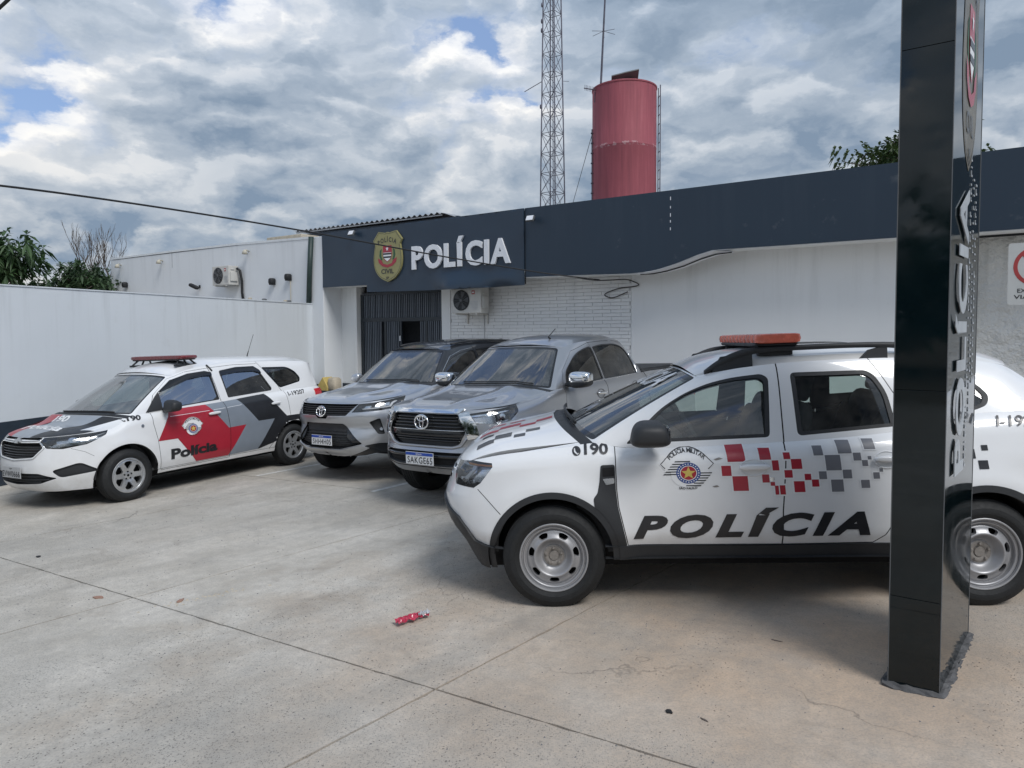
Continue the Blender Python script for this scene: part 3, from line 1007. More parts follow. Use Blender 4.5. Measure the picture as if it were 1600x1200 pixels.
def pol_emblem(fn, root, k=1.0, blue=True):
    """state police roundel in unit coordinates (half width 1); fn maps (x, z, offset) to 3-D"""
    F = lambda off: (lambda A: fn(A, off))
    def put(name, mat, polys, holes=(), off=.002, grid=.25):
        v, f = tri2d([densify(p, .2) for p in polys], [densify(h, .2) for h in holes], grid)
        return flat(name, mat, root_, v, f, F(off))
    # white shield field: fan on top, bowl below
    fan = [(-1, .15)] + [(1.28 * math.sin(R(t)) * .80, -.42 + 1.28 * math.cos(R(t)) * 1.0) for t in range(-50, 51, 5)] + [(1, .15), (.78, -.08), (.80, -.30), (.55, -.58)]
    bowl = [(.62 * math.sin(R(t)), -.20 - .62 * math.cos(R(t))) for t in range(60, -75, -8)] + [(-.60, -.18), (-.84, -.16), (-.80, -.10)]
    v, f = tri2d([densify(fan + bowl, .2)], [], .25)
    o = flat('emblem', M_DWHT, root, v, f, F(.0026)); root_ = o
    # dark border of the fan
    top = [(1.28 * math.sin(R(t)) * .80 * .965, -.42 + 1.28 * math.cos(R(t)) * .965) for t in range(-49, 50, 3)]
    path = [(-.80, -.02), (-.955, .16)] + top[1:-1] + [(.955, .16), (.76, -.06)]
    put('emblem_line', M_DBLK, [strip(path, .035)], off=.0034)
    bars = []
    for i, (a, b) in enumerate([(-.42, .12), (-.52, -.10), (-.60, -.22), (-.68, -.26), (-.76, -.28), (-.84, -.30)]):
        z = .28 - i * .105
        bars.append([(a, z), (b, z), (b, z - .045), (a - .035, z - .045)])
    for i, (a, b) in enumerate([(.44, .90), (.44, .84), (.40, .76), (.34, .68), (.22, .60), (-.06, .50)]):
        z = -.20 - i * .105
        bars.append([(a, z), (b, z), (b - .035, z - .045), (a, z - .045)])
    put('emblem_bars', M_DBLK, bars, off=.0034, grid=None)
    put('emblem_ring', M_DBLUE, [circ(.04, -.22, .44, 36)], off=.0038)
    put('emblem_ring_line', M_DWHT, [circ(.04, -.22, .31, 32)], [circ(.04, -.22, .285, 32)], off=.0044, grid=None)
    put('emblem_disc', M_DRED, [circ(.04, -.22, .285, 30)], off=.0044)
    dots = [circ(.04 + .375 * math.cos(R(t)), -.22 + .375 * math.sin(R(t)), .026, 6) for t in range(0, 360, 15)]
    put('emblem_dots', M_DWHT, dots, off=.0044, grid=None)
    put('emblem_star', M_DGOLD, [star(.04, -.22, .27, .115)], off=.0050, grid=None)
    v, f = arc_text('POLÍCIA MILITAR', 0.0, -.42, 1.03, .17, 133, 47, .022)
    v = [(x * .86, z) for x, z in v]
    flat('emblem_lettering', M_DBLK, o, v, f, F(.0044))
    v, f = fit_text('SÃO PAULO', -.32, .34, -.90, .085, .03)
    v = [(x, z + .22 * x * x) for x, z in v]
    flat('emblem_lettering', M_DBLK, o, v, f, F(.0044))
    return o

def on_side(S, cx, cz, sx, sz, rise=0.0):
    def fn(A, off):
        A = np.asarray(A, float)
        D = S.side([(cx + a * sx, cz + b * sz + a * sx * rise) for a, b in A], None)
        return S.at(D, off)
    return fn

def side_text(S, root, name, mat, body, x0, x1, z0, h, bold=.02, shear=0.0, rise=0.0, off=.0030, space=1.0):
    v, f = fit_text(body, x0, x1, z0, h, bold, shear, .35, rise, space)
    return flat(name, mat, root, v, f, lambda A: S.at(S.side([tuple(a) for a in A], None), off))

def top_text(S, root, name, mat, body, cx, cy, w, h, bold=.02, ang=0.0, off=.0025, shear=0.0):
    """lettering laid on a cap: reads from the car's front; cx, cy centre of the baseline"""
    v, f = fit_text(body, -w / 2, w / 2, 0, h, bold, shear, .35)
    ca, sa = math.cos(ang), math.sin(ang)
    pts = [(cx + b * ca - a * sa * -1 * 0 + a * sa, cy + -a * ca * -1 * -1 * -1 + b * sa) for a, b in v]
    return flat(name, mat, root, v, f, lambda A: S.at(S.topmap([(cx + b, cy - a) for a, b in [tuple(q) for q in A]], None), off))
# ------------------------------------------------------------------ police SUV with steel wheels, beside the black totem
def build_duster():
    root = empty('police_car', 'white police SUV with steel wheels and red and grey checks, behind the black column', 'police car', mat=ground_matrix(-.4848, 5.5357, R(-4.91)))
    W = .905
    S = Band([(.035, 0, .30, .915), (.04, .25, .30, .915), (.07, .48, .29, .925), (.15, .68, .27, .94), (.27, .79, .24, .955), (.45, .86, .24, .992),
              (.65, .89, .28, 1.018), (.95, W, .30, 1.045), (1.12, W, .31, 1.065), (1.35, W, .31, 1.03), (2.3, W, .31, 1.045), (2.95, W, .31, 1.085), (3.15, W, .31, 1.115), (3.45, W, .31, 1.185),
              (3.85, .895, .32, 1.205), (4.08, .86, .36, 1.21), (4.22, .78, .38, 1.21), (4.30, .60, .38, 1.21), (4.34, .3, .38, 1.21), (4.345, 0, .38, 1.21)],
             side=[(.2, .09), (.31, .055), (.40, .03), (.47, .004), (.55, .0), (.68, .0), (.80, .006), (.92, .016), (1.0, .032), (1.1, .055), (1.2, .075)],
             front=[(.2, .36), (.30, .23), (.40, .14), (.50, .05), (.57, .02), (.69, 0), (.78, .03), (.86, .055), (.95, .09)],
             rear=[(.2, .12), (.38, .05), (.5, 0), (.62, 0), (.66, .05), (.9, .05), (1.2, .08)],
             roll=.05, vroll=.88, flares=[(.842, .335, .43, .022, .10), (3.518, .335, .43, .022, .10)])
    ar = [S.arch(.842, .335, .390), S.arch(3.518, .335, .390)]
    lip = [S.arch(.842, .335, .432), S.arch(3.518, .335, .432)]
    fd = [(1.262, 1.12), (1.262, .93), (1.264, .771), (1.274, .66), (1.328, .408), (2.302, .402), (2.307, .626), (2.332, .90), (2.346, 1.12)]
    rd = [(2.352, 1.12), (2.338, .90), (2.313, .626), (2.308, .402), (2.86, .408), (2.93, .46), (2.99, .56), (3.06, .70), (3.10, .86), (3.10, 1.0), (3.06, 1.18)]
    hl = S.side([(.175, .790), (.170, .862), (.185, .93), (.235, .957), (.447, .948), (.452, .925), (.366, .816), (.316, .782)], .04)
    rear_lamp = S.side([(4.10, .86), (4.10, 1.14), (4.26, 1.14), (4.26, .86)], .05)
    regs = []
    def cut(line, w=.006, closed=False):
        d = S.side(line, .05, False)
        regs.append(dict(n='panel_gap', p=strip(d, w), m=M_DARK, off=-.008))
    for p in ar: regs.append(dict(n=None, p=p))
    cut(fd[:-1] + [fd[-1]]); cut([(2.302, .402), (2.307, .626), (2.332, .90), (2.349, 1.12)], .008); cut(rd[3:])
    cut([(.345, .775), (.42, .70), (.50, .62)], .005)
    regs.append(dict(n=None, p=hl))
    regs.append(dict(n=None, p=rear_lamp))
    # black wedge behind the front wheel with its lamp
    wedge = S.side(rounded([(1.165, .932), (1.256, .934), (1.258, .771), (1.268, .66), (1.322, .405), (1.22, .405), (1.13, .56), (1.112, .722), (1.140, .755), (1.155, .83)], .015), .04)
    regs.append(dict(n='side_cladding', p=wedge, m=M_PLAST, off=.004))
    for p in lip: regs.append(dict(n='wheel_arch_trim', p=p, m=M_PLAST, off=.006, sk=(-.05, M_PLAST)))
    lowb = S.side([(.10, .625), (.15, .60), (.20, .575), (.265, .50), (.32, .425), (.43, .395), (.55, .39), (.55, .1)], None)
    lowb = S.front([(0.01, .66), (-.3, .66), (-.5, .65)], None) + lowb + [(0.0, -.08)]
    lowb = [(max(a, 0.0), b) for a, b in lowb]
    regs.append(dict(n='lower_bumper', p=densify(lowb, .04), m=M_PLAST, off=.018, key='lb', sk=(-.01, M_PLAST)))
    regs.append(dict(n='sill_cladding', p=S.side([(1.18, .405), (3.15, .405), (3.15, .15), (1.18, .15)], .05), m=M_PLAST, off=.010, sk=(-.02, M_PLAST)))
    regs.append(dict(n='rear_bumper_trim', p=S.side([(3.85, .5), (4.2, .5), (4.2, .2), (3.85, .2)], .05) , m=M_PLAST, off=.008))
    regs.append(dict(n=None, p=S.front([(-.50, .80), (-.56, .90), (.56, .90), (.50, .80)], .05), mir=False))
    regs.append(dict(n='front_bumper', p=densify(S.front([(0.0, .80), (-.45, .79)], None) + S.side([(.14, .775), (.345, .775), (.42, .70), (.50, .62), (.60, .2)], None) + [(0, -.05)], .04), m=M_WHITE, key='fb'))
    regs.append(dict(n='door', p=S.side(fd, .05), m=M_WHITE, key='fdoor'))
    regs.append(dict(n='door', p=S.side(rd, .05), m=M_WHITE, key='rdoor'))
    o = S.regions(regs, True, root, (-S.S, S.S, 0, S.mv), .045, M_WHITE)
    fdo, rdo = o['fdoor'], o['rdoor']
    body = o['body'][0]
    # grille
    gp = S.front([(-.50, .80), (-.56, .90), (.56, .90), (.50, .80)], .05)
    S.patch('grille', M_PLASTG, root, [gp], off=-.03)
    for z in (.83, .87): S.rod('grille_bar', M_CHROME, root, S.front([(-.5, z), (.5, z)], .06, False), .008, -.01)
    # lamps
    sh = S.side([(.20, .93), (.30, .935), (.29, .90), (.235, .845), (.20, .845), (.20, .825), (.25, .825), (.325, .915), (.33, .94), (.19, .945)], .03)
    sh2 = S.side(circ(.235, .815, .026, 14), None)
    sh3 = S.side([(.26, .945), (.445, .940), (.445, .930), (.27, .935)], .03)
    lamp(S, 'headlight', root, hl, .05, M_REFL, M_LAMPG, [('daylight_strip', sh, M_DWHT, -.02), ('lamp_bulb', sh2, M_CHROME, -.02), ('indicator', sh3, M_ORANGE, -.012)])
    for s_ in (1, -1):
        p = rear_lamp if s_ > 0 else mir(rear_lamp)
        S.patch('tail_light', M_REDL, root, [p], off=.004, skirt=.03)
    # side repeater in the wedge
    p = S.side(rounded([(1.175, .845), (1.250, .850), (1.250, .815), (1.195, .805)], .01), .03)
    S.patch('side_lamp', M_REFL, root, [p], off=.010, skirt=.01)
    p = S.side(rounded([(1.175, .915), (1.250, .918), (1.250, .862), (1.175, .858)], .006), .03)
    S.patch('side_vent', M_DARK, root, [p], off=.006, skirt=.004)
    # inner skins
    S.regions([dict(n=None, p=q) for q in ar], True, root, (-S.S * .93, S.S * .93, .10, S.mv), .14, M_INT, -.045, 'inner_panel')
    # greenhouse
    uc = S.u_at_x(1.13)
    c = np.abs(S.top(uc)[0])
    Bf = [(.93, 0, 1.15), (.955, .35, 1.14), (1.02, .62, 1.11), (c[0], c[1], c[2])]
    xs = np.linspace(uc, S.u_at_x(4.12), 14)
    Bs = [tuple(np.abs(q)) for q in S.top(xs)]
    ur = np.linspace(xs[-1], S.S, 7); Br = [tuple(np.abs(q)) for q in S.top(ur)]
    Tf = [(1.78, 0, 1.52), (1.79, .3, 1.512), (1.82, .5, 1.487), (1.86, .585, 1.462)]
    Ts = [(1.86, .585, 1.462), (2.05, .605, 1.512), (2.21, .615, 1.532), (2.42, .62, 1.550), (2.8, .62, 1.560), (3.10, .615, 1.560), (3.4, .60, 1.545), (3.64, .585, 1.525), (3.76, .57, 1.505), (3.86, .55, 1.475)]
    Tr = [(3.86, .55, 1.475), (3.93, .35, 1.50), (3.95, 0, 1.51)]
    G = House((Bf, Bs, Br), (Tf, Ts, Tr), corner=.14, hd=.62, tumble=.80)
    fw = rounded([(1.335, 1.055), (1.477, 1.185), (1.583, 1.278), (1.739, 1.368), (1.896, 1.428), (2.06, 1.464), (2.25, 1.482), (2.292, 1.455), (2.262, 1.078), (1.58, 1.062)], [.02, .3, .3, .3, .3, .3, .05, .04, .03, .3], 4)
    rw = rounded([(2.437, 1.082), (2.433, 1.485), (2.915, 1.487), (2.965, 1.455), (3.025, 1.345), (3.055, 1.128)], [.035, .035, .08, .08, .1, .03], 5)
    qw = rounded([(3.14, 1.19), (3.12, 1.42), (3.52, 1.425), (3.60, 1.366), (3.648, 1.302), (3.622, 1.245), (3.536, 1.213)], [.04, .04, .04, .05, .04, .03, .04], 4)
    F1, F2, F3 = G.side(fw, .04), G.side(rw, .04), G.side(qw, .04)
    g1, g2, g3 = shrink(F1, .028), shrink(F2, .030), shrink(F3, .035)
    ws0 = [(u * G.mu, v * G.mv) for u, v in rounded([(-G.s1 * .955, .02), (-G.s1 * .955, .985), (G.s1 * .955, .985), (G.s1 * .955, .02)], .03)]
    ws = densify(ws0, .06); wsi = densify(shrink(ws0, .035), .06)
    rg0 = [(G.s2 + .22, .15 * G.mv), (G.S, .15 * G.mv), (G.S, .88 * G.mv), (G.s2 + .18, .88 * G.mv)]
    par = lambda L: (lambda k: L[k])
    gr = [dict(n='window', p=g1, m=M_GLASS, off=-.010, par=par(fdo), key='w1'), dict(n='window', p=g2, m=M_GLASS, off=-.010, par=par(rdo), key='w2'), dict(n='window', p=g3, m=M_GLASS, off=-.008, key='w3'),
          dict(n='window_frame', p=F1, m=M_PLAST, off=-.002, par=par(fdo), key='f1', sk=(-.02, M_PLAST)), dict(n='window_frame', p=F2, m=M_PLAST, off=-.002, par=par(rdo), key='f2', sk=(-.02, M_PLAST)), dict(n='window_frame', p=F3, m=M_PLAST, off=-.002, key='f3'),
          dict(n='windshield', p=wsi, m=M_GLASSW, off=-.004, mir=False), dict(n='windshield_border', p=ws, m=M_PLASTG, off=-.004, mir=False),
          dict(n='rear_window', p=densify(rg0, .06), m=M_GLASS, off=-.004)]
    for L in ([(2.346, 1.02), (2.352, 1.3), (2.359, 1.60)],):
        gr.append(dict(n='panel_gap', p=strip(G.side(L, .05, False), .008), m=M_DARK, off=-.006))
    gr.append(dict(n='panel_gap', p=strip(G.side([(3.075, 1.10), (3.07, 1.33), (3.01, 1.45), (2.93, 1.60)], .05, False), .006), m=M_DARK, off=-.006))
    G.regions(gr, True, root, (-G.S, G.S, 0, G.mv), .06, M_WHITE, restname='pillars')
    G.regions([dict(n=None, p=g1), dict(n=None, p=g2), dict(n=None, p=g3), dict(n=None, p=wsi, mir=False), dict(n=None, p=densify(rg0, .06))], True, root, (-G.S, G.S, 0, G.mv), .10, M_INT, -.035, 'pillar_lining')
    # raised seam of the roof
    roof = Cap(lambda q: G.topc(q * G.s1), lambda p: G.topc(G.s1 + (G.s2 - G.s1) * p), lambda q: G.topc(np.where(q >= 0, 1, -1) * (G.S - (G.S - G.s2) * np.abs(q))),
               lambda p, q: .055 * (1 - np.abs(q) ** 2.6) * np.minimum(1, (p + .02) * 5) ** .5 * np.minimum(1, (1.02 - p) * 6) ** .5, 2.1, .6)
    roof.regions([dict(n='panel_gap', p=[(0, .93 * .6), (2.1, .93 * .6), (2.1, .915 * .6), (0, .915 * .6)], m=M_PLAST, off=-.004, mir=False), dict(n='panel_gap', p=[(0, -.93 * .6), (2.1, -.93 * .6), (2.1, -.915 * .6), (0, -.915 * .6)], m=M_PLAST, off=-.004, mir=False)],
                 True, root, (0, 2.1, -.6, .6), .08, M_WHITE, restname='roof')
    roof.regions([], True, root, (.05, 2.05, -.56, .56), .2, M_INTL, -.04, 'headliner')
    # bonnet
    ua = float(np.interp(.80, S.D[:, 1], S.A))
    ua = .86
    hood = Cap(lambda q: S.ev(q * ua, np.ones_like(q)), lambda p: S.top(ua + (uc - ua) * p), lambda q: G.base(q * G.s1) * np.array([1, 1, 1]),
               lambda p, q: .085 * (1 - np.abs(q) ** 3.5) * np.minimum(1, p * 3.2) ** .6 * (1 - .35 * p) , 1.0, .8)
    cow = [(.90, -.8), (1.0, -.8), (1.0, .8), (.90, .8)]
    hood.regions([dict(n='cowl', p=densify(cow, .06), m=M_PLAST, off=-.004, mir=False),
                  dict(n='panel_gap', p=[(0, .775), (.9, .775), (.9, .7715), (0, .7715)], m=M_DARK, off=-.006, mir=False), dict(n='panel_gap', p=[(0, -.775), (.9, -.775), (.9, -.7715), (0, -.7715)], m=M_DARK, off=-.006, mir=False)],
                 True, root, (0, 1.0, -.8, .8), .05, M_WHITE, restname='hood')
    for dx in (0, .03, .06): hood.rod('wiper', M_PLAST, root, hood.topmap([(1.0 + dx, -.60), (.98 + dx, -.2), (.95 + dx, .25)], .1, False), .008, .02 + dx * .3)
    # hood checks and word
    for rects, mt in (([(.32, -.62, .44, -.54), (.44, -.56, .56, -.46), (.58, -.60, .66, -.54), (.66, -.52, .76, -.46), (.34, -.44, .42, -.38)], M_DBLK),
                      ([(.30, -.30, .44, -.20), (.44, -.22, .60, -.10), (.60, -.32, .72, -.24), (.72, -.24, .84, -.14), (.50, .0, .62, .08), (.32, .05, .46, .16)], M_DRED)):
        hood.patch('hood_checks', mt, root, [hood.topmap([(a, b), (c_, b), (c_, d), (a, d)], .04) for a, b, c_, d in rects], off=.002)
    # bumper of the rear, tail
    roofrail(G, roof, root)
    # light bar
    M = Matrix.Translation((2.385, 0, 1.676))
    lb = MB(); lb.sell((0, 0, .0), (.155, .60, .014), .3, .22, 40, 6, M)
    bar = lb.build('light_bar', M_PLAST, root, smooth=True, angle=40)
    n = 11
    for k in range(n):
        y = -.56 + 1.12 * k / (n - 1)
        mt = M_LBAR
        MB().sell((0, 0, .038), (.152, .0495, .034), .35, .25, 20, 6, Matrix.Translation((2.385, y, 1.676))).build('light_segment', mt, bar, smooth=True, angle=45)
        MB().sell((0, 0, .030), (.10, .035, .012), .35, .25, 16, 4, Matrix.Translation((2.385, y, 1.676))).build('lamp_insert', M_REDL if k % 2 == 0 else M_REFL, bar, smooth=True)
    for s_ in (-1, 1):
        MB().box(2.27, s_ * .50 - .03, 1.60, 2.50, s_ * .50 + .03, 1.665).build('light_bar_foot', M_PLAST, bar, bevel=.008)
    # antenna at the rear of the roof
    MB().sell((3.45, .05, 1.60), (.03, .02, .02), 1, 1, 12, 6).tube([(3.45, .05, 1.60), (3.47, .05, 2.05)], .0035, 6).build('antenna', M_PLAST, root, smooth=True)
    # sides
    side_mirror(root, 1.475, 1.02, 1.142, M_PLAST, 1, (.118, .120, .082)); side_mirror(root, 1.475, 1.02, 1.142, M_PLAST, -1, (.118, .120, .082))
    door_handle(S, par(fdo), 2.135, .902, M_WHITE, .19)
    door_handle(S, par(rdo), 2.955, .935, M_WHITE, .17)
    S.patch('key_lock', M_CHROME, fdo[0], [S.side(circ(2.243, .825, .014, 14), None)], off=.006, skirt=.006)
    # livery
    reds = [(1.969,.937,2.081,1.046),(1.932,.849,1.992,.913),(2.000,.753,2.095,.846),(2.171,.946,2.242,1.015),(2.248,.878,2.289,.941),(2.183,.803,2.227,.854),(2.233,.782,2.260,.806),(2.260,.726,2.283,.782),(2.290,.726,2.324,.784),(2.320,.947,2.362,.987),(2.366,.885,2.431,.947),(2.322,.831,2.371,.879),(2.378,.739,2.444,.808),(2.445,.814,2.484,.853),(2.488,.772,2.531,.817)]
    greys = [(2.506,.966,2.565,1.023),(2.656,.975,2.739,1.052),(2.577,.872,2.670,.967),(2.533,.818,2.580,.867),(2.679,.820,2.733,.875),(2.606,.738,2.680,.814),(2.748,.930,2.795,.978),(2.799,.895,2.834,.932),(2.835,.935,2.857,.956),(2.863,.815,2.901,.855),(2.900,.858,2.922,.880),(2.787,.759,2.839,.809),(2.818,.998,2.885,1.058)]
    blk = [(3.519,.975,3.557,1.008),(3.492,.863,3.549,.916),(3.461,.928,3.478,.985)]
    def sq(L, name, mt, off, g=0.0):
        for a, b, c_, d in L:
            b2, d2 = b, d
            tl = .012
            q = [(a - g, d2 + g), (c_ + g, d2 + g - tl * 0), (c_ + g, b2 - g), (a - g, b2 - g)]
            q = [(x - .06 * (z - (b2 + d2) / 2), z) for x, z in q]
            p = root
            p = fdo[0] if c_ < 2.30 else (rdo[0] if a < 2.95 else root)
            S.patch(name, mt, p, [S.side(q, .03)], off=off, grid=.03)
    sq(reds, 'check_backing', M_DWHT, .0018, .010); sq(greys, 'check_backing', M_DWHT, .0018, .008)
    sq(reds, 'check_mark', M_DRED, .0030); sq(greys, 'check_mark', M_DGREY, .0030); sq(blk, 'check_mark', M_DBLK, .0030)
    side_text(S, root, 'lettering', M_DBLK, 'POLÍCIA', 1.361, 2.837, .452, .150, .050, .30, 0.006, off=.0032, space=1.30)
    pol_emblem(on_side(S, 1.716, .905, .175, .152), fdo[0])
    side_text(S, root, 'lettering', M_DBLK, '190', 1.062, 1.218, 1.000, .063, .03, 0, 0)
    S.patch('phone_symbol', M_DBLK, root, [S.side(circ(1.012, 1.022, .028, 24), None)], [S.side(rounded([(.996, 1.038), (1.004, 1.040), (1.006, 1.022), (1.020, 1.008), (1.029, 1.013), (1.026, 1.003), (1.016, 1.000), (.996, 1.016)], .004), None)], off=.0022, grid=None)
    side_text(S, root, 'lettering', M_DBLK, 'I-192', 3.63, 3.85, 1.120, .060, .012, .25, -.02, off=.007)
    v, f = fit_text('POLÍCIA', -.42, .42, 0, .085, .02, 0, .3)
    flat('lettering', M_DWHT, root, v, f, lambda A: G.at(G.front([(-a[0], 1.405 + a[1]) for a in A], None), .004))
    # scuffs on the door edge
    S.patch('paint_scuff', M_HUB, fdo[0], [S.side([(1.885, .955), (1.92, .965), (1.945, .958), (1.90, .948)], None), S.side([(1.87, .785), (1.90, .792), (1.915, .782), (1.885, .778)], None)], off=.0025, grid=None)
    # wheels, wells, floor, cabin
    for x in (.842, 3.518):
        for s_ in (1, -1): wheel(root, x, .795, .338, .215, .222, 'steel', s_)
    wheel_wells(root, [(.842, .335), (3.518, .335)], .395, .865, .30)
    MB().box(.35, -.72, .23, 4.15, .72, .34).build('underbody', M_DARK, root)
    interior(root, 1.2, 4.0, .80, .34, .50, 1.84, 2.12, 2.92, 1.08)
    MB().box(1.0, -.75, .35, 1.35, .75, .95).build('bulkhead', M_INT, root)
    return root

def roofrail(G, roof, root):
    for s_ in (1, -1):
        m = MB()
        y = .555 * s_
        arc = [(1.90, 1.495, .018), (1.98, 1.545, .026), (2.07, 1.588, .030), (2.17, 1.622, .028), (2.28, 1.640, .022), (2.6, 1.648, .020), (2.95, 1.650, .020), (3.15, 1.642, .022), (3.28, 1.622, .028), (3.38, 1.59, .026), (3.46, 1.558, .018)]
        D = crom(arc, 5)
        v = []; f = []; n = 8
        for i, (x, z, h) in enumerate(D):
            for k in range(n):
                t = 2 * math.pi * k / n + .4
                v.append((x, -y + .022 * math.cos(t), z + h * math.sin(t)))
        for i in range(len(D) - 1):
            for k in range(n): f.append((i * n + k, i * n + (k + 1) % n, (i + 1) * n + (k + 1) % n, (i + 1) * n + k))
        f += [tuple(range(n)), tuple((len(D) - 1) * n + k for k in range(n))]
        m.add(v, f)
        o = m.build('roof_rail', M_PLAST, root, smooth=True, angle=50)
        for (xa, xb, za, zb_, zc_) in ((1.93, 2.22, 1.50, 1.545, 1.63), (2.90, 3.10, 1.56, 1.56, 1.645), (3.26, 3.44, 1.565, 1.56, 1.615)):
            g = MB().add([(xa, -y - .018, za - .03), (xb, -y - .018, zb_ - .02), (xb, -y - .012, zc_), (xa + .08, -y - .012, zc_ - .03),
                   (xa, -y + .018, za - .03), (xb, -y + .018, zb_ - .02), (xb, -y + .012, zc_), (xa + .08, -y + .012, zc_ - .03)],
                  [(0, 1, 2, 3), (7, 6, 5, 4), (0, 4, 5, 1), (1, 5, 6, 2), (2, 6, 7, 3), (3, 7, 4, 0)])
            g.build('rail_foot', M_PLAST, o)
# ------------------------------------------------------------------ police people carrier along the left wall
def build_spin():
    root = empty('police_car', 'white police people carrier in red, grey and black livery, parked nearest the long white wall', 'police car', mat=ground_matrix(-5.7914, 8.1467, R(60.53)))
    W = .868
    S = Band([(.02, 0, .22, .835), (.03, .22, .22, .838), (.07, .42, .22, .845), (.16, .58, .22, .852), (.32, .71, .22, .862), (.52, .80, .22, .870),
              (.70, .842, .24, .888), (.80, .855, .25, .925), (.90, .862, .26, .985), (1.02, W, .27, 1.02), (1.3, W, .27, 1.03), (2.23, W, .27, 1.065), (2.95, W, .27, 1.115), (3.4, W, .28, 1.14),
              (3.8, .862, .30, 1.155), (4.08, .84, .32, 1.16), (4.26, .77, .34, 1.16), (4.36, .60, .34, 1.16), (4.405, .3, .34, 1.16), (4.41, 0, .34, 1.16)],
             side=[(.2, .08), (.27, .055), (.34, .03), (.42, .008), (.55, .0), (.72, .0), (.85, .006), (.95, .018), (1.05, .036), (1.18, .06)],
             front=[(.2, .13), (.26, .06), (.34, .015), (.42, 0), (.52, .0), (.60, .012), (.70, .03), (.78, .05), (.86, .09)],
             rear=[(.2, .12), (.34, .04), (.5, 0), (.62, 0), (.66, .04), (.9, .04), (1.2, .07)],
             roll=.05, vroll=.88, flares=[(.87, .315, .385, .018, .10), (3.49, .315, .385, .018, .10)])
    ar = [S.arch(.87, .315, .378), S.arch(3.49, .315, .372)]
    fd = [(1.225, 1.12), (1.215, .90), (1.262, .684), (1.290, .305), (2.330, .305), (2.343, .70), (2.30, 1.12)]
    rd = [(2.306, 1.12), (2.349, .70), (2.336, .305), (3.02, .318), (3.10, .42), (3.20, .56), (3.33, .68), (3.437, .76), (3.43, .96), (3.40, 1.18)]
    hlk = S.front([(-.47, .805), (-.40, .848)], None)
    hl = densify(S.front([(-.40, .795), (-.40, .842), (-.50, .848)], None) + S.side([(.30, .855), (.50, .865), (.685, .882), (.64, .835), (.44, .745), (.24, .712)], None) + S.front([(-.50, .725)], None), .035)
    rl = densify(S.side([(4.02, 1.02), (4.02, 1.12), (4.28, 1.13), (4.30, .98), (4.20, .96)], None), .04)
    regs = []
    def cut(line, w=.006):
        regs.append(dict(n='panel_gap', p=strip(S.side(line, .05, False), w), m=M_DARK, off=-.007))
    for p in ar: regs.append(dict(n=None, p=p))
    cut(fd); cut(rd[3:]); cut([(.30, .712), (.42, .66), (.50, .60)], .004)
    regs.append(dict(n=None, p=hl)); regs.append(dict(n=None, p=rl))
    up = S.front([(-.385, .818), (-.38, .842), (.38, .842), (.385, .818)], .04)
    lo = S.front(rounded([(-.40, .792), (-.46, .735), (-.34, .625), (0, .600), (.34, .625), (.46, .735), (.40, .792), (0, .782)], .03), .04)
    it = S.front(rounded([(-.42, .445), (0, .440), (.42, .445), (.60, .385), (.42, .325), (0, .300), (-.42, .325), (-.60, .385)], .03), .04)
    fg = densify(S.front(rounded([(-.56, .47), (-.74, .545), (-.83, .43), (-.62, .385)], .03), None), .04)
    for p in (up, lo, it): regs.append(dict(n=None, p=p, mir=False))
    regs.append(dict(n=None, p=fg))
    regs.append(dict(n='front_bumper', p=densify([(0.0, -.05)] + [(0, .60 * S.mv)] + S.front([(-.0, .70)], None) + S.front([(-.45, .70)], None) + S.side([(.30, .712), (.42, .66), (.50, .60), (.58, .2)], None), .04), m=M_WHITE, key='fb'))
    regs.append(dict(n='sill_strip', p=S.side([(1.16, .318), (3.12, .325), (3.12, .15), (1.16, .15)], .05), m=M_WHITE, off=.008))
    regs.append(dict(n='door', p=S.side(fd, .05), m=M_WHITE, key='fdoor')); regs.append(dict(n='door', p=S.side(rd, .05), m=M_WHITE, key='rdoor'))
    o = S.regions(regs, True, root, (-S.S, S.S, 0, S.mv), .045, M_WHITE)
    fdo, rdo = o['fdoor'], o['rdoor']
    par = lambda L: (lambda k: L[k])
    # grilles
    for p, nm in ((up, 'upper_grille'), (lo, 'grille'), (it, 'air_intake')):
        g = S.patch(nm, M_DARK, root, [p], off=-.055); S.wall('grille_edge', M_PLAST, g, p, .0, -.055)
        if nm == 'grille':
            for z, w in ((.755, .42), (.725, .43), (.695, .41), (.665, .37), (.637, .32)):
                S.rod('grille_bar', M_PLASTG, g, S.front([(-w, z - .01), (0, z - .018), (w, z - .01)], .05, False), .0085, -.022)
        if nm == 'air_intake':
            for z, w in ((.405, .50), (.365, .52), (.335, .42)):
                S.rod('grille_bar', M_PLAST, g, S.front([(-w, z), (0, z - .006), (w, z)], .05, False), .008, -.02)
    S.rod('chrome_trim', M_CHROME, root, S.front([(-.40, .815), (-.33, .806), (0, .797), (.33, .806), (.40, .815)], .04, False), .0085, .004)
    S.rod('chrome_trim', M_CHROME, root, S.front(rounded([(-.42, .792), (-.485, .735), (-.355, .610), (0, .582), (.355, .610), (.485, .735), (.42, .792)], .03), .04, False), .006, .003)
    bt = [(-.052, .812), (.052, .812), (.052, .826), (.02, .826)]
    cz = .800
    S.patch('cross_badge', M_ALLOY, root, [S.front([(-.075, cz - .010), (-.030, cz - .010), (-.036, cz - .026), (.024, cz - .026), (.030, cz - .010), (.075, cz - .010), (.066, cz + .012), (.030, cz + .012), (.036, cz + .026), (-.024, cz + .026), (-.030, cz + .012), (-.066, cz + .012)], None)], off=.020, grid=None, skirt=.015)
    for s_ in (1, -1):
        p = fg if s_ > 0 else mir(fg)
        S.patch('fog_recess', M_PLAST, root, [p], off=-.022, skirt=0); S.wall('fog_rim', M_PLAST, root, p, .0, -.022)
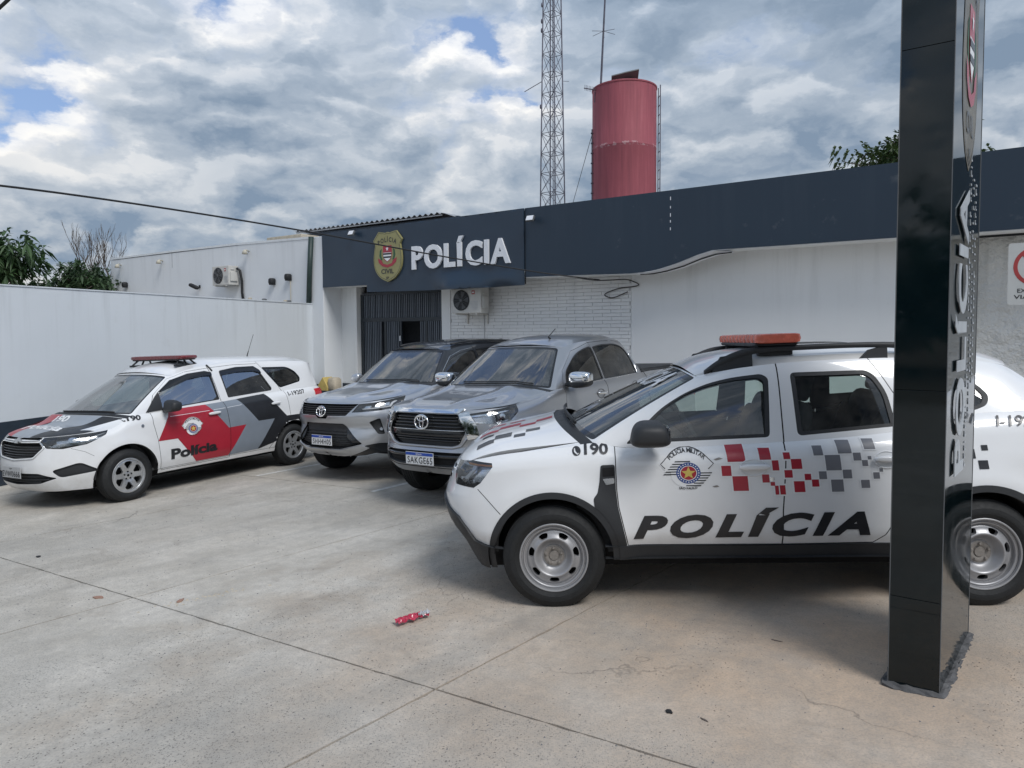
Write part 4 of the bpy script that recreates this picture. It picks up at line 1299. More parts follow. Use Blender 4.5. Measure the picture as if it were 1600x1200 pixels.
    shp = [('reflector', S.side(circ(.34, .80, .052, 18, ry=.045), None), M_CHROME, -.02), ('lamp_bulb', S.side(circ(.34, .80, .018, 10), None), M_DWHT, -.010),
           ('daylight_strip', S.side([(.44, .765), (.47, .765), (.56, .84), (.64, .862), (.665, .874), (.56, .852), (.49, .83)], .03), M_ALLOY, -.02),
           ('lamp_mask', S.front([(-.42, .80), (-.42, .835), (-.52, .84), (-.56, .79), (-.50, .75)], .03), M_PLAST, -.03)]
    lamp(S, 'headlight', root, hl, .05, M_REFL, M_LAMPG, shp)
    for s_ in (1, -1):
        S.patch('tail_light', M_REDL, root, [rl if s_ > 0 else mir(rl)], off=.012, skirt=.04)
    S.regions([dict(n=None, p=q) for q in ar], True, root, (-S.S * .90, S.S * .90, .12, S.mv), .14, M_INT, -.045, 'inner_panel')
    # greenhouse
    uc = S.u_at_x(1.0); c = np.abs(S.top(uc)[0])
    Bf = [(.74, 0, 1.03), (.78, .35, 1.03), (.87, .60, 1.03), (c[0], c[1], c[2])]
    xs = np.linspace(uc, S.u_at_x(4.14), 14); Bs = [tuple(np.abs(q)) for q in S.top(xs)]
    ur = np.linspace(xs[-1], S.S, 7); Br = [tuple(np.abs(q)) for q in S.top(ur)]
    Tf = [(1.52, 0, 1.515), (1.54, .3, 1.508), (1.60, .50, 1.487), (1.66, .575, 1.465)]
    Ts = [(1.66, .575, 1.465), (1.9, .59, 1.535), (2.2, .60, 1.575), (2.6, .605, 1.597), (3.1, .60, 1.600), (3.6, .585, 1.590), (3.9, .565, 1.575), (4.12, .545, 1.55), (4.2, .52, 1.53)]
    Tr = [(4.2, .52, 1.53), (4.25, .35, 1.55), (4.27, 0, 1.56)]
    G = House((Bf, Bs, Br), (Tf, Ts, Tr), corner=.12, hd=.60, tumble=.80, fb=.035)
    fw = rounded([(1.236, 1.040), (1.367, 1.236), (1.618, 1.396), (1.87, 1.468), (2.12, 1.494), (2.215, 1.470), (2.268, 1.105)], [.02, .3, .3, .3, .05, .04, .02], 4)
    rw = rounded([(2.41, 1.118), (2.355, 1.485), (2.64, 1.522), (2.96, 1.522), (3.05, 1.465), (3.205, 1.196), (3.185, 1.162)], [.02, .05, .2, .06, .06, .03, .02], 4)
    qw = rounded([(3.36, 1.188), (3.11, 1.513), (3.60, 1.500), (3.745, 1.425), (3.820, 1.320), (3.79, 1.258)], [.03, .03, .10, .05, .04, .04], 4)
    F1, F2, F3 = G.side(fw, .04), G.side(rw, .04), G.side(qw, .04)
    g1, g2, g3 = shrink(F1, .016), shrink(F2, .018), shrink(F3, .030)
    ws = densify(rounded([(-G.s1 * .955, .02), (-G.s1 * .955, .60 * .97), (G.s1 * .955, .60 * .97), (G.s1 * .955, .02)], .03), .06); wsi = densify(shrink(ws, .022), .06)
    rg0 = densify([(G.s2 + .22, .12 * G.mv), (G.S, .12 * G.mv), (G.S, .86 * G.mv), (G.s2 + .18, .86 * G.mv)], .06)
    gr = [dict(n='window', p=g1, m=M_GLASSW2, off=-.010, par=par(fdo)), dict(n='window', p=g2, m=M_GLASSW2, off=-.010, par=par(rdo)), dict(n='window', p=g3, m=M_GLASS, off=-.008),
          dict(n='window_frame', p=F1, m=M_PLAST, off=-.002, par=par(fdo), sk=(-.02, M_PLAST)), dict(n='window_frame', p=F2, m=M_PLAST, off=-.002, par=par(rdo), sk=(-.02, M_PLAST)), dict(n='window_frame', p=F3, m=M_PLASTG, off=-.002),
          dict(n='windshield', p=wsi, m=M_GLASSW3, off=-.004, mir=False), dict(n='windshield_border', p=ws, m=M_PLASTG, off=-.004, mir=False), dict(n='rear_window', p=rg0, m=M_GLASSD, off=-.004)]
    for L in ([(2.29, 1.05), (2.25, 1.30), (2.20, 1.58)], [(3.40, 1.10), (3.32, 1.24), (3.10, 1.52), (3.04, 1.60)], [(1.20, 1.02), (1.33, 1.24), (1.60, 1.43), (1.86, 1.51), (2.20, 1.545), (2.6, 1.57), (3.04, 1.57)]):
        gr.append(dict(n='panel_gap', p=strip(G.side(L, .04, False), .006), m=M_DARK, off=-.006))
    G.regions(gr, True, root, (-G.S, G.S, 0, G.mv), .06, M_WHITE, restname='pillars')
    G.regions([dict(n=None, p=g1), dict(n=None, p=g2), dict(n=None, p=g3), dict(n=None, p=wsi, mir=False), dict(n=None, p=rg0)], True, root, (-G.S, G.S, 0, G.mv), .10, M_INTL, -.035, 'pillar_lining')
    # rain deflectors over the windows
    G.patch('rain_deflector', M_PLASTG, fdo[0], [G.side(rounded([(1.40, 1.268), (1.61, 1.405), (1.87, 1.478), (2.13, 1.503), (2.228, 1.48), (2.225, 1.435), (2.12, 1.440), (1.87, 1.410), (1.62, 1.330)], .01), .04)], off=.014, skirt=.012)
    G.patch('rain_deflector', M_PLASTG, rdo[0], [G.side(rounded([(2.36, 1.495), (2.64, 1.532), (2.96, 1.532), (3.05, 1.475), (3.075, 1.425), (2.95, 1.462), (2.64, 1.462), (2.36, 1.430)], .015), .04)], off=.014, skirt=.012)
    roof = Cap(lambda q: G.topc(q * G.s1), lambda p: G.topc(G.s1 + (G.s2 - G.s1) * p), lambda q: G.topc(np.where(q >= 0, 1, -1) * (G.S - (G.S - G.s2) * np.abs(q))),
               lambda p, q: .050 * (1 - np.abs(q) ** 2.4) * np.minimum(1, (p + .02) * 4) ** .5 * np.minimum(1, (1.02 - p) * 6) ** .5, 2.6, .6)
    roof.regions([], True, root, (0, 2.6, -.6, .6), .08, M_WHITE, restname='roof')
    roof.regions([], True, root, (.06, 2.54, -.56, .56), .2, M_INTL, -.04, 'headliner')
    ua = .66
    hood = Cap(lambda q: S.ev(q * ua, np.ones_like(q)), lambda p: S.top(ua + (uc - ua) * p), lambda q: G.base(q * G.s1),
               lambda p, q: (.075 + .03 * p) * (1 - np.abs(q) ** 2.6) * np.minimum(1, p * 2.2) ** .8 * (1 - .6 * p), 1.0, .8)
    hood.regions([dict(n='cowl', p=densify([(.90, -.8), (1.0, -.8), (1.0, .8), (.90, .8)], .06), m=M_PLAST, off=-.004, mir=False),
                  dict(n='panel_gap', p=[(0, .775), (.9, .775), (.9, .768), (0, .768)], m=M_DARK, off=-.006, mir=False), dict(n='panel_gap', p=[(0, -.775), (.9, -.775), (.9, -.768), (0, -.768)], m=M_DARK, off=-.006, mir=False)],
                 True, root, (0, 1.0, -.8, .8), .05, M_WHITE, restname='hood')
    # bonnet livery: red towards the far side, grey in the middle, black nearest
    hood.patch('hood_decal', M_DRED, root, [densify([(.0, -.765), (.0, -.34), (.89, -.12), (.89, -.765)], .05)], off=.003)
    hood.patch('hood_decal', M_DLG, root, [densify([(.0, -.34), (.0, .20), (.89, .54), (.89, -.12)], .05)], off=.003)
    hood.patch('hood_decal', M_DBLK, root, [densify([(.0, .20), (.0, .765), (.89, .765), (.89, .54)], .05)], off=.003)
    top_text(hood, root, 'lettering', M_DWHT, 'Polícia', .30, -.02, .80, .13, .03, off=.006)
    top_text(hood, root, 'lettering', M_DWHT, '190', .56, .04, .30, .09, .03, off=.006)
    for d in (0, .03): hood.rod('wiper', M_PLAST, root, densify([(.97, .62), (.945, .20), (.935, -.15)], .1, False), .008, .02 + d * .5)
    # light bar on roof brackets
    M = Matrix.Translation((1.98, 0, 1.708)) @ Matrix.Rotation(R(0), 4, 'Y')
    bar = MB().sell((0, 0, 0), (.14, .58, .030), .35, .2, 40, 8, M).build('light_bar', M_DKRED, root, smooth=True, angle=45)
    MB().sell((0, 0, -.030), (.13, .56, .012), .35, .2, 40, 6, M).build('light_bar_base', M_PLAST, bar, smooth=True)
    for s_ in (-1, 1):
        m = MB()
        for dx in (-.15, .0, .15): m.tube([(1.98 + dx, s_ * .50, 1.60), (1.98 + dx * .55, s_ * .44, 1.68)], .013, 6)
        m.box(1.80, s_ * .49 - .015, 1.585, 2.16, s_ * .49 + .015, 1.612)
        m.build('light_bar_foot', M_PLAST, bar)
    S2 = G.side([(2.21, 1.585), (2.255, 1.50)], .03, False)
    G.rod('roof_strap', M_PLAST, root, S2, .012, .004)
    MB().sell((3.40, 0, 1.655), (.06, .035, .022), .8, .8, 14, 8).tube([(3.40, 0, 1.66), (3.44, 0, 1.76)], .010, 6, r2=.006).tube([(3.44, 0, 1.76), (3.55, 0, 2.02)], .0035, 6).build('antenna', M_PLAST, root, smooth=True)
    side_mirror(root, 1.40, .985, 1.10, M_PLAST, 1, (.075, .115, .075)); side_mirror(root, 1.40, .985, 1.10, M_PLAST, -1, (.075, .115, .075))
    G.patch('mirror_sail', M_PLAST, fdo[0], [G.side([(1.17, 1.035), (1.40, 1.05), (1.40, 1.27), (1.33, 1.21)], .04)], off=.012, skirt=.012)
    door_handle(S, par(fdo), 2.10, .935, M_WHITE, .19, tilt=R(3), cup=False); door_handle(S, par(rdo), 3.17, .972, M_WHITE, .17, tilt=R(3), cup=False)
    # livery on the side
    red = [(1.48, 1.06), (1.983, 1.10), (2.319, .712), (2.612, .722), (2.308, .332), (1.804, .330), (1.532, .668), (1.261, .668)]
    grey = [(1.983, 1.10), (2.50, 1.12), (2.834, .748), (3.129, .751), (2.812, .345), (2.308, .332), (2.612, .722), (2.319, .712)]
    blk = [(2.50, 1.12), (2.995, 1.16), (3.359, .769), (3.80, .768), (3.62, .60), (3.08, .40), (2.849, .345), (2.812, .345), (3.129, .751), (2.834, .748)]
    def lay(poly, mt, off):
        p = S.side(poly, .04)
        v, f = tri2d([p], [], .05)
        A = np.array(v); F = [t for t in f if not inside([A[list(t)].mean(0)], ar[1])[0]]
        S.mesh('side_decal', mt, root, A, F, off * .7)
    lay(red, M_DRED, .0035); lay(grey, M_DGREY2, .0035); lay(blk, M_DBLK, .0035)
    S.patch('panel_gap', M_DARK, root, [strip(S.side([(2.332, .31), (2.343, .70), (2.30, 1.10)], .05, False), .006), strip(S.side([(3.16, .50), (3.33, .68), (3.437, .76)], .05, False), .006)], off=.0048, grid=None)
    side_text(S, fdo[0], 'lettering', M_DBLK, 'Polícia', 1.429, 2.119, .412, .132, .045, 0, .026, off=.0050)
    pol_emblem(on_side(S, 1.757, .80, .158, .140), fdo[0])
    side_text(S, root, 'lettering', M_DBLK, 'I-19207', 3.455, 3.80, 1.058, .058, .010, .0, .05, off=.005)
    side_text(S, root, 'lettering', M_DBLK, '190', .905, 1.073, .960, .058, .04, .2)
    side_text(S, root, 'phone_symbol', M_DBLK, 'C', .862, .895, .957, .056, .03, .2)
    p = S.side(circ(1.07, .885, .02, 12), None); S.patch('side_lamp', M_REFL, root, [p], off=.008, skirt=.008)
    licence_plate(root, front_matrix(S, 0.0, .452, .02), 'EVW0666', 'grey')
    for x in (.87, 3.49):
        for s_ in (1, -1): wheel(root, x, .765, .318, .195, .205, 'cover', s_)
    wheel_wells(root, [(.87, .315), (3.49, .315)], .382, .83, .28)
    MB().box(.60, -.60, .20, 4.0, .60, .32).build('underbody', M_DARK, root)
    interior(root, 1.1, 4.1, .76, .30, .50, 1.78, 2.10, 2.95, 1.04)
    MB().box(1.0, -.7, .35, 1.3, .7, .95).build('bulkhead', M_INT, root)
    return root
# ------------------------------------------------------------------ shared shapes of the two silver cars
def oval_badge(S, root, y, z, r, push=.02):
    M = front_matrix(S, y, z, push)
    def ring(rx, rz, t, cz=0.0):
        P = [M @ Vector((rx * math.cos(a), 0, cz + rz * math.sin(a))) for a in [2 * math.pi * k / 28 for k in range(29)]]
        return MB().tube(P, t, 6, cap=False)
    o = ring(r, r * .74, r * .10).build('oval_badge', M_CHROME, root, smooth=True)
    ring(r * .62, r * .27, r * .075, r * .38).build('badge_ring', M_CHROME, o, smooth=True)
    ring(r * .27, r * .66, r * .075, .0).build('badge_ring', M_CHROME, o, smooth=True)
    return o

def greenhouse_regions(G, root, wins, doors, bodymat, glass, lining, gaps=(), frame=M_PLASTG, wsg=None, trim=None, rearwin=True, frameoff=-.002, shr=.018, wsm=.955, pillars=None):
    gr = []; holes = []
    for i, (w, d) in enumerate(zip(wins, doors)):
        P = G.side(w, .04); g = shrink(P, shr); par = (lambda L: (lambda k: L[k]))(d) if d else root
        gr.append(dict(n='window', p=g, m=glass, off=-.008, par=par)); gr.append(dict(n='window_frame', p=P, m=frame, off=frameoff, par=par, sk=(-.018, frame)))
        holes.append(dict(n=None, p=g))
    H = G.mv
    ws = densify(rounded([(-G.s1 * wsm, .02), (-G.s1 * wsm, H * .975), (G.s1 * wsm, H * .975), (G.s1 * wsm, .02)], .04), .06); wsi = densify(shrink(ws, .03), .06)
    gr += [dict(n='windshield', p=wsi, m=wsg or glass, off=-.004, mir=False), dict(n='windshield_border', p=ws, m=M_PLASTG, off=-.004, mir=False)]
    if rearwin:
        rg = densify([(G.s2 + .16, .12 * H), (G.S, .12 * H), (G.S, .84 * H), (G.s2 + .14, .84 * H)], .06)
        gr.append(dict(n='rear_window', p=rg, m=glass, off=-.004)); holes.append(dict(n=None, p=rg))
    for L in gaps: gr.append(dict(n='panel_gap', p=strip(G.side(L, .04, False), .006), m=M_DARK, off=-.006))
    if pillars: gr += pillars
    G.regions(gr, True, root, (-G.S, G.S, 0, H), .06, bodymat, restname='pillars')
    G.regions(holes + [dict(n=None, p=wsi, mir=False)], True, root, (-G.S, G.S, 0, H), .10, lining, -.035, 'pillar_lining')

def simple_roof(G, root, mat, crown, L, sh=3.0, name='roof'):
    roof = Cap(lambda q: G.topc(q * G.s1), lambda p: G.topc(G.s1 + (G.s2 - G.s1) * p), lambda q: G.topc(np.where(q >= 0, 1, -1) * (G.S - (G.S - G.s2) * np.abs(q))),
               lambda p, q: crown * (1 - np.abs(q) ** 2.4) * np.minimum(1, (p + .02) * sh) ** .5 * np.minimum(1, (1.02 - p) * 6) ** .5, L, .6)
    roof.regions([], True, root, (0, L, -.6, .6), .08, mat, restname=name)
    roof.regions([], True, root, (.06, L - .06, -.56, .56), .2, M_INTL, -.04, 'headliner')
    return roof

def hood_of(S, G, root, mat, ua, uc, crown, creases=(), rear_band=.93):
    def cw(p, q):
        z = crown(p, q)
        for (q0, w, h, p0) in creases:
            qq = q0 * (1 - .25 * (1 - p)) if q0 > .3 else q0
            z = z + h * np.exp(-((np.abs(q) - qq) / w) ** 2) * np.clip((p - p0) * 3, 0, 1) * np.clip((1.05 - p) * 6, 0, 1)
        return z
    hood = Cap(lambda q: S.ev(q * ua, np.ones_like(q)), lambda p: S.top(ua + (uc - ua) * p), lambda q: G.base(q * G.s1), cw, 1.0, .8)
    hood.regions([dict(n='cowl', p=densify([(rear_band, -.8), (1.0, -.8), (1.0, .8), (rear_band, .8)], .06), m=M_PLAST, off=-.004, mir=False),
                  dict(n='panel_gap', p=[(0, .778), (rear_band, .778), (rear_band, .770), (0, .770)], m=M_DARK, off=-.006, mir=False), dict(n='panel_gap', p=[(0, -.778), (rear_band, -.778), (rear_band, -.770), (0, -.770)], m=M_DARK, off=-.006, mir=False)],
                 True, root, (0, 1.0, -.8, .8), .04, mat, restname='hood')
    for d in (0, .02): hood.rod('wiper', M_PLAST, root, densify([(.985, .60), (.965, .15), (.955, -.20)], .1, False), .008, .02 + d)
    return hood

# ------------------------------------------------------------------ silver pickup
def build_pickup():
    root = empty('pickup_truck', 'silver double cab pickup with chrome mirrors and grille surround, between the two SUVs', 'pickup truck', mat=ground_matrix(-.965, 7.333, R(53.05)))
    W = .925; PM = M_SILVER2
    S = Band([(.04, 0, .40, 1.060), (.045, .25, .40, 1.062), (.07, .45, .40, 1.068), (.15, .62, .42, 1.075), (.27, .76, .44, 1.080), (.45, .86, .44, 1.085),
              (.70, .905, .45, 1.10), (1.0, W, .45, 1.135), (1.30, W, .40, 1.195), (1.7, W, .40, 1.215), (2.5, W, .40, 1.245), (3.4, W, .40, 1.270), (3.60, W, .42, 1.285),
              (4.4, W, .50, 1.295), (5.0, .915, .50, 1.30), (5.20, .88, .50, 1.30), (5.29, .70, .50, 1.30), (5.31, .35, .50, 1.30), (5.31, 0, .50, 1.30)],
             side=[(.3, .08), (.42, .055), (.52, .02), (.62, .0), (.80, .0), (.92, .010), (1.0, .028), (1.08, .040), (1.18, .048), (1.3, .075)],
             front=[(.38, .16), (.44, .10), (.50, .03), (.56, .015), (.64, .025), (.70, .06), (.80, .035), (.88, .04), (.98, .05), (1.08, .07)],
             rear=[(.3, .1), (.5, .02), (.6, 0), (.66, .06), (1.0, .06), (1.3, .06)],
             roll=.035, vroll=.88, flares=[(.98, .385, .46, .030, .10), (4.065, .385, .46, .025, .10)])
    ar = [S.arch(.98, .40, .455), S.arch(4.065, .40, .45)]
    fd = [(1.55, 1.30), (1.50, 1.0), (1.49, .70), (1.55, .45), (2.52, .45), (2.50, .80), (2.47, 1.30)]
    rd = [(2.475, 1.30), (2.505, .80), (2.525, .45), (3.28, .45), (3.40, .62), (3.50, .80), (3.54, 1.0), (3.52, 1.33)]
    hl = densify(S.front([(-.470, .945), (-.455, 1.025), (-.60, 1.045)], None) + S.side([(.30, 1.062), (.50, 1.085), (.645, 1.108), (.625, 1.035), (.50, .955), (.38, .930)], None) + S.front([(-.60, .935)], None), .035)
    rl = densify(S.side([(5.12, .85), (5.12, 1.24), (5.23, 1.24), (5.23, .85)], None), .05)
    grl = S.front(rounded([(-.455, 1.035), (-.545, .85), (-.47, .73), (-.38, .705), (.38, .705), (.47, .73), (.545, .85), (.455, 1.035)], .03), .04)
    low = S.front(rounded([(-.60, .52), (-.64, .60), (-.56, .645), (.56, .645), (.64, .60), (.60, .52), (.35, .49), (-.35, .49)], .03), .04)
    regs = []
    def cut(line, w=.006): regs.append(dict(n='panel_gap', p=strip(S.side(line, .05, False), w), m=M_DARK, off=-.007))
    for p in ar: regs.append(dict(n=None, p=p))
    cut(fd); cut(rd); cut([(3.58, 1.33), (3.57, .55)], .02)
    regs += [dict(n=None, p=hl), dict(n=None, p=rl), dict(n=None, p=grl, mir=False), dict(n=None, p=low, mir=False)]
    skid = densify([(0, -.05)] + S.front([(0, .475), (-.40, .475), (-.66, .53)], None) + S.side([(.42, .56), (.42, .3)], None) , .04)
    regs.append(dict(n='lower_bumper', p=skid, m=PM, off=.006, key='lb'))
    regs.append(dict(n='front_bumper', p=densify([(0, -.05)] + S.front([(0, .70), (-.48, .70), (-.60, .80)], None) + S.side([(.30, .84), (.45, .80), (.56, .70), (.62, .2)], None), .04), m=PM, key='fb'))
    regs.append(dict(n='door', p=S.side(fd, .05), m=PM, key='fdoor')); regs.append(dict(n='door', p=S.side(rd, .05), m=PM, key='rdoor'))
    bed = S.side([(3.59, 1.40), (3.59, .3), (5.10, .3), (5.10, 1.40)], .05)
    regs.append(dict(n='cargo_bed', p=bed, m=PM, key='bed'))
    o = S.regions(regs, True, root, (-S.S, S.S, 0, S.mv), .045, PM)
    fdo, rdo = o['fdoor'], o['rdoor']
    g = S.patch('grille', M_DARK, root, [grl], off=-.06); S.wall('grille_edge', M_PLASTG, g, grl, .0, -.06)
    for z, w in ((1.005, .455), (.972, .475), (.938, .49), (.903, .51)):
        S.rod('grille_bar', M_PLASTG, g, S.front([(-w, z), (0, z), (w, z)], .06, False), .010, -.025)
    S.patch('grille_beam', M_PLASTG, g, [S.front(rounded([(-.535, .868), (-.535, .80), (.535, .80), (.535, .868)], .02), .04)], off=-.018, skirt=.03)
    for z, w in ((.775, .50), (.745, .47)): S.rod('grille_bar', M_PLASTG, g, S.front([(-w, z), (0, z), (w, z)], .06, False), .010, -.03)
    S.rod('grille_line', M_CHROME, g, S.front([(-.54, .868), (0, .868), (.54, .868)], .06, False), .004, -.010)
    S.patch('chrome_surround', M_CHROME, root, [S.front(rounded([(-.51, 1.085), (-.46, 1.038), (.46, 1.038), (.51, 1.085), (.45, 1.100), (-.45, 1.100)], .01), .04)], off=.018, skirt=.03)
    for s_ in (-1, 1):
        q = rounded([(-.462, 1.035), (-.555, 1.055), (-.64, .93), (-.665, .84), (-.655, .80), (-.565, .785), (-.553, .85)], .015)
        p = S.front(q, .03)
        S.patch('chrome_surround', M_CHROME, root, [p if s_ < 0 else mir(p)], off=.022, skirt=.035)
    S.rod('grille_trim', PM, root, S.front([(-.56, .80), (-.485, .715), (-.385, .690), (.385, .690), (.485, .715), (.56, .80)], .04, False), .014, .004)
    g2 = S.patch('air_intake', M_DARK, root, [low], off=-.03); S.wall('intake_edge', M_PLAST, g2, low, .0, -.03)
    S.rod('intake_bar', M_PLASTG, g2, S.front([(-.62, .60), (.62, .60)], .06, False), .02, -.015)
    oval_badge(S, root, 0.0, .948, .098, .02)
    sh1 = densify(S.front([(-.49, .955), (-.485, 1.015), (-.60, 1.030)], None) + S.side([(.30, 1.045), (.50, 1.068), (.60, 1.085), (.59, 1.07), (.30, 1.025)], None) + S.front([(-.51, 1.00), (-.51, .970)], None) + S.side([(.26, .955), (.26, .940)], None) + S.front([(-.60, .945)], None), .03)
    pod = S.side(circ(.42, 1.005, .060, 18, ry=.038), None); pod2 = S.side(circ(.42, 1.005, .028, 14), None)
    lamp(S, 'headlight', root, hl, .045, M_REFL, M_LAMPG, [('chrome_strip', sh1, M_CHROME, -.018), ('lamp_pod', pod, M_PLASTG, -.022), ('lens', pod2, M_CHROME, -.010), ('lamp_mask', S.side([(.36, 1.05), (.58, 1.075), (.60, 1.04), (.50, .97), (.36, .955)], .03), M_PLAST, -.032)])
    for s_ in (1, -1): S.patch('tail_light', M_REDL, root, [rl if s_ > 0 else mir(rl)], off=.006, skirt=.03)
    S.regions([dict(n=None, p=q) for q in ar], True, root, (-S.S * .62, S.S * .62, .10, S.mv), .14, M_INT, -.045, 'inner_panel')
    uc = S.u_at_x(1.33); c = np.abs(S.top(uc)[0])
    Bf = [(1.08, 0, 1.235), (1.11, .35, 1.235), (1.20, .64, 1.225), (c[0], c[1], c[2])]
    uk = S.u_at_x(3.53); xs = np.linspace(uc, uk, 12); Bs = [tuple(np.abs(q)) for q in S.top(xs)]
    k = Bs[-1]; Br = [k, (3.555, .60, k[2]), (3.56, 0, k[2])]
    Tf = [(1.80, 0, 1.700), (1.81, .3, 1.694), (1.85, .50, 1.680), (1.90, .575, 1.660)]
    Ts = [(1.90, .575, 1.660), (2.1, .60, 1.705), (2.4, .615, 1.735), (2.8, .615, 1.745), (3.1, .605, 1.742), (3.30, .59, 1.725), (3.40, .56, 1.69)]
    Tr = [(3.40, .56, 1.69), (3.43, .35, 1.725), (3.44, 0, 1.735)]
    G = House((Bf, Bs, Br), (Tf, Ts, Tr), corner=.13, hd=.60, tumble=.80)
    fw = rounded([(1.60, 1.225), (1.68, 1.385), (2.00, 1.575), (2.20, 1.635), (2.395, 1.668), (2.43, 1.655), (2.47, 1.255)], [.02, .2, .3, .3, .03, .03, .02], 4)
    rw = rounded([(2.50, 1.256), (2.46, 1.660), (2.70, 1.688), (3.08, 1.690), (3.27, 1.640), (3.37, 1.50), (3.40, 1.283)], [.02, .03, .3, .15, .10, .10, .04], 4)
    gaps = [[(2.48, 1.24), (2.45, 1.50), (2.42, 1.76)], [(1.52, 1.20), (1.64, 1.40), (1.98, 1.62), (2.42, 1.715), (2.8, 1.73), (3.10, 1.728), (3.34, 1.68), (3.46, 1.50), (3.50, 1.27)]]
    greenhouse_regions(G, root, [fw, rw], [fdo, rdo], PM, M_GLASSD, M_INT, gaps, wsg=M_GLASSW, frame=M_PLAST)
    G.rod('chrome_trim', M_CHROME, root, G.side([(1.60, 1.220), (2.47, 1.248), (3.38, 1.277), (3.41, 1.40), (3.36, 1.55)], .04, False), .006, .004)
    roof = simple_roof(G, root, PM, .055, 1.6)
    hood = hood_of(S, G, root, PM, .62, uc, lambda p, q: .075 * (1 - np.abs(q) ** 3) * np.minimum(1, p * 3.0) ** .7 * (1 - .45 * p), [(.50, .07, .022, .05)])
    # bonnet bulge lines like the photo's dark creases
    # cargo bed cover
    ub = S.u_at_x(3.60)
    ue = S.u_at_x(5.16)
    cap = Cap(lambda q: np.stack([np.full_like(q, 3.58), -q * .875, np.full_like(q, 1.285)], 1), lambda p: S.top(ub + (ue - ub) * p), lambda q: np.stack([np.full_like(q, 5.26), -q * .84, np.full_like(q, 1.30)], 1), lambda p, q: .012 + 0 * p, 1.6, .86)
    cap.regions([dict(n='bed_cover', p=densify([(.03, -.80), (1.56, -.80), (1.56, .80), (.03, .80)], .1), m=M_PLAST, off=.025, mir=False)], True, root, (0, 1.6, -.86, .86), .12, PM, restname='bed_rail')
    for s_ in (1, -1): cap.wall('cover_edge', M_PLAST, root, [(.03, .80 * s_), (1.56, .80 * s_)], .0, .028, closed=False)
    MB().box(3.62, -.62, .70, 3.64, .62, 1.26).build('bed_front', M_PLAST, root)
    for s_ in (1, -1): side_mirror(root, 1.60, 1.035, 1.300, M_PLAST, s_, (.088, .130, .092), capmat=None)
    for s_ in (1, -1):
        M = Matrix.Translation((1.592, -s_ * 1.035, 1.312))
        MB().sell((0, 0, .012), (.092, .134, .072), .62, .55, 28, 16, M).build('mirror_cap', M_CHROME, root, smooth=True)
    door_handle(S, lambda k: fdo[k], 2.30, 1.095, M_CHROME, .20, tilt=R(-2), cupmat=M_DARKC); door_handle(S, lambda k: rdo[k], 3.22, 1.135, M_CHROME, .20, tilt=R(-2), cupmat=M_DARKC)
    side_text(S, root, 'lettering', M_ALLOY, 'HILUX', 1.60, 1.80, .93, .042, .01, .2)
    roof_a = MB().tube([(2.12, -.30, 1.765), (2.02, -.32, 1.80)], .014, 6, r2=.008).tube([(2.02, -.32, 1.80), (2.24, -.28, 1.90)], .006, 6)
    roof_a.build('antenna', M_PLAST, root, smooth=True)
    licence_plate(root, front_matrix(S, 0.0, .572, .035), 'SAKGE65', 'blue')
    for x in (.98, 4.065):
        for s_ in (1, -1): wheel(root, x, .80, .388, .265, .225, 'alloy', s_)
    wheel_wells(root, [(.98, .40), (4.065, .40)], .46, .87, .32)
    MB().box(.60, -.62, .36, 5.0, .70, .46).build('underbody', M_DARK, root)
    interior(root, 1.5, 3.5, .80, .42, .66, 1.97, 2.35, 3.02, 1.18)
    MB().box(1.2, -.75, .46, 1.55, .75, 1.1).build('bulkhead', M_INT, root)
    return root

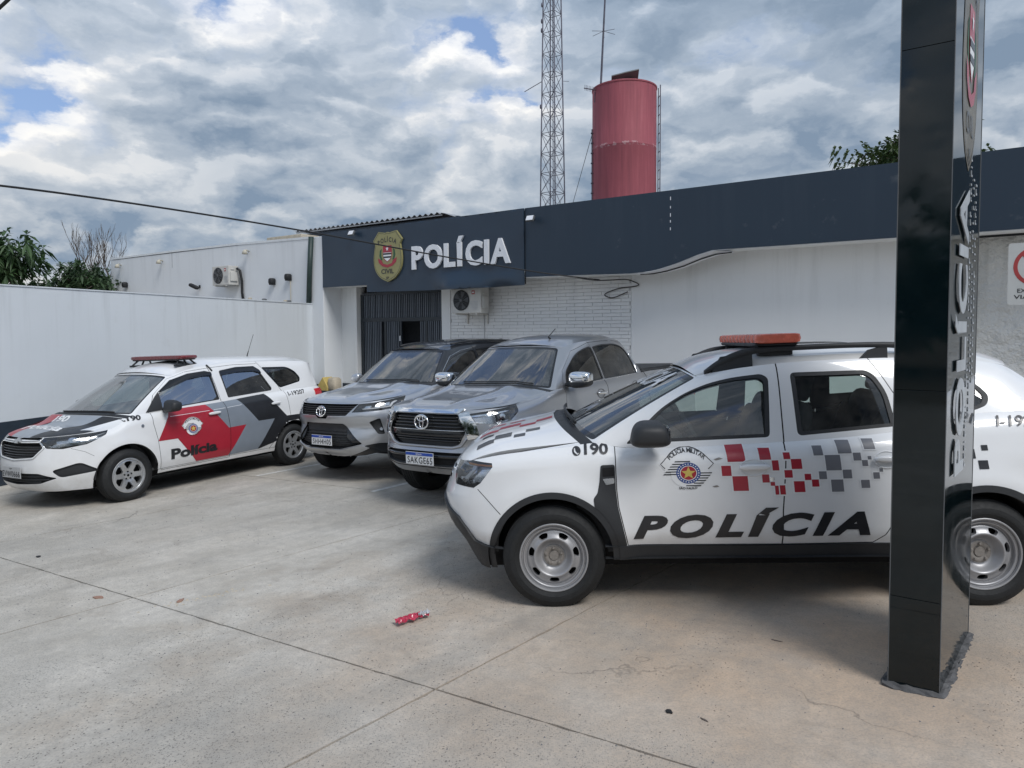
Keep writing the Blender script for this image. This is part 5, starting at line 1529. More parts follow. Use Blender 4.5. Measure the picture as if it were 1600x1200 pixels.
# ------------------------------------------------------------------ silver SUV with a black roof
def build_suv():
    root = empty('parked_suv', 'silver SUV with black roof and black grille, second car from the left wall', 'SUV', mat=ground_matrix(-2.492, 9.156, R(53.79)))
    W = .925; PM = M_SILVER
    S = Band([(.05, 0, .36, 1.045), (.055, .25, .36, 1.046), (.09, .45, .36, 1.05), (.17, .62, .37, 1.055), (.29, .76, .40, 1.062), (.48, .86, .40, 1.075),
              (.72, .905, .42, 1.095), (1.0, W, .42, 1.13), (1.30, W, .40, 1.20), (1.7, W, .40, 1.215), (2.5, W, .40, 1.23), (3.4, W, .40, 1.27), (3.9, .92, .42, 1.30),
              (4.35, .91, .44, 1.30), (4.60, .86, .46, 1.30), (4.73, .70, .46, 1.30), (4.77, .35, .46, 1.30), (4.78, 0, .46, 1.30)],
             side=[(.3, .08), (.42, .05), (.52, .02), (.62, .0), (.80, .0), (.92, .012), (1.0, .03), (1.08, .042), (1.18, .05), (1.3, .075)],
             front=[(.36, .14), (.42, .06), (.48, .015), (.56, .0), (.64, .02), (.74, .05), (.80, .02), (.88, .0), (.96, .03), (1.04, .06)],
             rear=[(.3, .1), (.46, .02), (.6, 0), (.66, .05), (1.0, .05), (1.3, .06)],
             roll=.035, vroll=.88, flares=[(.95, .385, .46, .028, .10), (3.70, .385, .46, .025, .10)])
    ar = [S.arch(.95, .39, .445), S.arch(3.70, .39, .44)]
    fd = [(1.50, 1.30), (1.46, 1.0), (1.45, .70), (1.50, .45), (2.46, .45), (2.44, .80), (2.42, 1.30)]
    rd = [(2.425, 1.30), (2.445, .80), (2.465, .45), (3.05, .45), (3.16, .60), (3.24, .80), (3.30, 1.0), (3.30, 1.33)]
    hl = densify(S.front([(-.50, .930), (-.555, 1.032), (-.66, 1.040)], None) + S.side([(.34, 1.048), (.55, 1.075), (.775, 1.108), (.69, 1.035), (.54, .968), (.38, .945)], None) + S.front([(-.66, .935)], None), .035)
    rl = densify(S.side([(4.50, 1.02), (4.50, 1.15), (4.66, 1.15), (4.66, 1.02)], None), .05)
    grl = S.front(rounded([(-.555, 1.034), (-.43, .890), (-.12, .885), (-.08, .845), (.08, .845), (.12, .885), (.43, .890), (.555, 1.034)], .012), .04)
    low = S.front(rounded([(-.36, .785), (-.62, .53), (-.50, .50), (-.30, .46), (.30, .46), (.50, .50), (.62, .53), (.36, .785)], .02), .04)
    fg = densify(S.front(rounded([(-.69, .80), (-.79, .85), (-.82, .64), (-.77, .645)], .02), None), .04)
    regs = []
    def cut(line, w=.006): regs.append(dict(n='panel_gap', p=strip(S.side(line, .05, False), w), m=M_DARK, off=-.007))
    for p in ar: regs.append(dict(n=None, p=p))
    cut(fd); cut(rd)
    regs += [dict(n=None, p=hl), dict(n=None, p=rl), dict(n=None, p=fg), dict(n=None, p=grl, mir=False), dict(n=None, p=low, mir=False)]
    lip = densify(S.front([(-.62, .53), (-.30, .46), (.30, .46), (.62, .53)], None)[::-1], .04)
    dark = densify([(0, -.05)] + S.front([(0, .40), (-.35, .405), (-.66, .51)], None) + S.side([(.34, .53), (.46, .52), (.52, .3)], None), .04)
    silv = densify([(0, -.02)] + S.front([(0, .455), (-.31, .455), (-.60, .515), (-.68, .48), (-.40, .38)], None) + [(.3, -.05)], .04)
    regs.append(dict(n='lower_trim', p=silv, m=PM, off=.02, key='sv', sk=(-.02, PM)))
    regs.append(dict(n='lower_bumper', p=dark, m=M_PLASTG, off=.004, key='lb'))
    regs.append(dict(n='front_bumper', p=densify([(0, -.05)] + S.front([(0, .86), (-.45, .87), (-.52, .925)], None) + S.side([(.32, .93), (.45, .88), (.58, .72), (.62, .2)], None), .04), m=PM, key='fb'))
    regs.append(dict(n='door', p=S.side(fd, .05), m=PM, key='fdoor')); regs.append(dict(n='door', p=S.side(rd, .05), m=PM, key='rdoor'))
    o = S.regions(regs, True, root, (-S.S, S.S, 0, S.mv), .045, PM)
    fdo, rdo = o['fdoor'], o['rdoor']
    g = S.patch('grille', M_DARK, root, [grl], off=-.045); S.wall('grille_edge', M_PLASTG, g, grl, .0, -.045)
    for z, w in ((1.012, .53), (.985, .50), (.958, .48), (.931, .46), (.905, .44)): S.rod('grille_bar', M_PLAST, g, S.front([(-w, z), (0, z), (w, z)], .06, False), .007, -.02)
    g2 = S.patch('air_intake', M_DARK, root, [low], off=-.06); S.wall('intake_edge', M_PLASTG, g2, low, .004, -.06)
    for i in range(8):
        z = .755 - i * .033; w = .34 + (.785 - z) * .78
        S.rod('intake_bar', M_PLAST, g2, S.front([(-w, z), (0, z), (w, z)], .06, False), .006, -.035)
    for s_ in (-1, 1):
        q = S.front(rounded([(-.40, .74), (-.60, .545), (-.50, .545), (-.42, .62)], .02), .03)
        S.patch('intake_blade', M_PLASTG, root, [q if s_ < 0 else mir(q)], off=-.01, skirt=.04)
        p = fg if s_ < 0 else mir(fg)
        S.patch('fog_recess', M_PLAST, root, [p], off=-.03); S.wall('fog_rim', M_PLAST, root, p, .0, -.03)
        q = S.front(circ(-.80, .71, .022, 14), None)
        S.patch('fog_lamp', M_CHROME, root, [q if s_ < 0 else mir(q)], off=-.008, skirt=.02)
    oval_badge(S, root, 0.0, .935, .088, .025)
    shp = [('lamp_mask', densify(S.front([(-.52, .935), (-.565, 1.02), (-.64, 1.02), (-.60, .94)], None), .03), M_PLASTG, -.012)]
    for i in range(3):
        x = .20 + i * .11
        shp.append(('lens', S.side([(x, .975 + i * .014), (x + .03, 1.01 + i * .016), (x + .085, 1.015 + i * .018), (x + .065, .975 + i * .014)], None), M_CHROME, -.018))
    shp.append(('daylight_strip', S.side([(.20, .965), (.50, .985), (.545, 1.03), (.60, 1.05), (.62, 1.062), (.57, 1.058), (.52, 1.04), (.48, .998), (.20, .978)], .03), M_DWHT, -.012))
    lamp(S, 'headlight', root, hl, .04, M_PLASTG, M_LAMPG, shp)
    for s_ in (1, -1): S.patch('tail_light', M_REDL, root, [rl if s_ > 0 else mir(rl)], off=.006, skirt=.03)
    S.regions([dict(n=None, p=q) for q in ar], True, root, (-S.S * .9, S.S * .9, .10, S.mv), .14, M_INT, -.045, 'inner_panel')
    uc = S.u_at_x(1.36); c = np.abs(S.top(uc)[0])
    Bf = [(1.10, 0, 1.215), (1.13, .35, 1.215), (1.22, .64, 1.215), (c[0], c[1], c[2])]
    xs = np.linspace(uc, S.u_at_x(4.45), 13); Bs = [tuple(np.abs(q)) for q in S.top(xs)]
    ur = np.linspace(xs[-1], S.S, 7); Br = [tuple(np.abs(q)) for q in S.top(ur)]
    Tf = [(1.78, 0, 1.690), (1.79, .3, 1.688), (1.82, .50, 1.678), (1.87, .59, 1.662)]
    Ts = [(1.87, .59, 1.662), (2.1, .61, 1.708), (2.4, .62, 1.735), (2.9, .62, 1.745), (3.4, .61, 1.735), (3.8, .59, 1.715), (4.2, .56, 1.68), (4.34, .52, 1.655)]
    Tr = [(4.34, .52, 1.655), (4.42, .35, 1.68), (4.44, 0, 1.69)]
    G = House((Bf, Bs, Br), (Tf, Ts, Tr), corner=.13, hd=.60, tumble=.80)
    fw = rounded([(1.50, 1.235), (1.58, 1.365), (1.83, 1.555), (2.10, 1.635), (2.34, 1.668), (2.40, 1.655), (2.43, 1.265)], [.02, .2, .3, .3, .03, .03, .02], 4)
    rw = rounded([(2.46, 1.267), (2.43, 1.668), (2.70, 1.688), (3.10, 1.680), (3.25, 1.60), (3.30, 1.305)], [.02, .03, .3, .1, .10, .04], 4)
    qw = rounded([(3.40, 1.34), (3.36, 1.62), (3.80, 1.63), (4.16, 1.45), (4.05, 1.37)], .05, 4)
    gaps = [[(2.44, 1.24), (2.42, 1.50), (2.40, 1.76)]]
    greenhouse_regions(G, root, [fw, rw, qw], [fdo, rdo, None], M_BLACKP, M_GLASSD, M_INT, gaps, wsg=M_GLASSW, frame=M_PLASTG)
    G.rod('chrome_trim', M_CHROME, root, G.side([(1.46, 1.232), (1.60, 1.385), (1.84, 1.575), (2.10, 1.655), (2.38, 1.690)], .04, False), .004, .006)
    roof = simple_roof(G, root, M_BLACKP, .065, 2.6)
    for s_ in (1, -1):
        roof.rod('roof_rail', M_PLAST, root, densify([(.25, .50 * s_), (2.4, .50 * s_)], .15, False), .016, .02)
    MB().sell((0, 0, 0), (.085, .022, .035), .8, .9, 16, 8, Matrix.Translation((3.95, 0, 1.79)), fn=lambda q: (q[0] + q[2] * .8, q[1] * (1 - q[2] * 6), q[2])).build('antenna', M_PLAST, root, smooth=True)
    hood = hood_of(S, G, root, PM, .62, uc, lambda p, q: .080 * (1 - np.abs(q) ** 3) * np.minimum(1, p * 3.0) ** .7 * (1 - .5 * p), [(.52, .07, .020, .05)])
    side_mirror(root, 1.53, 1.03, 1.290, M_PLASTG, 1, (.085, .125, .080))
    side_mirror(root, 1.55, .99, 1.285, PM, -1, (.070, .085, .065))
    door_handle(S, lambda k: fdo[k], 2.25, 1.09, M_CHROME, .19, cupmat=M_DARKC); door_handle(S, lambda k: rdo[k], 3.02, 1.12, M_CHROME, .19, cupmat=M_DARKC)
    licence_plate(root, front_matrix(S, 0.0, .565, .012), 'SHH4H05', 'blue')
    for x in (.95, 3.70):
        for s_ in (1, -1): wheel(root, x, .80, .385, .265, .235, 'alloy', s_)
    wheel_wells(root, [(.95, .39), (3.70, .39)], .45, .87, .32)
    MB().box(.60, -.62, .34, 4.5, .70, .44).build('underbody', M_DARK, root)
    interior(root, 1.5, 4.4, .80, .42, .64, 1.94, 2.30, 3.0, 1.16, smat=M_SEATB)
    MB().box(1.2, -.75, .44, 1.52, .75, 1.1).build('bulkhead', M_INT, root)
    return root
# ------------------------------------------------------------------ materials of the place
def geo_pos(nt): return N(nt, 'ShaderNodeNewGeometry').outputs['Position']

def concrete():
    m, nt, out = mat_new('yard_concrete')
    p = geo_pos(nt)
    s = N(nt, 'ShaderNodeSeparateXYZ', ins={0: p})
    n1 = noise(nt, p, .35, 5, .55); n2 = noise(nt, p, 1.7, 8, .62); n3 = noise(nt, p, 14, 8, .7); n4 = noise(nt, p, 90, 4, .6)
    base = ramp(nt, n2, [(.22, (.40, .365, .31)), (.42, (.54, .50, .435)), (.60, (.64, .60, .535)), (.80, (.70, .665, .60))])
    warm = ramp(nt, n1, [(.42, 0.0), (.62, 1.0)])
    # iron-red soil washed over the slabs nearest the totem
    dx = mth(nt, 'SUBTRACT', s.outputs[0], 1.7); dy = mth(nt, 'SUBTRACT', s.outputs[1], 3.6)
    dd = mth(nt, 'SQRT', mth(nt, 'ADD', mth(nt, 'MULTIPLY', dx, dx), mth(nt, 'MULTIPLY', dy, dy)))
    near = ramp(nt, mth(nt, 'ADD', mth(nt, 'MULTIPLY', dd, .22), mth(nt, 'MULTIPLY', mth(nt, 'SUBTRACT', n2, .5), .9)), [(.05, 1.0), (.85, 0.0)])
    c = mixc(nt, mth(nt, 'MULTIPLY', near, .92), base, (.56, .405, .28))
    c = mixc(nt, mth(nt, 'MULTIPLY', warm, .25), c, (.46, .405, .335))
    grime = ramp(nt, noise(nt, shiftv(nt, p, (5, 2, 0)), .9, 9, .68, .4), [(.54, 0.0), (.68, .35), (.8, .5)])
    c = mixc(nt, grime, c, (.22, .215, .205))
    # scuffed lanes left by tyres, running with the bays
    ln = N(nt, 'ShaderNodeCombineXYZ', ins={0: mth(nt, 'ADD', mth(nt, 'MULTIPLY', s.outputs[0], 1.55), mth(nt, 'MULTIPLY', s.outputs[1], -1.30)), 1: mth(nt, 'ADD', mth(nt, 'MULTIPLY', s.outputs[0], .10), mth(nt, 'MULTIPLY', s.outputs[1], .13)), 2: 0.0}).outputs[0]
    lane = ramp(nt, noise(nt, ln, 1.1, 7, .62, .2), [(.48, 0.0), (.70, .38)])
    c = mixc(nt, lane, c, (.235, .222, .20))
    blot = ramp(nt, noise(nt, shiftv(nt, p, (2.2, 6.1, 0)), 2.4, 7, .6, .8), [(.60, 0.0), (.72, .42)])
    c = mixc(nt, blot, c, (.25, .20, .155))
    c = mixc(nt, ramp(nt, n3, [(.3, .34), (.7, 0.0)]), c, (.22, .21, .195))
    c = mixc(nt, ramp(nt, n4, [(.35, .35), (.55, 0.0)]), c, (.22, .21, .2))
    # pits where the surface has worn open
    wear = ramp(nt, noise(nt, shiftv(nt, p, (1, 9, 0)), .55, 6, .6), [(.46, 0.0), (.60, 1.0)])
    v = N(nt, 'ShaderNodeTexVoronoi', ins={'Vector': N(nt, 'ShaderNodeVectorMath', operation='ADD', ins={0: p, 1: N(nt, 'ShaderNodeVectorMath', operation='SCALE', ins={0: N(nt, 'ShaderNodeTexNoise', ins={'Vector': p, 'Scale': 30.0}).outputs[1], 'Scale': .03}).outputs[0]}).outputs[0], 'Scale': 62.0, 'Randomness': 1.0})
    pit = ramp(nt, v.outputs['Distance'], [(.16, 1.0), (.30, 0.0)])
    rndm = N(nt, 'ShaderNodeSeparateColor', ins={0: v.outputs['Color']}).outputs[0]
    pit = mth(nt, 'MULTIPLY', pit, mth(nt, 'GREATER_THAN', rndm, mth(nt, 'SUBTRACT', 1.02, mth(nt, 'MULTIPLY_ADD', wear, .50, .015))))
    c = mixc(nt, mth(nt, 'MULTIPLY', pit, .72), c, (.075, .07, .065))
    v2 = N(nt, 'ShaderNodeTexVoronoi', ins={'Vector': shiftv(nt, p, (3, 1, 0)), 'Scale': 105.0, 'Randomness': 1.0})
    r2 = N(nt, 'ShaderNodeSeparateColor', ins={0: v2.outputs['Color']}).outputs[0]
    coarse = ramp(nt, noise(nt, shiftv(nt, p, (8, 3, 0)), .42, 8, .66, .6), [(.44, 0.0), (.60, 1.0)])
    pit2 = mth(nt, 'MULTIPLY', mth(nt, 'MULTIPLY', ramp(nt, v2.outputs['Distance'], [(.22, 1.0), (.42, 0.0)]), mth(nt, 'GREATER_THAN', r2, .45)), coarse)
    c = mixc(nt, mth(nt, 'MULTIPLY', pit2, .78), c, (.11, .105, .10))
    c = mixc(nt, mth(nt, 'MULTIPLY', coarse, .36), c, (.33, .318, .29))
    # thin wandering cracks
    vw = N(nt, 'ShaderNodeTexNoise', ins={'Vector': p, 'Scale': 1.3, 'Detail': 6.0}).outputs[1]
    pv = N(nt, 'ShaderNodeVectorMath', operation='ADD', ins={0: p, 1: N(nt, 'ShaderNodeVectorMath', operation='SCALE', ins={0: vw, 'Scale': 1.2}).outputs[0]}).outputs[0]
    ve = N(nt, 'ShaderNodeTexVoronoi', feature='DISTANCE_TO_EDGE', ins={'Vector': pv, 'Scale': .42})
    cr = mth(nt, 'MULTIPLY', ramp(nt, ve.outputs[0], [(.0, 1.0), (.0035, 0.0)]), ramp(nt, n1, [(.50, 0.0), (.60, .55)]))
    c = mixc(nt, cr, c, (.08, .075, .07))
    b = pbsdf(nt, out, Base_Color=c, Roughness=ramp(nt, n2, [(.3, .72), (.7, .90)]))
    b.inputs['Specular IOR Level'].default_value = .35
    h = mth(nt, 'ADD', mth(nt, 'ADD', mth(nt, 'MULTIPLY', n3, .6), mth(nt, 'MULTIPLY', n4, .35)), mth(nt, 'MULTIPLY', mth(nt, 'ADD', pit, cr), -.8))
    bn = N(nt, 'ShaderNodeBump', ins={'Strength': .55, 'Distance': .012, 'Height': h}); nt.links.new(bn.outputs[0], b.inputs['Normal'])
    return m

def plaster(name, col, rough=.85, streak=.35, lump=.0, stain=(.20, .21, .20), zt=2.4):
    """painted render: rain streaks under the coping, grime and hand-trowelled relief"""
    m, nt, out = mat_new(name)
    p = geo_pos(nt)
    s = N(nt, 'ShaderNodeSeparateXYZ', ins={0: p})
    st = N(nt, 'ShaderNodeCombineXYZ', ins={0: mth(nt, 'MULTIPLY', s.outputs[0], 3.2), 1: mth(nt, 'MULTIPLY', s.outputs[1], 3.2), 2: mth(nt, 'MULTIPLY', s.outputs[2], .22)}).outputs[0]
    n1 = noise(nt, p, .5, 6, .6); n2 = noise(nt, p, 3, 8, .65); ns = noise(nt, st, 1.6, 6, .62)
    c = ramp(nt, n1, [(.3, tuple(a * .93 for a in col)), (.7, col)])
    top = N(nt, 'ShaderNodeMapRange', ins={0: s.outputs[2], 1: zt - 1.1, 2: zt, 3: .15, 4: 1.0}).outputs[0]
    k = mth(nt, 'MULTIPLY', mth(nt, 'MULTIPLY', ramp(nt, ns, [(.50, 0.0), (.72, 1.0)]), top), streak)
    c = mixc(nt, k, c, stain)
    c = mixc(nt, ramp(nt, n2, [(.62, 0.0), (.85, .22)]), c, (.45, .45, .43))
    b = pbsdf(nt, out, Base_Color=c, Roughness=rough)
    h = mth(nt, 'ADD', mth(nt, 'MULTIPLY', noise(nt, p, 2.2, 5, .6), 1.0 + lump * 8), mth(nt, 'MULTIPLY', noise(nt, p, 120, 3, .6), .12))
    bn = N(nt, 'ShaderNodeBump', ins={'Strength': .35 + lump * .4, 'Distance': .012 + lump * .03, 'Height': h}); nt.links.new(bn.outputs[0], b.inputs['Normal'])
    return m

def tankpaint():
    m, nt, out = mat_new('faded_red_tank')
    t = N(nt, 'ShaderNodeTexCoord').outputs['Object']
    s = N(nt, 'ShaderNodeSeparateXYZ', ins={0: t})
    st = N(nt, 'ShaderNodeCombineXYZ', ins={0: mth(nt, 'MULTIPLY', s.outputs[0], 6), 1: mth(nt, 'MULTIPLY', s.outputs[1], 6), 2: mth(nt, 'MULTIPLY', s.outputs[2], .35)}).outputs[0]
    a = noise(nt, st, 1.1, 8, .65); b_ = noise(nt, t, .9, 6, .6)
    c = ramp(nt, a, [(.3, (.24, .060, .080)), (.55, (.34, .082, .105)), (.75, (.41, .12, .145))])
    c = mixc(nt, ramp(nt, b_, [(.4, 0.0), (.7, .35)]), c, (.24, .06, .07))
    ringz = [4.42, 7.72]
    for z in ringz:   # flaked paint along the weld seams
        d = mth(nt, 'ABSOLUTE', mth(nt, 'SUBTRACT', s.outputs[2], z))
        k = mth(nt, 'MULTIPLY', mth(nt, 'LESS_THAN', d, .06), mth(nt, 'GREATER_THAN', noise(nt, t, 7, 4, .7), .54))
        c = mixc(nt, mth(nt, 'MULTIPLY', k, .45), c, (.55, .42, .43))
    b = pbsdf(nt, out, Base_Color=c, Roughness=.7)
    bn = N(nt, 'ShaderNodeBump', ins={'Strength': .3, 'Distance': .02, 'Height': a}); nt.links.new(bn.outputs[0], b.inputs['Normal'])
    return m

M_CONC = concrete()
M_WALL = plaster('white_wall_paint', (.68, .72, .755), streak=.24, zt=2.45)
M_WALLF = plaster('white_front_paint', (.80, .815, .82), streak=.20, zt=2.9)
M_WALLU = plaster('white_upper_paint', (.72, .745, .77), streak=.18, zt=4.1)
M_ROUGHW = plaster('rough_white_paint', (.66, .66, .64), streak=.4, lump=.9, zt=3.0)
M_NAVY = plaster('navy_sign_sheet', (.016, .033, .056), rough=.5, streak=.30, stain=(.045, .062, .085), zt=4.1, lump=-.12)
M_NAVY2 = simple('navy_vinyl', (.017, .034, .058), .36, var=.08, vscale=.8)
M_BASEP = simple('dark_base_paint', (.022, .033, .050), .6, var=.2)
M_BRICK = plaster('painted_brick', (.82, .83, .83), streak=.15, zt=2.8)
M_MORTAR = simple('painted_mortar', (.60, .61, .61), .9, var=.15)
M_LETTER = simple('letter_white', (.74, .76, .80), .4, var=.03)
M_GOLD = simple('badge_gold', (.29, .27, .12), .45, var=.10, vscale=5)
M_BADGEG = simple('badge_green', (.03, .10, .05), .5)
M_DOORM = simple('door_frame_metal', (.020, .027, .036), .45)
M_BAR = simple('grille_bar_metal', (.105, .125, .155), .45)
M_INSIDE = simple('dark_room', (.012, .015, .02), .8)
M_ACW = simple('unit_casing', (.55, .54, .51), .5, var=.06)
M_ACG = simple('unit_grille', (.11, .115, .12), .6)
M_CREAM = simple('cream_fitting', (.48, .45, .37), .6)
M_CABLE = simple('cable_black', (.012, .013, .015), .6)
M_GREENP = simple('dark_green_pipe', (.018, .038, .034), .5)
M_GALV = simple('galvanised_sheet', (.36, .37, .38), .5, metal=.4, var=.15)
M_TANK = tankpaint()
M_LATT = simple('lattice_steel', (.10, .10, .13), .6, metal=.3, var=.3)
M_BARK = simple('grey_bark', (.12, .10, .085), .9, var=.3, vscale=9)
M_DRY = simple('dry_twig', (.10, .082, .07), .9, var=.2)
M_LINE = simple('worn_line_paint', (.62, .61, .58), .8, var=.25, vscale=14)
M_BLKG = simple('black_cladding', (.003, .008, .010), .03, coat=.0, var=.2, vscale=2, spec=.5)
M_CEM = simple('cement_plinth', (.09, .09, .092), .9, var=.4, vscale=14, bump=.6, bscale=40)
M_YEL = simple('yellow_paint', (.52, .40, .13), .7, var=.15)
M_STONE = simple('pale_stone', (.42, .37, .29), .85, var=.25)
M_SOIL = simple('earth_ground', (.17, .13, .09), .95, var=.3, vscale=.6)
M_WRAPR = simple('wrapper_red', (.45, .03, .07), .22, coat=.5, var=.3, vscale=60)
M_WRAPW = simple('wrapper_foil', (.62, .64, .68), .2, metal=.4, var=.2, vscale=60)
M_RSIGN = simple('sign_red', (.36, .045, .045), .45)
M_SIGNW = simple('sign_white', (.50, .51, .50), .5, var=.06)
def leafmat(name, a, b):
    m, nt, out = mat_new(name)
    t = N(nt, 'ShaderNodeTexCoord').outputs['Object']
    c = ramp(nt, noise(nt, t, 1.6, 4, .6), [(.3, a), (.7, b)])
    bs = pbsdf(nt, out, Base_Color=c, Roughness=.55)
    tr = N(nt, 'ShaderNodeBsdfTranslucent', ins={0: c}); mx = N(nt, 'ShaderNodeMixShader', ins={0: .28})
    nt.links.new(bs.outputs[0], mx.inputs[1]); nt.links.new(tr.outputs[0], mx.inputs[2]); nt.links.new(mx.outputs[0], out.inputs[0])
    return m
M_LEAF = leafmat('broad_leaf', (.035, .075, .03), (.075, .14, .05))
M_LEAF2 = leafmat('shrub_leaf', (.03, .058, .028), (.055, .10, .04))
M_LEAF3 = leafmat('mango_leaf', (.03, .06, .02), (.075, .115, .035))

# ------------------------------------------------------------------ ground
def quad_ground(name, x0, y0, x1, y1, mat, dz):
    return MB().add([(x0, y0, gz(x0, y0) + dz), (x1, y0, gz(x1, y0) + dz), (x1, y1, gz(x1, y1) + dz), (x0, y1, gz(x0, y1) + dz)], [(0, 1, 2, 3)]).build(name, mat, None, kind='structure')
# the earth far and wide, level beyond the yard
g = MB(); n = 0
R1 = 45.0
g.add([(-R1, -R1, gz(-R1, -R1) - .10), (R1, -R1, gz(R1, -R1) - .10), (R1, R1, gz(R1, R1) - .10), (-R1, R1, gz(-R1, R1) - .10), (-1400, -1400, -2.5), (1400, -1400, -2.5), (1400, 1400, -2.5), (-1400, 1400, -2.5)],
      [(0, 1, 2, 3), (4, 5, 1, 0), (5, 6, 2, 1), (6, 7, 3, 2), (7, 4, 0, 3)])
g.build('ground', M_SOIL, None, kind='structure')
E1 = np.array((.8396, -.5432)); E2 = np.array((.6633, .7484)); O0 = np.array((-.400, 3.524))
yard = MB()
yc = [O0 + a * E1 + b * E2 for a, b in ((-22.4, -14.4), (19.6, -14.4), (19.6, 25.2), (-22.4, 25.2))]
yard.add([(p[0], p[1], gz(*p) - .062) for p in yc], [(0, 1, 2, 3)])
yard_o = yard.build('forecourt', simple('joint_soil', (.014, .013, .012), .95, var=.3, vscale=20), None, kind='structure')
for i in range(-8, 7):
    for j in range(-4, 7):
        a0, a1 = i * 2.8, (i + 1) * 2.8; b0, b1 = j * 3.6, (j + 1) * 3.6
        ctr = O0 + (a0 + a1) / 2 * E1 + (b0 + b1) / 2 * E2
        rr = random.Random(i * 31 + j)
        gap = .0065
        # edges wander a little, as hand-cut joints do
        def edge(p, q, nrm_, k=44):
            out = []
            for t in range(k):
                w = rr.choice((rr.uniform(-.002, .002), rr.uniform(-.002, .002), rr.uniform(-.006, .0065))) if 0 < t else 0
                out.append(p + (q - p) * t / k + nrm_ * w)
            return out
        c4 = [O0 + a * E1 + b * E2 for a, b in ((a0 + gap, b0 + gap), (a1 - gap, b0 + gap), (a1 - gap, b1 - gap), (a0 + gap, b1 - gap))]
        dl = 0.0
        if ctr[1] < 9 and abs(ctr[0]) < 7:
            P = edge(c4[0], c4[1], E2) + edge(c4[1], c4[2], E1) + edge(c4[2], c4[3], E2) + edge(c4[3], c4[0], E1)
        else: P = c4
        m = MB(); nn = len(P)
        top = [(p[0], p[1], gz(*p)) for p in P]; low = [(p[0], p[1], gz(*p) - .060) for p in P]
        m.add(top + low, [tuple(range(nn))] + [(k2, nn + k2, nn + (k2 + 1) % nn, (k2 + 1) % nn) for k2 in range(nn)])
        m.build('concrete_slab', M_CONC, yard_o)

# parking lines
def line_on_ground(p0, p1, w, label, k=18):
    p0, p1 = np.array(p0), np.array(p1); t = (p1 - p0) / np.linalg.norm(p1 - p0); n_ = np.array((-t[1], t[0])) * w / 2
    L = []; Rr = []
    for i in range(k + 1):
        c = p0 + (p1 - p0) * i / k
        L.append(c + n_ * rnd.uniform(.88, 1.08)); Rr.append(c - n_ * rnd.uniform(.88, 1.08))
    v = [(a[0], a[1], gz(*a) + .003) for a in L + Rr]
    o = MB().add(v, [(k + 1 + i, k + 2 + i, i + 1, i) for i in range(k)]).build('parking_line', M_LINE, None)
    return prop(o, label, 'road marking', 'white lines between the parking bays')
line_on_ground((-3.60, 9.88), (-.70, 13.60), .085, 'faded white bay line on the concrete between the people carrier and the black-roofed SUV')
line_on_ground((-1.71, 8.51), (1.30, 12.35), .085, 'faded white bay line on the concrete between the black-roofed SUV and the pickup')

# ------------------------------------------------------------------ the station front; local x runs along it, y away from the camera
FM = Matrix.Translation((0, 14.13, 0)) @ Matrix.Rotation(R(-34.61), 4, 'Z')
station = empty('police_station', 'single storey white police station with navy fascia band across its whole front', 'building', mat=FM)
YW = .55
def wall_strip(name, mat, x0, x1, y0, y1, z0, z1, par=station, **k): return MB().box(x0, y0, z0, x1, y1, z1).build(name, mat, par, **k)
wall_strip('pilaster', M_WALLU, -5.96, -5.53, -.02, .60, -.9, 4.03, bevel=.015)
wall_strip('wall', M_WALLF, -5.53, -5.06, YW, YW + .2, -.9, 2.83)
wall_strip('door_jamb', M_WALLF, -5.06, -4.965, YW - .03, YW + .25, -.9, 2.82, bevel=.01)
wall_strip('door_jamb', M_WALLF, -2.26, -2.01, YW - .03, YW + .25, -.9, 2.82, bevel=.01)
wall_strip('mortar_wall', M_MORTAR, -2.01, 2.335, YW + .012, YW + .2, -.9, 2.83)
wall_strip('wall', M_WALLF, 2.335, 7.70, YW - .012, YW + .2, -.9, 3.07)
wall_strip('wall', M_ROUGHW, 7.70, 13.5, YW + .06, YW + .3, -.9, 3.10)
wall_strip('base_band', M_BASEP, -5.975, -5.52, -.032, -.021, -.9, .44)
wall_strip('base_band', M_BASEP, -5.53, -5.06, YW - .008, YW - .001, -.9, .44)
wall_strip('side_wall', M_WALLF, 13.3, 13.5, .9, 9.0, -.9, 4.0)
wall_strip('back_wall', M_WALLF, -5.6, 13.5, 9.0, 9.2, -.9, 4.0)
wall_strip('flat_roof', M_CEM, -5.4, 13.3, .62, 9.0, 3.75, 3.85)
wall_strip('side_wall', M_WALLF, -5.74, -5.54, .62, 9.0, -.9, 3.9)
# painted bricks: the rows in plain view are bricks of their own, the ones hidden low behind the cars are joined
bh, bl = .0685, .392
var = []
for k in range(5):
    r_ = random.Random(k)
    mb = MB().box(0, 0, 0, bl - .007, .02, bh - .0065)
    o = mb.build('brick', M_BRICK, None, bevel=.0025); var.append(o.data); bpy.data.objects.remove(o)
low = MB(); cnt = 0
for row in range(int(3.7 / bh)):
    z = 2.81 - (row + 1) * bh
    off = (row % 2) * bl / 2 + rnd.uniform(-.03, .03)
    x = -2.01 - off
    while x < 2.33:
        x0, x1 = max(x, -2.005), min(x + bl, 2.33)
        if x1 - x0 > .04:
            yy = YW - .008 - rnd.uniform(0, .004)
            if z > 1.36 and cnt < 300:
                o = link('brick', var[rnd.randrange(5)], station)
                o.matrix_local = Matrix.Translation((x0, yy, z)) @ Matrix.Diagonal(((x1 - x0) / bl, 1, 1, 1)); cnt += 1
            else: low.box(x0, yy, z, x1 - .007, yy + .02, z + bh - .0065)
        x += bl
low.build('lower_bricks', M_BRICK, station, kind='stuff')
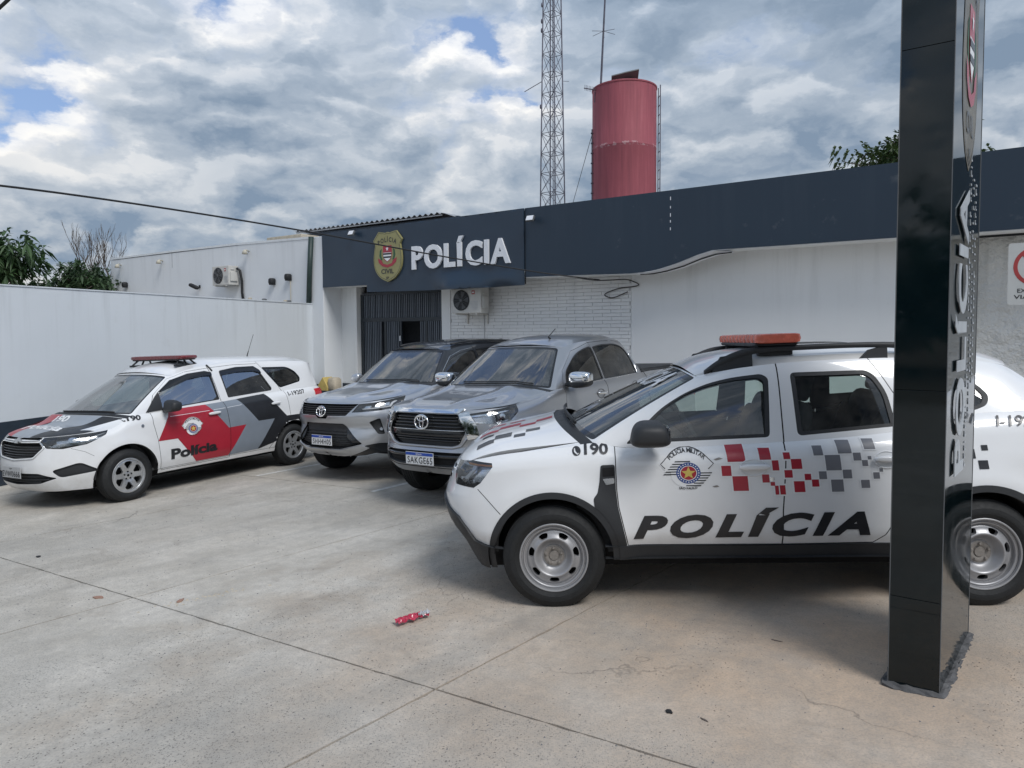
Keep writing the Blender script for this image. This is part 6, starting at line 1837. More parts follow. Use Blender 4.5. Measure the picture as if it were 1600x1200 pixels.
# soffit under the fascia, following its warped edge
bot = [(.33, 2.775), (1.2, 2.765), (2.55, 2.735), (2.80, 2.745), (3.05, 2.775), (3.4, 2.86), (3.75, 2.975), (4.02, 3.045), (4.15, 3.050), (5.4, 3.045), (6.7, 3.045), (13.4, 3.045)]
def ribbon(pts, y0, y1, dz0, dz1, th):
    m = MB(); n_ = len(pts)
    v = [(x, y0, z + dz0) for x, z in pts] + [(x, y1, z + dz1) for x, z in pts] + [(x, y0, z + dz0 + th) for x, z in pts] + [(x, y1, z + dz1 + th) for x, z in pts]
    f = []
    for i in range(n_ - 1):
        f += [(i, i + 1, n_ + i + 1, n_ + i), (2 * n_ + i, 3 * n_ + i, 3 * n_ + i + 1, 2 * n_ + i + 1), (i, 2 * n_ + i, 2 * n_ + i + 1, i + 1), (n_ + i, n_ + i + 1, 3 * n_ + i + 1, 3 * n_ + i)]
    return m.add(v, f)
ribbon(bot, .012, YW - .016, -.012, .0, .03).build('soffit', M_WALLF, station)
ribbon([(-5.52, 2.80), (.33, 2.79)], .012, YW - .035, .0, .0, .03).build('soffit', M_WALLF, station)
fl = [(2.35, 2.735), (2.7, 2.738), (2.95, 2.755), (3.2, 2.80), (3.5, 2.88), (3.8, 2.985), (4.06, 3.045), (4.32, 3.02)]
fd_ = [.004, .02, .045, .06, .075, .08, .075, .02]
m_ = MB(); k_ = len(fl)
m_.add([(x, -.004, z - .006) for x, z in fl] + [(x + .05, .16, z - d_) for (x, z), d_ in zip(fl, fd_)] + [(x, .0, z + .004) for x, z in fl] + [(x + .05, .165, z - d_ + .012) for (x, z), d_ in zip(fl, fd_)],
       [(i, k_ + i, k_ + i + 1, i + 1) for i in range(k_ - 1)] + [(2 * k_ + i, 2 * k_ + i + 1, 3 * k_ + i + 1, 3 * k_ + i) for i in range(k_ - 1)])
m_.build('loose_flap', M_LETTER, station)
MB().tube([(x + .02, .09, z - d_ * .75 - .006) for (x, z), d_ in zip(fl, fd_)][1:], .010, 5).build('loose_trim', M_CABLE, station)
poly = [(x, z) for x, z in bot] + [(13.4, 4.125), (.33, 4.11)]
v, f = tri2d([poly], [], .35)
fm = MB(); fm.add([(x, 0, z) for x, z in v], f); fm.add([(x, .03, z) for x, z in v], [q[::-1] for q in f])
n_ = len(poly); fm.add([(x, 0, z) for x, z in poly] + [(x, .03, z) for x, z in poly], [(i, (i + 1) % n_, n_ + (i + 1) % n_, n_ + i) for i in range(n_)])
fascia = fm.build('fascia', M_NAVY, station)
wall_strip('parapet_cap', M_NAVY, .33, 13.4, .03, .62, 4.085, 4.11)
wall_strip('parapet_cap', M_NAVY, -5.5, .32, .03, .62, 4.05, 4.072)
wall_strip('parapet_back', M_NAVY, -5.5, 13.4, .63, .66, 3.85, 4.10)
for zz in (3.98, 3.84, 3.70, 3.60, 3.47): wall_strip('paint_flake', M_LETTER, 3.305, 3.318, -.0035, -.001, zz - .035, zz + rnd.uniform(.0, .03))
wall_strip('panel_joint', M_DARK, .318, .334, -.002, .02, 2.64, 4.10)
wall_strip('edge_trim', M_CABLE, 7.2, 8.6, YW - .07, YW - .012, 3.015, 3.04)
# entrance: barred frame, a fixed light over the door and an open leaf
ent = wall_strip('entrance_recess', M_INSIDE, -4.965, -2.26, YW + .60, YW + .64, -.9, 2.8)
dr = MB()
YD = YW + .10
for (a, b, c_, d) in ((-4.96, -4.86, -.6, 2.62), (-2.34, -2.262, -.6, 2.62), (-4.86, -2.34, 1.96, 2.045), (-4.86, -2.34, 2.60, 2.66), (-4.29, -4.24, -.6, 1.96), (-4.16, -4.09, -.6, 1.96), (-3.66, -3.60, -.6, 1.96), (-2.86, -2.79, -.6, 1.96), (-4.86, -4.29, -.5, -.38)):
    dr.box(a, YD, c_, b, YD + .05, d)
frame = dr.build('door_frame', M_DOORM, station)
barm = MB().box(-.013, 0, 0, .013, .02, 1).build('door_bar', M_BAR, frame)
cnt = 0
def bars(x0, x1, z0, z1, y=YD + .012, step=.058):
    global cnt
    x = x0 + step * .5
    while x < x1:
        o = barm if cnt == 0 else link('door_bar', barm.data, frame)
        o.matrix_local = Matrix.Translation((x, y, z0)) @ Matrix.Diagonal((1 + .25 * math.sin(cnt * 1.7), 1, z1 - z0, 1)); cnt += 1
        x += step
bars(-4.86, -2.34, 2.045, 2.60); bars(-4.86, -4.29, -.38, 1.96); bars(-4.09, -3.66, -.38, 1.96); bars(-2.79, -2.34, -.38, 1.96); bars(-3.05, -2.86, -.38, 1.96, YD + .03)
wall_strip('door_handle', M_LETTER, -3.655, -3.625, YD - .02, YD, 1.50, 1.62)
wall_strip('curtain', simple('grey_curtain', (.06, .07, .085), .9), -4.9, -4.0, YD + .30, YD + .32, -.5, 2.55)
wall_strip('curtain', MATS['grey_curtain'], -2.9, -2.3, YD + .30, YD + .32, -.5, 2.55)
# corrugated roof sheet showing above the sign
cs = MB(); xs_ = np.linspace(-7.9, -2.64, 150)
v = []; 
for yy, dz in ((1.0, 0), (6.0, .10)):
    for x in xs_: v.append((x, yy, 4.44 + .028 * math.sin(x * 2 * math.pi / .176) + dz))
k_ = len(xs_); cs.add(v, [(i, i + 1, k_ + i + 1, k_ + i) for i in range(k_ - 1)])
v = []
xs2 = np.linspace(-2.64, -2.16, 12)
for yy, dz in ((1.0, 0), (6.0, .10)):
    for x in xs2: v.append((x, yy, 4.45 - (x + 2.64) * .34 + dz))
k_ = len(xs2); cs.add(v, [(i, i + 1, k_ + i + 1, k_ + i) for i in range(k_ - 1)])
cs.build('corrugated_roof', M_GALV, station, smooth=True)
wall_strip('roof_wall', M_NAVY, -7.6, -2.2, 1.06, 1.16, 3.8, 4.34)
wall_strip('roof_edge', M_GALV, -7.75, -2.62, .99, 1.02, 4.375, 4.40)

# sign: navy sheet, badge, raised letters
sg = empty('police_sign', 'navy sign board with gold badge and raised white word over the entrance', 'sign', mat=FM)
def sag(x, z):
    w = max(0, min(1, (3.02 - z) / .34)) ** 1.2 * max(0, min(1, (x + 2.35) / .8)) * max(0, min(1, (.36 - x) / .2))
    a = math.exp(-((x + 1.25 + (z - 2.62) * .3) / .55) ** 2) * .17 + .07 * math.exp(-((x + .25) / .4) ** 2) * math.sin((z - 2.6) * 9)
    return w * (a + .02 * math.sin(x * 7 + z * 5)) + .006 * math.sin(x * 2.1) * math.sin(z * 3.3)
poly = [(-5.525, 2.79), (-4.02, 2.79), (-4.02, 2.63), (-3.0, 2.615), (-2.1, 2.605), (-1.3, 2.60), (-.4, 2.605), (.315, 2.62), (.315, 4.105), (-5.525, 4.075)]
v, f = tri2d([densify(poly, .08)], [], .075)
fr = MB(); fr.add([(x, -.035 - sag(x, z), z) for x, z in v], f)
sheet = fr.build('sign_sheet', M_NAVY2, sg, smooth=True)
MB().add([(x, -.003, z) for x, z in v], [q[::-1] for q in f]).build('sign_backing', M_NAVY, sg)
P_ = densify(poly, .08); n_ = len(P_)
MB().add([(x, -.035 - sag(x, z), z) for x, z in P_] + [(x, -.003, z) for x, z in P_], [(i, (i + 1) % n_, n_ + (i + 1) % n_, n_ + i) for i in range(n_)]).build('sign_edge', M_NAVY2, sg)
def raised(name, mat, par, polysv, polysf, y, th):
    bm = bmesh.new(); vs = [bm.verts.new((a, y, b)) for a, b in polysv]
    for t in polysf:
        try: bm.faces.new([vs[i] for i in t])
        except ValueError: pass
    bmesh.ops.remove_doubles(bm, verts=bm.verts, dist=1e-5)
    r_ = bmesh.ops.extrude_face_region(bm, geom=bm.faces[:])
    for q in r_['geom']:
        if isinstance(q, bmesh.types.BMVert): q.co.y += th
    bmesh.ops.recalc_face_normals(bm, faces=bm.faces)
    me = bpy.data.meshes.new(name); bm.to_mesh(me); bm.free()
    return link(name, me, par, mat)
WORD = 'POLÍCIA'; tot = 0; lay_ = []
wd = lambda ch: (lambda v: (min(p[0] for p in v), max(p[0] for p in v)))(text2d(ch, .035, 0, None)[0])
for ch in WORD:
    a, b = wd(ch); lay_.append((tot - a, ch)); tot += (b - a) + .085
tot -= .085
kx = (.02 + 2.585) / tot
cv = text2d('I', .035, 0, None)[0]; zb_ = min(p[1] for p in cv); zt_ = max(p[1] for p in cv); kz = .50 / (zt_ - zb_)
for x0_, ch in lay_:
    v, f = text2d(ch, .035, 0, None)
    raised('letter', M_LETTER, sg, [(-2.585 + (x + x0_) * kx, 3.065 + (z - zb_) * kz) for x, z in v], f, -.085, .045)
def shield(k=1.0):
    h = [(0, 1.0), (.16, .965), (.30, .99), (.62, 1.03), (1.0, .66), (.86, .46), (.95, .10), (.98, -.22), (.86, -.62), (.52, -.94), (0, -1.13)]
    h = [tuple(q) for q in crom(h[:3], 3)] + h[3:5] + [tuple(q) for q in crom(h[5:], 5)]
    return [(a * k, b * k) for a, b in h] + [(-a * k, b * k) for a, b in h[-2:0:-1]]
def civil_badge(par, fn, word=True):
    """the gold shield; fn(points, off) places unit coordinates"""
    def put(name, mat, poly, off, grid=None, holes=()):
        v, f = tri2d([densify(p, .3) for p in poly], [densify(h, .3) for h in holes], grid); return flat(name, mat, par, v, f, lambda A: fn(A, off))
    put('badge_face', M_GOLD, [shield()], .030, .3)
    put('badge_line', M_DBLK, [shield(.955)], .0325, None, [shield(.94)])
    arms = [(-.30, .42), (.30, .42), (.32, .05), (.24, -.16), (0, -.30), (-.24, -.16), (-.32, .05)]
    put('badge_arms', M_DRED, [arms], .034)
    put('badge_arms_field', M_DWHT, [[(-.29, .12), (.29, .12), (.26, -.10), (0, -.26), (-.26, -.10)]], .036)
    put('badge_bars', M_DBLK, [[(-.29, .10), (.29, .10), (.285, .03), (-.285, .03)], [(-.28, -.04), (.28, -.04), (.25, -.11), (-.25, -.11)]], .038)
    put('badge_star', M_DWHT, [star(0, .28, .11, .045)], .038)
    for s_ in (1, -1):
        put('badge_branch', M_BADGEG, [[(s_ * .38, .30), (s_ * .52, .22), (s_ * .56, .0), (s_ * .46, -.18), (s_ * .34, -.20), (s_ * .42, -.02), (s_ * .42, .16)]], .034)
    rib = [(-.66, -.10), (-.40, -.20), (-.30, -.34), (0, -.40), (.30, -.34), (.40, -.20), (.66, -.10), (.60, -.30), (.34, -.46), (0, -.52), (-.34, -.46), (-.60, -.30)]
    put('badge_ribbon', M_DRED, [rib], .0365)
    v, f = arc_text('POLÍCIA', 0, -1.0, 1.58, .20, 113, 67, .02)
    flat('badge_lettering', M_DBLK, par, v, f, lambda A: fn(A, .035))
    for w_, x0_, x1_, z_, h_ in (('CIVIL', -.44, .44, -.78, .20), ('SP', -.10, .10, -1.01, .10)):
        v, f = fit_text(w_, x0_, x1_, z_, h_, .02); flat('badge_lettering', M_DBLK, par, v, f, lambda A: fn(A, .035))
bo = raised('badge', M_GOLD, sg, *tri2d([[(-3.30 + .44 * a, 3.42 + .52 * b) for a, b in shield()]], [], None), -.085, .045)
civil_badge(bo, lambda A, o: np.array([(-3.30 + .44 * a, -.058 - o, 3.42 + .52 * b) for a, b in A]))

def floodlight(x, z, label):
    t = empty('floodlight', label, 'lamp', mat=FM @ Matrix.Translation((x, 0, z)), group='small floodlights on the navy fascia')
    M = Matrix.Translation((0, -.16, 0)) @ Matrix.Rotation(R(-28), 4, 'X')
    MB().box(-.085, -.02, -.06, .085, .02, .06, M).build('lamp_housing', M_ACG, t, bevel=.006)
    MB().box(-.075, -.026, -.05, .075, -.021, .05, M).build('lamp_glass', M_LETTER, t)
    MB().tube([(0, 0, .0), (0, -.14, 0)], .012, 6).build('lamp_bracket', M_CABLE, t)
floodlight(-4.37, 3.99, 'small floodlight above and left of the gold badge'); floodlight(.55, 3.87, 'small floodlight right of the white word near the panel joint')

# ------------------------------------------------------------------ white annex with outdoor unit, lamps and camera
annex = empty('annex_building', 'plain white annex wall rising behind the boundary wall at the left', 'building', mat=FM)
MB().prism([(-15.72, 0), (-5.97, 0), (-5.97, 6), (-15.72, 6)], -.9, 4.05).build('wall', M_WALLU, annex)
ribbon([(-15.74, 4.065), (-12.0, 4.075), (-9.0, 4.06), (-5.965, 4.0)], -.012, .25, 0, 0, .055).build('coping', M_WALLU, annex)
MB().box(-8.1, .3, 4.08, -6.7, .9, 4.22).build('roof_slab', M_STONE, annex, bevel=.02)
MB().box(-12.15, -.004, 3.62, -12.14, -.001, 4.06).build('crack', M_ACG, annex)
dp = MB().tube([(-5.86, -.085, 4.03), (-5.93, -.09, 3.2), (-5.985, -.09, 2.40)], .062, 10).build('downpipe', M_GREENP, None, smooth=True)
dp.matrix_world = FM; prop(dp, 'dark green downpipe in the corner between the annex and the sign pilaster', 'pipe')

def ac_unit(M, label, W_=.78, H_=.54, D_=.29):
    t = empty('air_conditioner', label, 'air conditioner', mat=FM @ M)
    c = MB().box(0, 0, 0, W_, D_, H_).build('casing', M_ACW, t, bevel=.014)
    cx, cz, r = .27, H_ / 2, .215
    g = MB()
    for k in range(7):
        q = r * (k + 1) / 7
        g.tube([(cx + q * math.cos(a), -.014 - .01 * (1 - k / 7), cz + q * math.sin(a)) for a in [2 * math.pi * i / 28 for i in range(29)]], .0028, 4, cap=False)
    for k in range(12):
        a = 2 * math.pi * k / 12; g.tube([(cx + .03 * math.cos(a), -.024, cz + .03 * math.sin(a)), (cx + r * math.cos(a), -.014, cz + r * math.sin(a))], .0028, 4)
    g.build('fan_guard', M_ACG, t)
    fb_ = MB().add([(cx, -.004, cz)] + [(cx + r * math.cos(a), -.004, cz + r * math.sin(a)) for a in [2 * math.pi * i / 36 for i in range(36)]], [(0, i + 1, (i + 1) % 36 + 1) for i in range(36)])
    fb_.build('fan_opening', M_CABLE, t)
    hb = MB().sell((cx, -.018, cz), (.04, .012, .04), 1, 1, 16, 8)
    for k in range(5):
        a = 2 * math.pi * k / 5
        hb.add([(cx + .03 * math.cos(a), -.006, cz + .03 * math.sin(a)), (cx + .19 * math.cos(a - .25), -.006, cz + .19 * math.sin(a - .25)), (cx + .20 * math.cos(a + .35), -.010, cz + .20 * math.sin(a + .35))], [(0, 1, 2)])
    hb.build('fan', M_ACG, t, smooth=True)
    MB().box(.545, -.004, H_ - .15, .625, -.001, H_ - .07).build('label', M_RSIGN, t)
    MB().box(.56, -.0055, H_ - .125, .61, -.0045, H_ - .095).build('label_print', M_DWHT, t)
    vt = MB()
    for k in range(6): vt.box(.54, -.006, .08 + k * .03, .70, -.001, .088 + k * .03)
    vt.build('vent_lines', M_PGREY, t)
    sd = MB().box(W_ + .001, .04, .10, W_ + .035, D_ - .06, .34); sd.box(W_ + .001, .06, .40, W_ + .02, .16, .43)
    sd.build('valve_cover', M_ACW, t, bevel=.006)
    br = MB()
    for x in (.12, W_ - .12): br.box(x - .015, -.01, -.03, x + .015, D_ + .12, -.003); br.box(x - .015, D_ + .10, -.22, x + .015, D_ + .12, -.003)
    br.build('bracket', M_ACW, t)
    return t
a1 = ac_unit(Matrix.Translation((-1.64, .12, 2.10)), 'outdoor air conditioner on the white brick wall under the sign')
MB().tube([(.56, .40, .0), (.56, .42, -.4), (.57, .42, -1.4)], .012, 6).build('drain_pipe', M_PGREY, a1)
a2 = ac_unit(Matrix.Translation((-9.58, -.36, 2.98)), 'outdoor air conditioner with black pipe on the annex wall at the left', .74, .51, .30)
MB().tube([(.78, .22, .44), (.86, .26, .38), (.88, .30, .10), (.86, .31, -.2), (.90, .33, -.55)], .035, 8).build('pipe', M_CABLE, a2, smooth=True)

def fitting(name, x, z, label, cat, grp, mat, kind):
    t = empty(name, label, cat, mat=FM @ Matrix.Translation((x, 0, z)), group=grp)
    if kind == 'lamp':
        MB().tube([(0, 0, .02), (0, -.09, .05), (0, -.13, .0)], .018, 6).build('lamp_arm', mat, t, smooth=True)
        MB().lathe([(.02, .05), (.05, .02), (.075, -.06), (.06, -.065)], 14, Matrix.Translation((0, -.13, 0))).build('lamp_shade', mat, t, smooth=True)
    elif kind == 'cam':
        MB().box(-.03, -.02, -.04, .03, 0, .04).build('mount', mat, t)
        MB().sell((0, 0, 0), (.16, .055, .05), .5, .5, 14, 8, Matrix.Translation((-.08, -.14, 0)) @ Matrix.Rotation(R(25), 4, 'Y') @ Matrix.Rotation(R(20), 4, 'Z')).build('camera_body', mat, t, smooth=True)
    else:
        MB().sell((0, -.07, .03), (.075, .09, .085), .6, .7, 14, 8).build('hood', mat, t, smooth=True)
        MB().box(-.06, -.12, -.06, .06, -.005, .02).build('spout', mat, t)
for x, z, l in ((-15.08, 3.84, 'leftmost of the three cream wall lamps high on the annex'), (-12.65, 3.83, 'middle cream wall lamp high on the annex'), (-8.45, 3.84, 'cream wall lamp above and right of the annex air conditioner')):
    fitting('wall_lamp', x, z, l, 'lamp', 'cream wall lamps on the annex', M_CREAM, 'lamp')
fitting('wall_spout', -14.76, 3.20, 'dark round fitting low at the left end of the annex wall', 'vent', 'dark fittings on the annex wall', M_CABLE, 'vent')
fitting('security_camera', -10.75, 3.02, 'dark bullet camera left of the annex air conditioner', 'camera', None, M_CABLE, 'cam')
fitting('wall_spout', -7.42, 2.99, 'lower left of the two dark hooded vents near the downpipe', 'vent', 'dark fittings on the annex wall', M_CABLE, 'vent')
fitting('wall_spout', -6.78, 3.07, 'upper right hooded vent on the annex, above a thin white conduit', 'vent', 'dark fittings on the annex wall', M_CABLE, 'vent')
cd = MB().tube([(-6.74, -.03, 3.0), (-6.74, -.03, 2.3)], .012, 6).build('conduit', M_CREAM, None); cd.matrix_world = FM; prop(cd, 'thin pale conduit running down from the upper right vent', 'pipe')

# ------------------------------------------------------------------ boundary wall
WM = Matrix.Translation((-9.953, 0, 0)) @ Matrix.Rotation(R(73.9), 4, 'Z')
bw = empty('boundary_wall', 'long white boundary wall with a dark painted base at the left', 'wall', mat=WM)
MB().box(-6, 0, -1.2, 18.25, .16, 2.40).build('wall', M_WALL, bw)
cp = MB(); x = -6
while x < 18.2:
    x2 = min(x + 2.1, 18.25); cp.box(x + .004, -.012, 2.402, x2 - .004, .175, 2.420 + rnd.uniform(0, .006)); x = x2
cp.build('coping', M_WALL, bw, kind=None)
MB().box(-6, -.006, -1.2, 18.25, -.0015, .50).build('base_band', M_BASEP, bw)
for k, xx in enumerate((15.9, 16.4, 17.2, 17.35)):
    o = MB().sell((xx, .08, 2.445), (.05 + .02 * (k % 2), .04, .025), .8, .8, 10, 6).build('stone', M_ACG if k % 2 else M_STONE, None, smooth=True)
    o.matrix_world = WM; prop(o, ('pale stone on top of the boundary wall just right of the black pipe', 'dark stone on top of the boundary wall between the pipe and the hooded vents', 'left one of two stones close together on the wall top below the vents', 'right one of two stones close together on the wall top below the vents')[k], 'stone', 'small stones on the boundary wall')

# ------------------------------------------------------------------ yellow kerb piece by the pilaster
yl = empty('yellow_barrier', 'yellow gable-topped block and pale stone beside the pilaster, behind the black-roofed SUV', 'barrier', mat=FM @ Matrix.Translation((-5.25, -.25, .0)) @ Matrix.Diagonal((.72, .8, .93, 1)))
MB().box(-.28, -.2, -.55, .62, .2, .36).build('plinth', M_BASEP, yl)
MB().add([(-.16, -.18, .36), (.32, -.18, .36), (.32, .18, .36), (-.16, .18, .36), (-.16, -.18, .46), (.32, -.18, .46), (.32, .18, .46), (-.16, .18, .46), (.10, -.18, .70), (.10, .18, .70)],
         [(0, 1, 5, 8, 4), (3, 7, 9, 6, 2), (0, 4, 7, 3), (1, 2, 6, 5), (4, 8, 9, 7), (5, 6, 9, 8)]).build('yellow_block', M_YEL, yl, bevel=.01)
MB().sell((.45, .0, .52), (.20, .16, .18), .5, .5, 14, 8).build('stone', M_STONE, yl, smooth=True)
M_DULL = simple('dull_badge_bronze', (.12, .105, .075), .35, var=.4, vscale=4)
# ------------------------------------------------------------------ black totem
TA = math.atan2(.7624, .6471)
TM = Matrix.Translation((2.019, 3.285, 0)) @ Matrix.Rotation(TA, 4, 'Z')    # x along the lettered side, y to the left
tot = empty('totem', 'tall glossy black advertising column standing in front of the white police SUV', 'column', mat=TM)
TW, TL, TH = .218, .872, 7.2
dzt = gz(2.0, 3.4)
# the narrow face towards the street lies along the line from the far-left corner
FL = Vector((1.841, 3.411, 0)); loc = TM.inverted() @ FL
wx, wy = loc.x, loc.y
def corner(a, b, z): return (a * TL + b * wx, b * wy, z)
cuts = [dzt, .445, 1.452, 3.05, 4.65, TH]
inner = MB().add([corner(.02, .05, dzt), corner(.98, .05, dzt), corner(.98, .95, dzt), corner(.02, .95, dzt), corner(.02, .05, TH), corner(.98, .05, TH), corner(.98, .95, TH), corner(.02, .95, TH)],
                 [(0, 3, 2, 1), (4, 5, 6, 7), (0, 1, 5, 4), (1, 2, 6, 5), (2, 3, 7, 6), (3, 0, 4, 7)]).build('core', M_CABLE, tot)
def panel(a0, b0, a1, b1, z0, z1, out):
    P = [Vector(corner(a0, b0, z0)), Vector(corner(a1, b1, z0))]
    d = (P[1] - P[0]).normalized(); n_ = Vector((d.y, -d.x, 0)); n_ = n_ * (1 if n_.dot(out) > 0 else -1)
    q0, q1 = P[0] + d * .0015, P[1] - d * .0015
    m = MB(); t = .004
    v = [q0, q1, q1 - n_ * t, q0 - n_ * t]; zz0, zz1 = z0 + .0015, z1 - .0015
    m.add([(p.x, p.y, zz0) for p in v] + [(p.x, p.y, zz1) for p in v], [(0, 3, 2, 1), (4, 5, 6, 7), (0, 1, 5, 4), (1, 2, 6, 5), (2, 3, 7, 6), (3, 0, 4, 7)])
    return m.build('cladding_panel', M_BLKG, tot, bevel=.0008)
for i in range(len(cuts) - 1):
    z0, z1 = cuts[i], cuts[i + 1]
    panel(0, 0, 0, 1, z0, z1, Vector((-1, 0, 0)))
    panel(1, 0, 1, 1, z0, z1, Vector((1, 0, 0)))
for z0, z1 in ((dzt, 3.6), (3.6, TH)):
    panel(0, 0, 1, 0, z0, z1, Vector((0, -1, 0))); panel(0, 1, 1, 1, z0, z1, Vector((0, 1, 0)))
for b in (0, 1):
    for a in (0, 1):
        c = corner(a, b, 0)
        MB().tube([(c[0], c[1], dzt), (c[0], c[1], TH)], .0022, 6).build('corner_trim', M_ACG, tot)
side = lambda off: (lambda A: np.array([(a, -off, b) for a, b in A]))
# the word runs up the side, letters turned a quarter
v, f = fit_text('POLÍCIA', 0, 1.42, 0, .255, .025, 0, None, space=1.05)
v2 = [(.445 - z, 1.02 + x) for x, z in v]
raisedv = [(a, b) for a, b in v2]
bm = bmesh.new(); vs = [bm.verts.new((a, -.012, b)) for a, b in raisedv]
for t in f:
    try: bm.faces.new([vs[i] for i in t])
    except ValueError: pass
bmesh.ops.remove_doubles(bm, verts=bm.verts, dist=1e-5)
r_ = bmesh.ops.extrude_face_region(bm, geom=bm.faces[:])
for q in r_['geom']:
    if isinstance(q, bmesh.types.BMVert): q.co.y += .0045
bmesh.ops.recalc_face_normals(bm, faces=bm.faces)
me = bpy.data.meshes.new('lettering'); bm.to_mesh(me); bm.free()
link('lettering', me, tot, simple('letter_silver', (.40, .43, .46), .4))
M_GOLD = M_DULL
# two columns of small raised characters, too small to read
sm = MB()
for col_, (x0_, z0_, z1_) in enumerate(((.535, 1.02, 2.62), (.625, 1.30, 2.55), (.705, 1.45, 2.50))):
    z = z0_
    while z < z1_:
        w = rnd.uniform(.018, .034)
        if rnd.random() < .86:
            sm.box(x0_ + rnd.uniform(-.004, .004), -.004, z, x0_ + rnd.uniform(.020, .042), -.001, z + w * .34); 
            if rnd.random() < .7: sm.box(x0_, -.004, z + w * .34, x0_ + .010, -.001, z + w)
        z += w + .014
sm.build('small_print', MATS['letter_silver'], tot, kind='stuff')
bdg = MB().add([(.44 + .24 * a, -.002, 3.12 + .52 * b) for a, b in shield()], [tuple(range(len(shield())))]).build('badge', M_DULL, tot)
civil_badge(bdg, lambda A, o: np.array([(.44 + .24 * a, .026 - o * .9, 3.12 + .52 * b) for a, b in A]))
# mortar plinth, rough-edged
pv = []; pf = []
ring = densify([(-.05, .03), (TL + .06, .03), (TL + .06, -.07), (-.07, -.075)], .035)
basep = [corner(0, 0, 0), corner(1, 0, 0), corner(1, 1, 0), corner(0, 1, 0)]
ctr = (sum(p[0] for p in basep) / 4, sum(p[1] for p in basep) / 4)
out_ = []
for p in densify([(p[0], p[1]) for p in basep], .03):
    out_.append(p)
pl_o = MB(); nn = len(out_)
def grow(p, d):
    i = out_.index(p); a = np.array(out_[i - 1]); b = np.array(out_[(i + 1) % nn]); t = (b - a) / np.linalg.norm(b - a); n_ = np.array((t[1], -t[0]))
    if (np.array(p) - np.array(ctr)) @ n_ < 0: n_ = -n_
    return tuple(np.array(p) + n_ * d)
rows = []
for d, z in ((.0, .016), (.014, .015), (.024, .010), (.032, .002), (.034, -.02)):
    rows.append([(*grow(p, d + (rnd.uniform(-.004, .009) if d > .02 else 0)), dzt + z + (rnd.uniform(-.006, .006) if .0 < z < .034 else 0)) for p in out_])
for i in range(len(rows) - 1):
    pl_o.add(rows[i] + rows[i + 1], [(k, (k + 1) % nn, nn + (k + 1) % nn, nn + k) for k in range(nn)])
pl_o.build('plinth', M_CEM, tot)

# ------------------------------------------------------------------ reserved-parking sign at the right edge
SM = Matrix.Translation((5.42, 7.35, 0)) @ Matrix.Rotation(R(-30), 4, 'Z')
sn = empty('parking_sign', 'white no-parking sign with red ring at the right edge', 'sign', mat=SM)
pl2 = rounded([(-.25, 1.98), (.25, 1.98), (.25, 2.62), (-.25, 2.62)], .035, 5)
raised('sign_plate', M_SIGNW, sn, *tri2d([pl2]), -.004, .004)
sf = lambda off: (lambda A: np.array([(a, -off, b) for a, b in A]))
v, f = tri2d([circ(0, 2.375, .205, 40)], [circ(0, 2.375, .168, 40)]); flat('red_ring', M_RSIGN, sn, v, f, sf(.0055))
v, f = fit_text('E', -.07, .08, 2.275, .20, .05); flat('lettering', M_DBLK, sn, v, f, sf(.0055))
v, f = tri2d([[(-.135, 2.49), (-.115, 2.51), (.135, 2.26), (.115, 2.24)]]); flat('red_bar', M_RSIGN, sn, v, f, sf(.0070))
for w_, z_, x0_, x1_ in (('EXCLUSIVO', 2.105, -.165, .165), ('VIATURAS', 2.040, -.195, .195)):
    v, f = fit_text(w_, x0_, x1_, z_, .042, .015); flat('lettering', M_DBLK, sn, v, f, sf(.0055))
MB().tube([(.0, .03, -.1), (.0, .03, 2.60)], .025, 10).build('post', M_GALV, sn, smooth=True)

# ------------------------------------------------------------------ red water tank
TX, TY, TR_ = 3.80, 24.1, 1.06
tk = empty('water_tank', 'tall faded red cylindrical water tank behind the station', 'water tank', loc=(TX, TY, 0))
MB().lathe([(0.001, -1.0), (TR_, -1.0), (TR_, 4.40), (TR_ + .006, 4.42), (TR_, 4.44), (TR_, 7.70), (TR_ + .008, 7.72), (TR_, 7.74), (TR_, 9.66), (TR_ + .02, 9.68), (TR_ + .02, 9.72), (TR_ - .02, 9.74), (.001, 9.80)], 64).build('tank_shell', M_TANK, tk, smooth=True, angle=30)
ld = MB()
for s_ in (-.16, .16): ld.tube([(TR_ * .985 + .06, -.32 + s_, 3.0), (TR_ * .985 + .06, -.32 + s_, 9.72)], .018, 5)
for k in range(22): ld.tube([(TR_ + .045, -.48, 3.1 + k * .3), (TR_ + .045, -.16, 3.1 + k * .3)], .012, 4)
ld.build('ladder', M_LATT, tk)
pp = MB().tube([(-TR_ - .03, -.1, 1.0), (-TR_ - .03, -.1, 8.4)], .02, 5)
for k in range(16): pp.box(-TR_ - .07, -.13, 3.3 + k * .33, -TR_ - .0, -.07, 3.34 + k * .33)
pp.build('cable_pipe', M_LATT, tk)
hm = MB()
hm.box(-.40, -.25, 0, .05, .45, .04, Matrix.Translation((-.10, -.45, 9.93)) @ Matrix.Rotation(R(-14), 4, 'Y') @ Matrix.Rotation(R(-24), 4, 'X'))
hm.box(-.05, -.25, 0, .42, .45, .04, Matrix.Translation((-.02, -.45, 9.95)) @ Matrix.Rotation(R(-12), 4, 'Y') @ Matrix.Rotation(R(-24), 4, 'X'))
hm.box(-.42, -.5, 9.72, .25, .1, 9.90)
hm.build('hatch', M_ACG, tk)
an = empty('antenna_mast', 'thin antenna mast with crossed rods beside the red tank top', 'antenna', loc=(TX - .86, TY - .35, 0))
MB().tube([(0, 0, 2.0), (.02, 0, 9.5), (.16, 0, 12.4), (.24, 0, 14.2)], .045, 8, r2=.02).build('mast', M_LATT, an, smooth=True)
ad = MB()
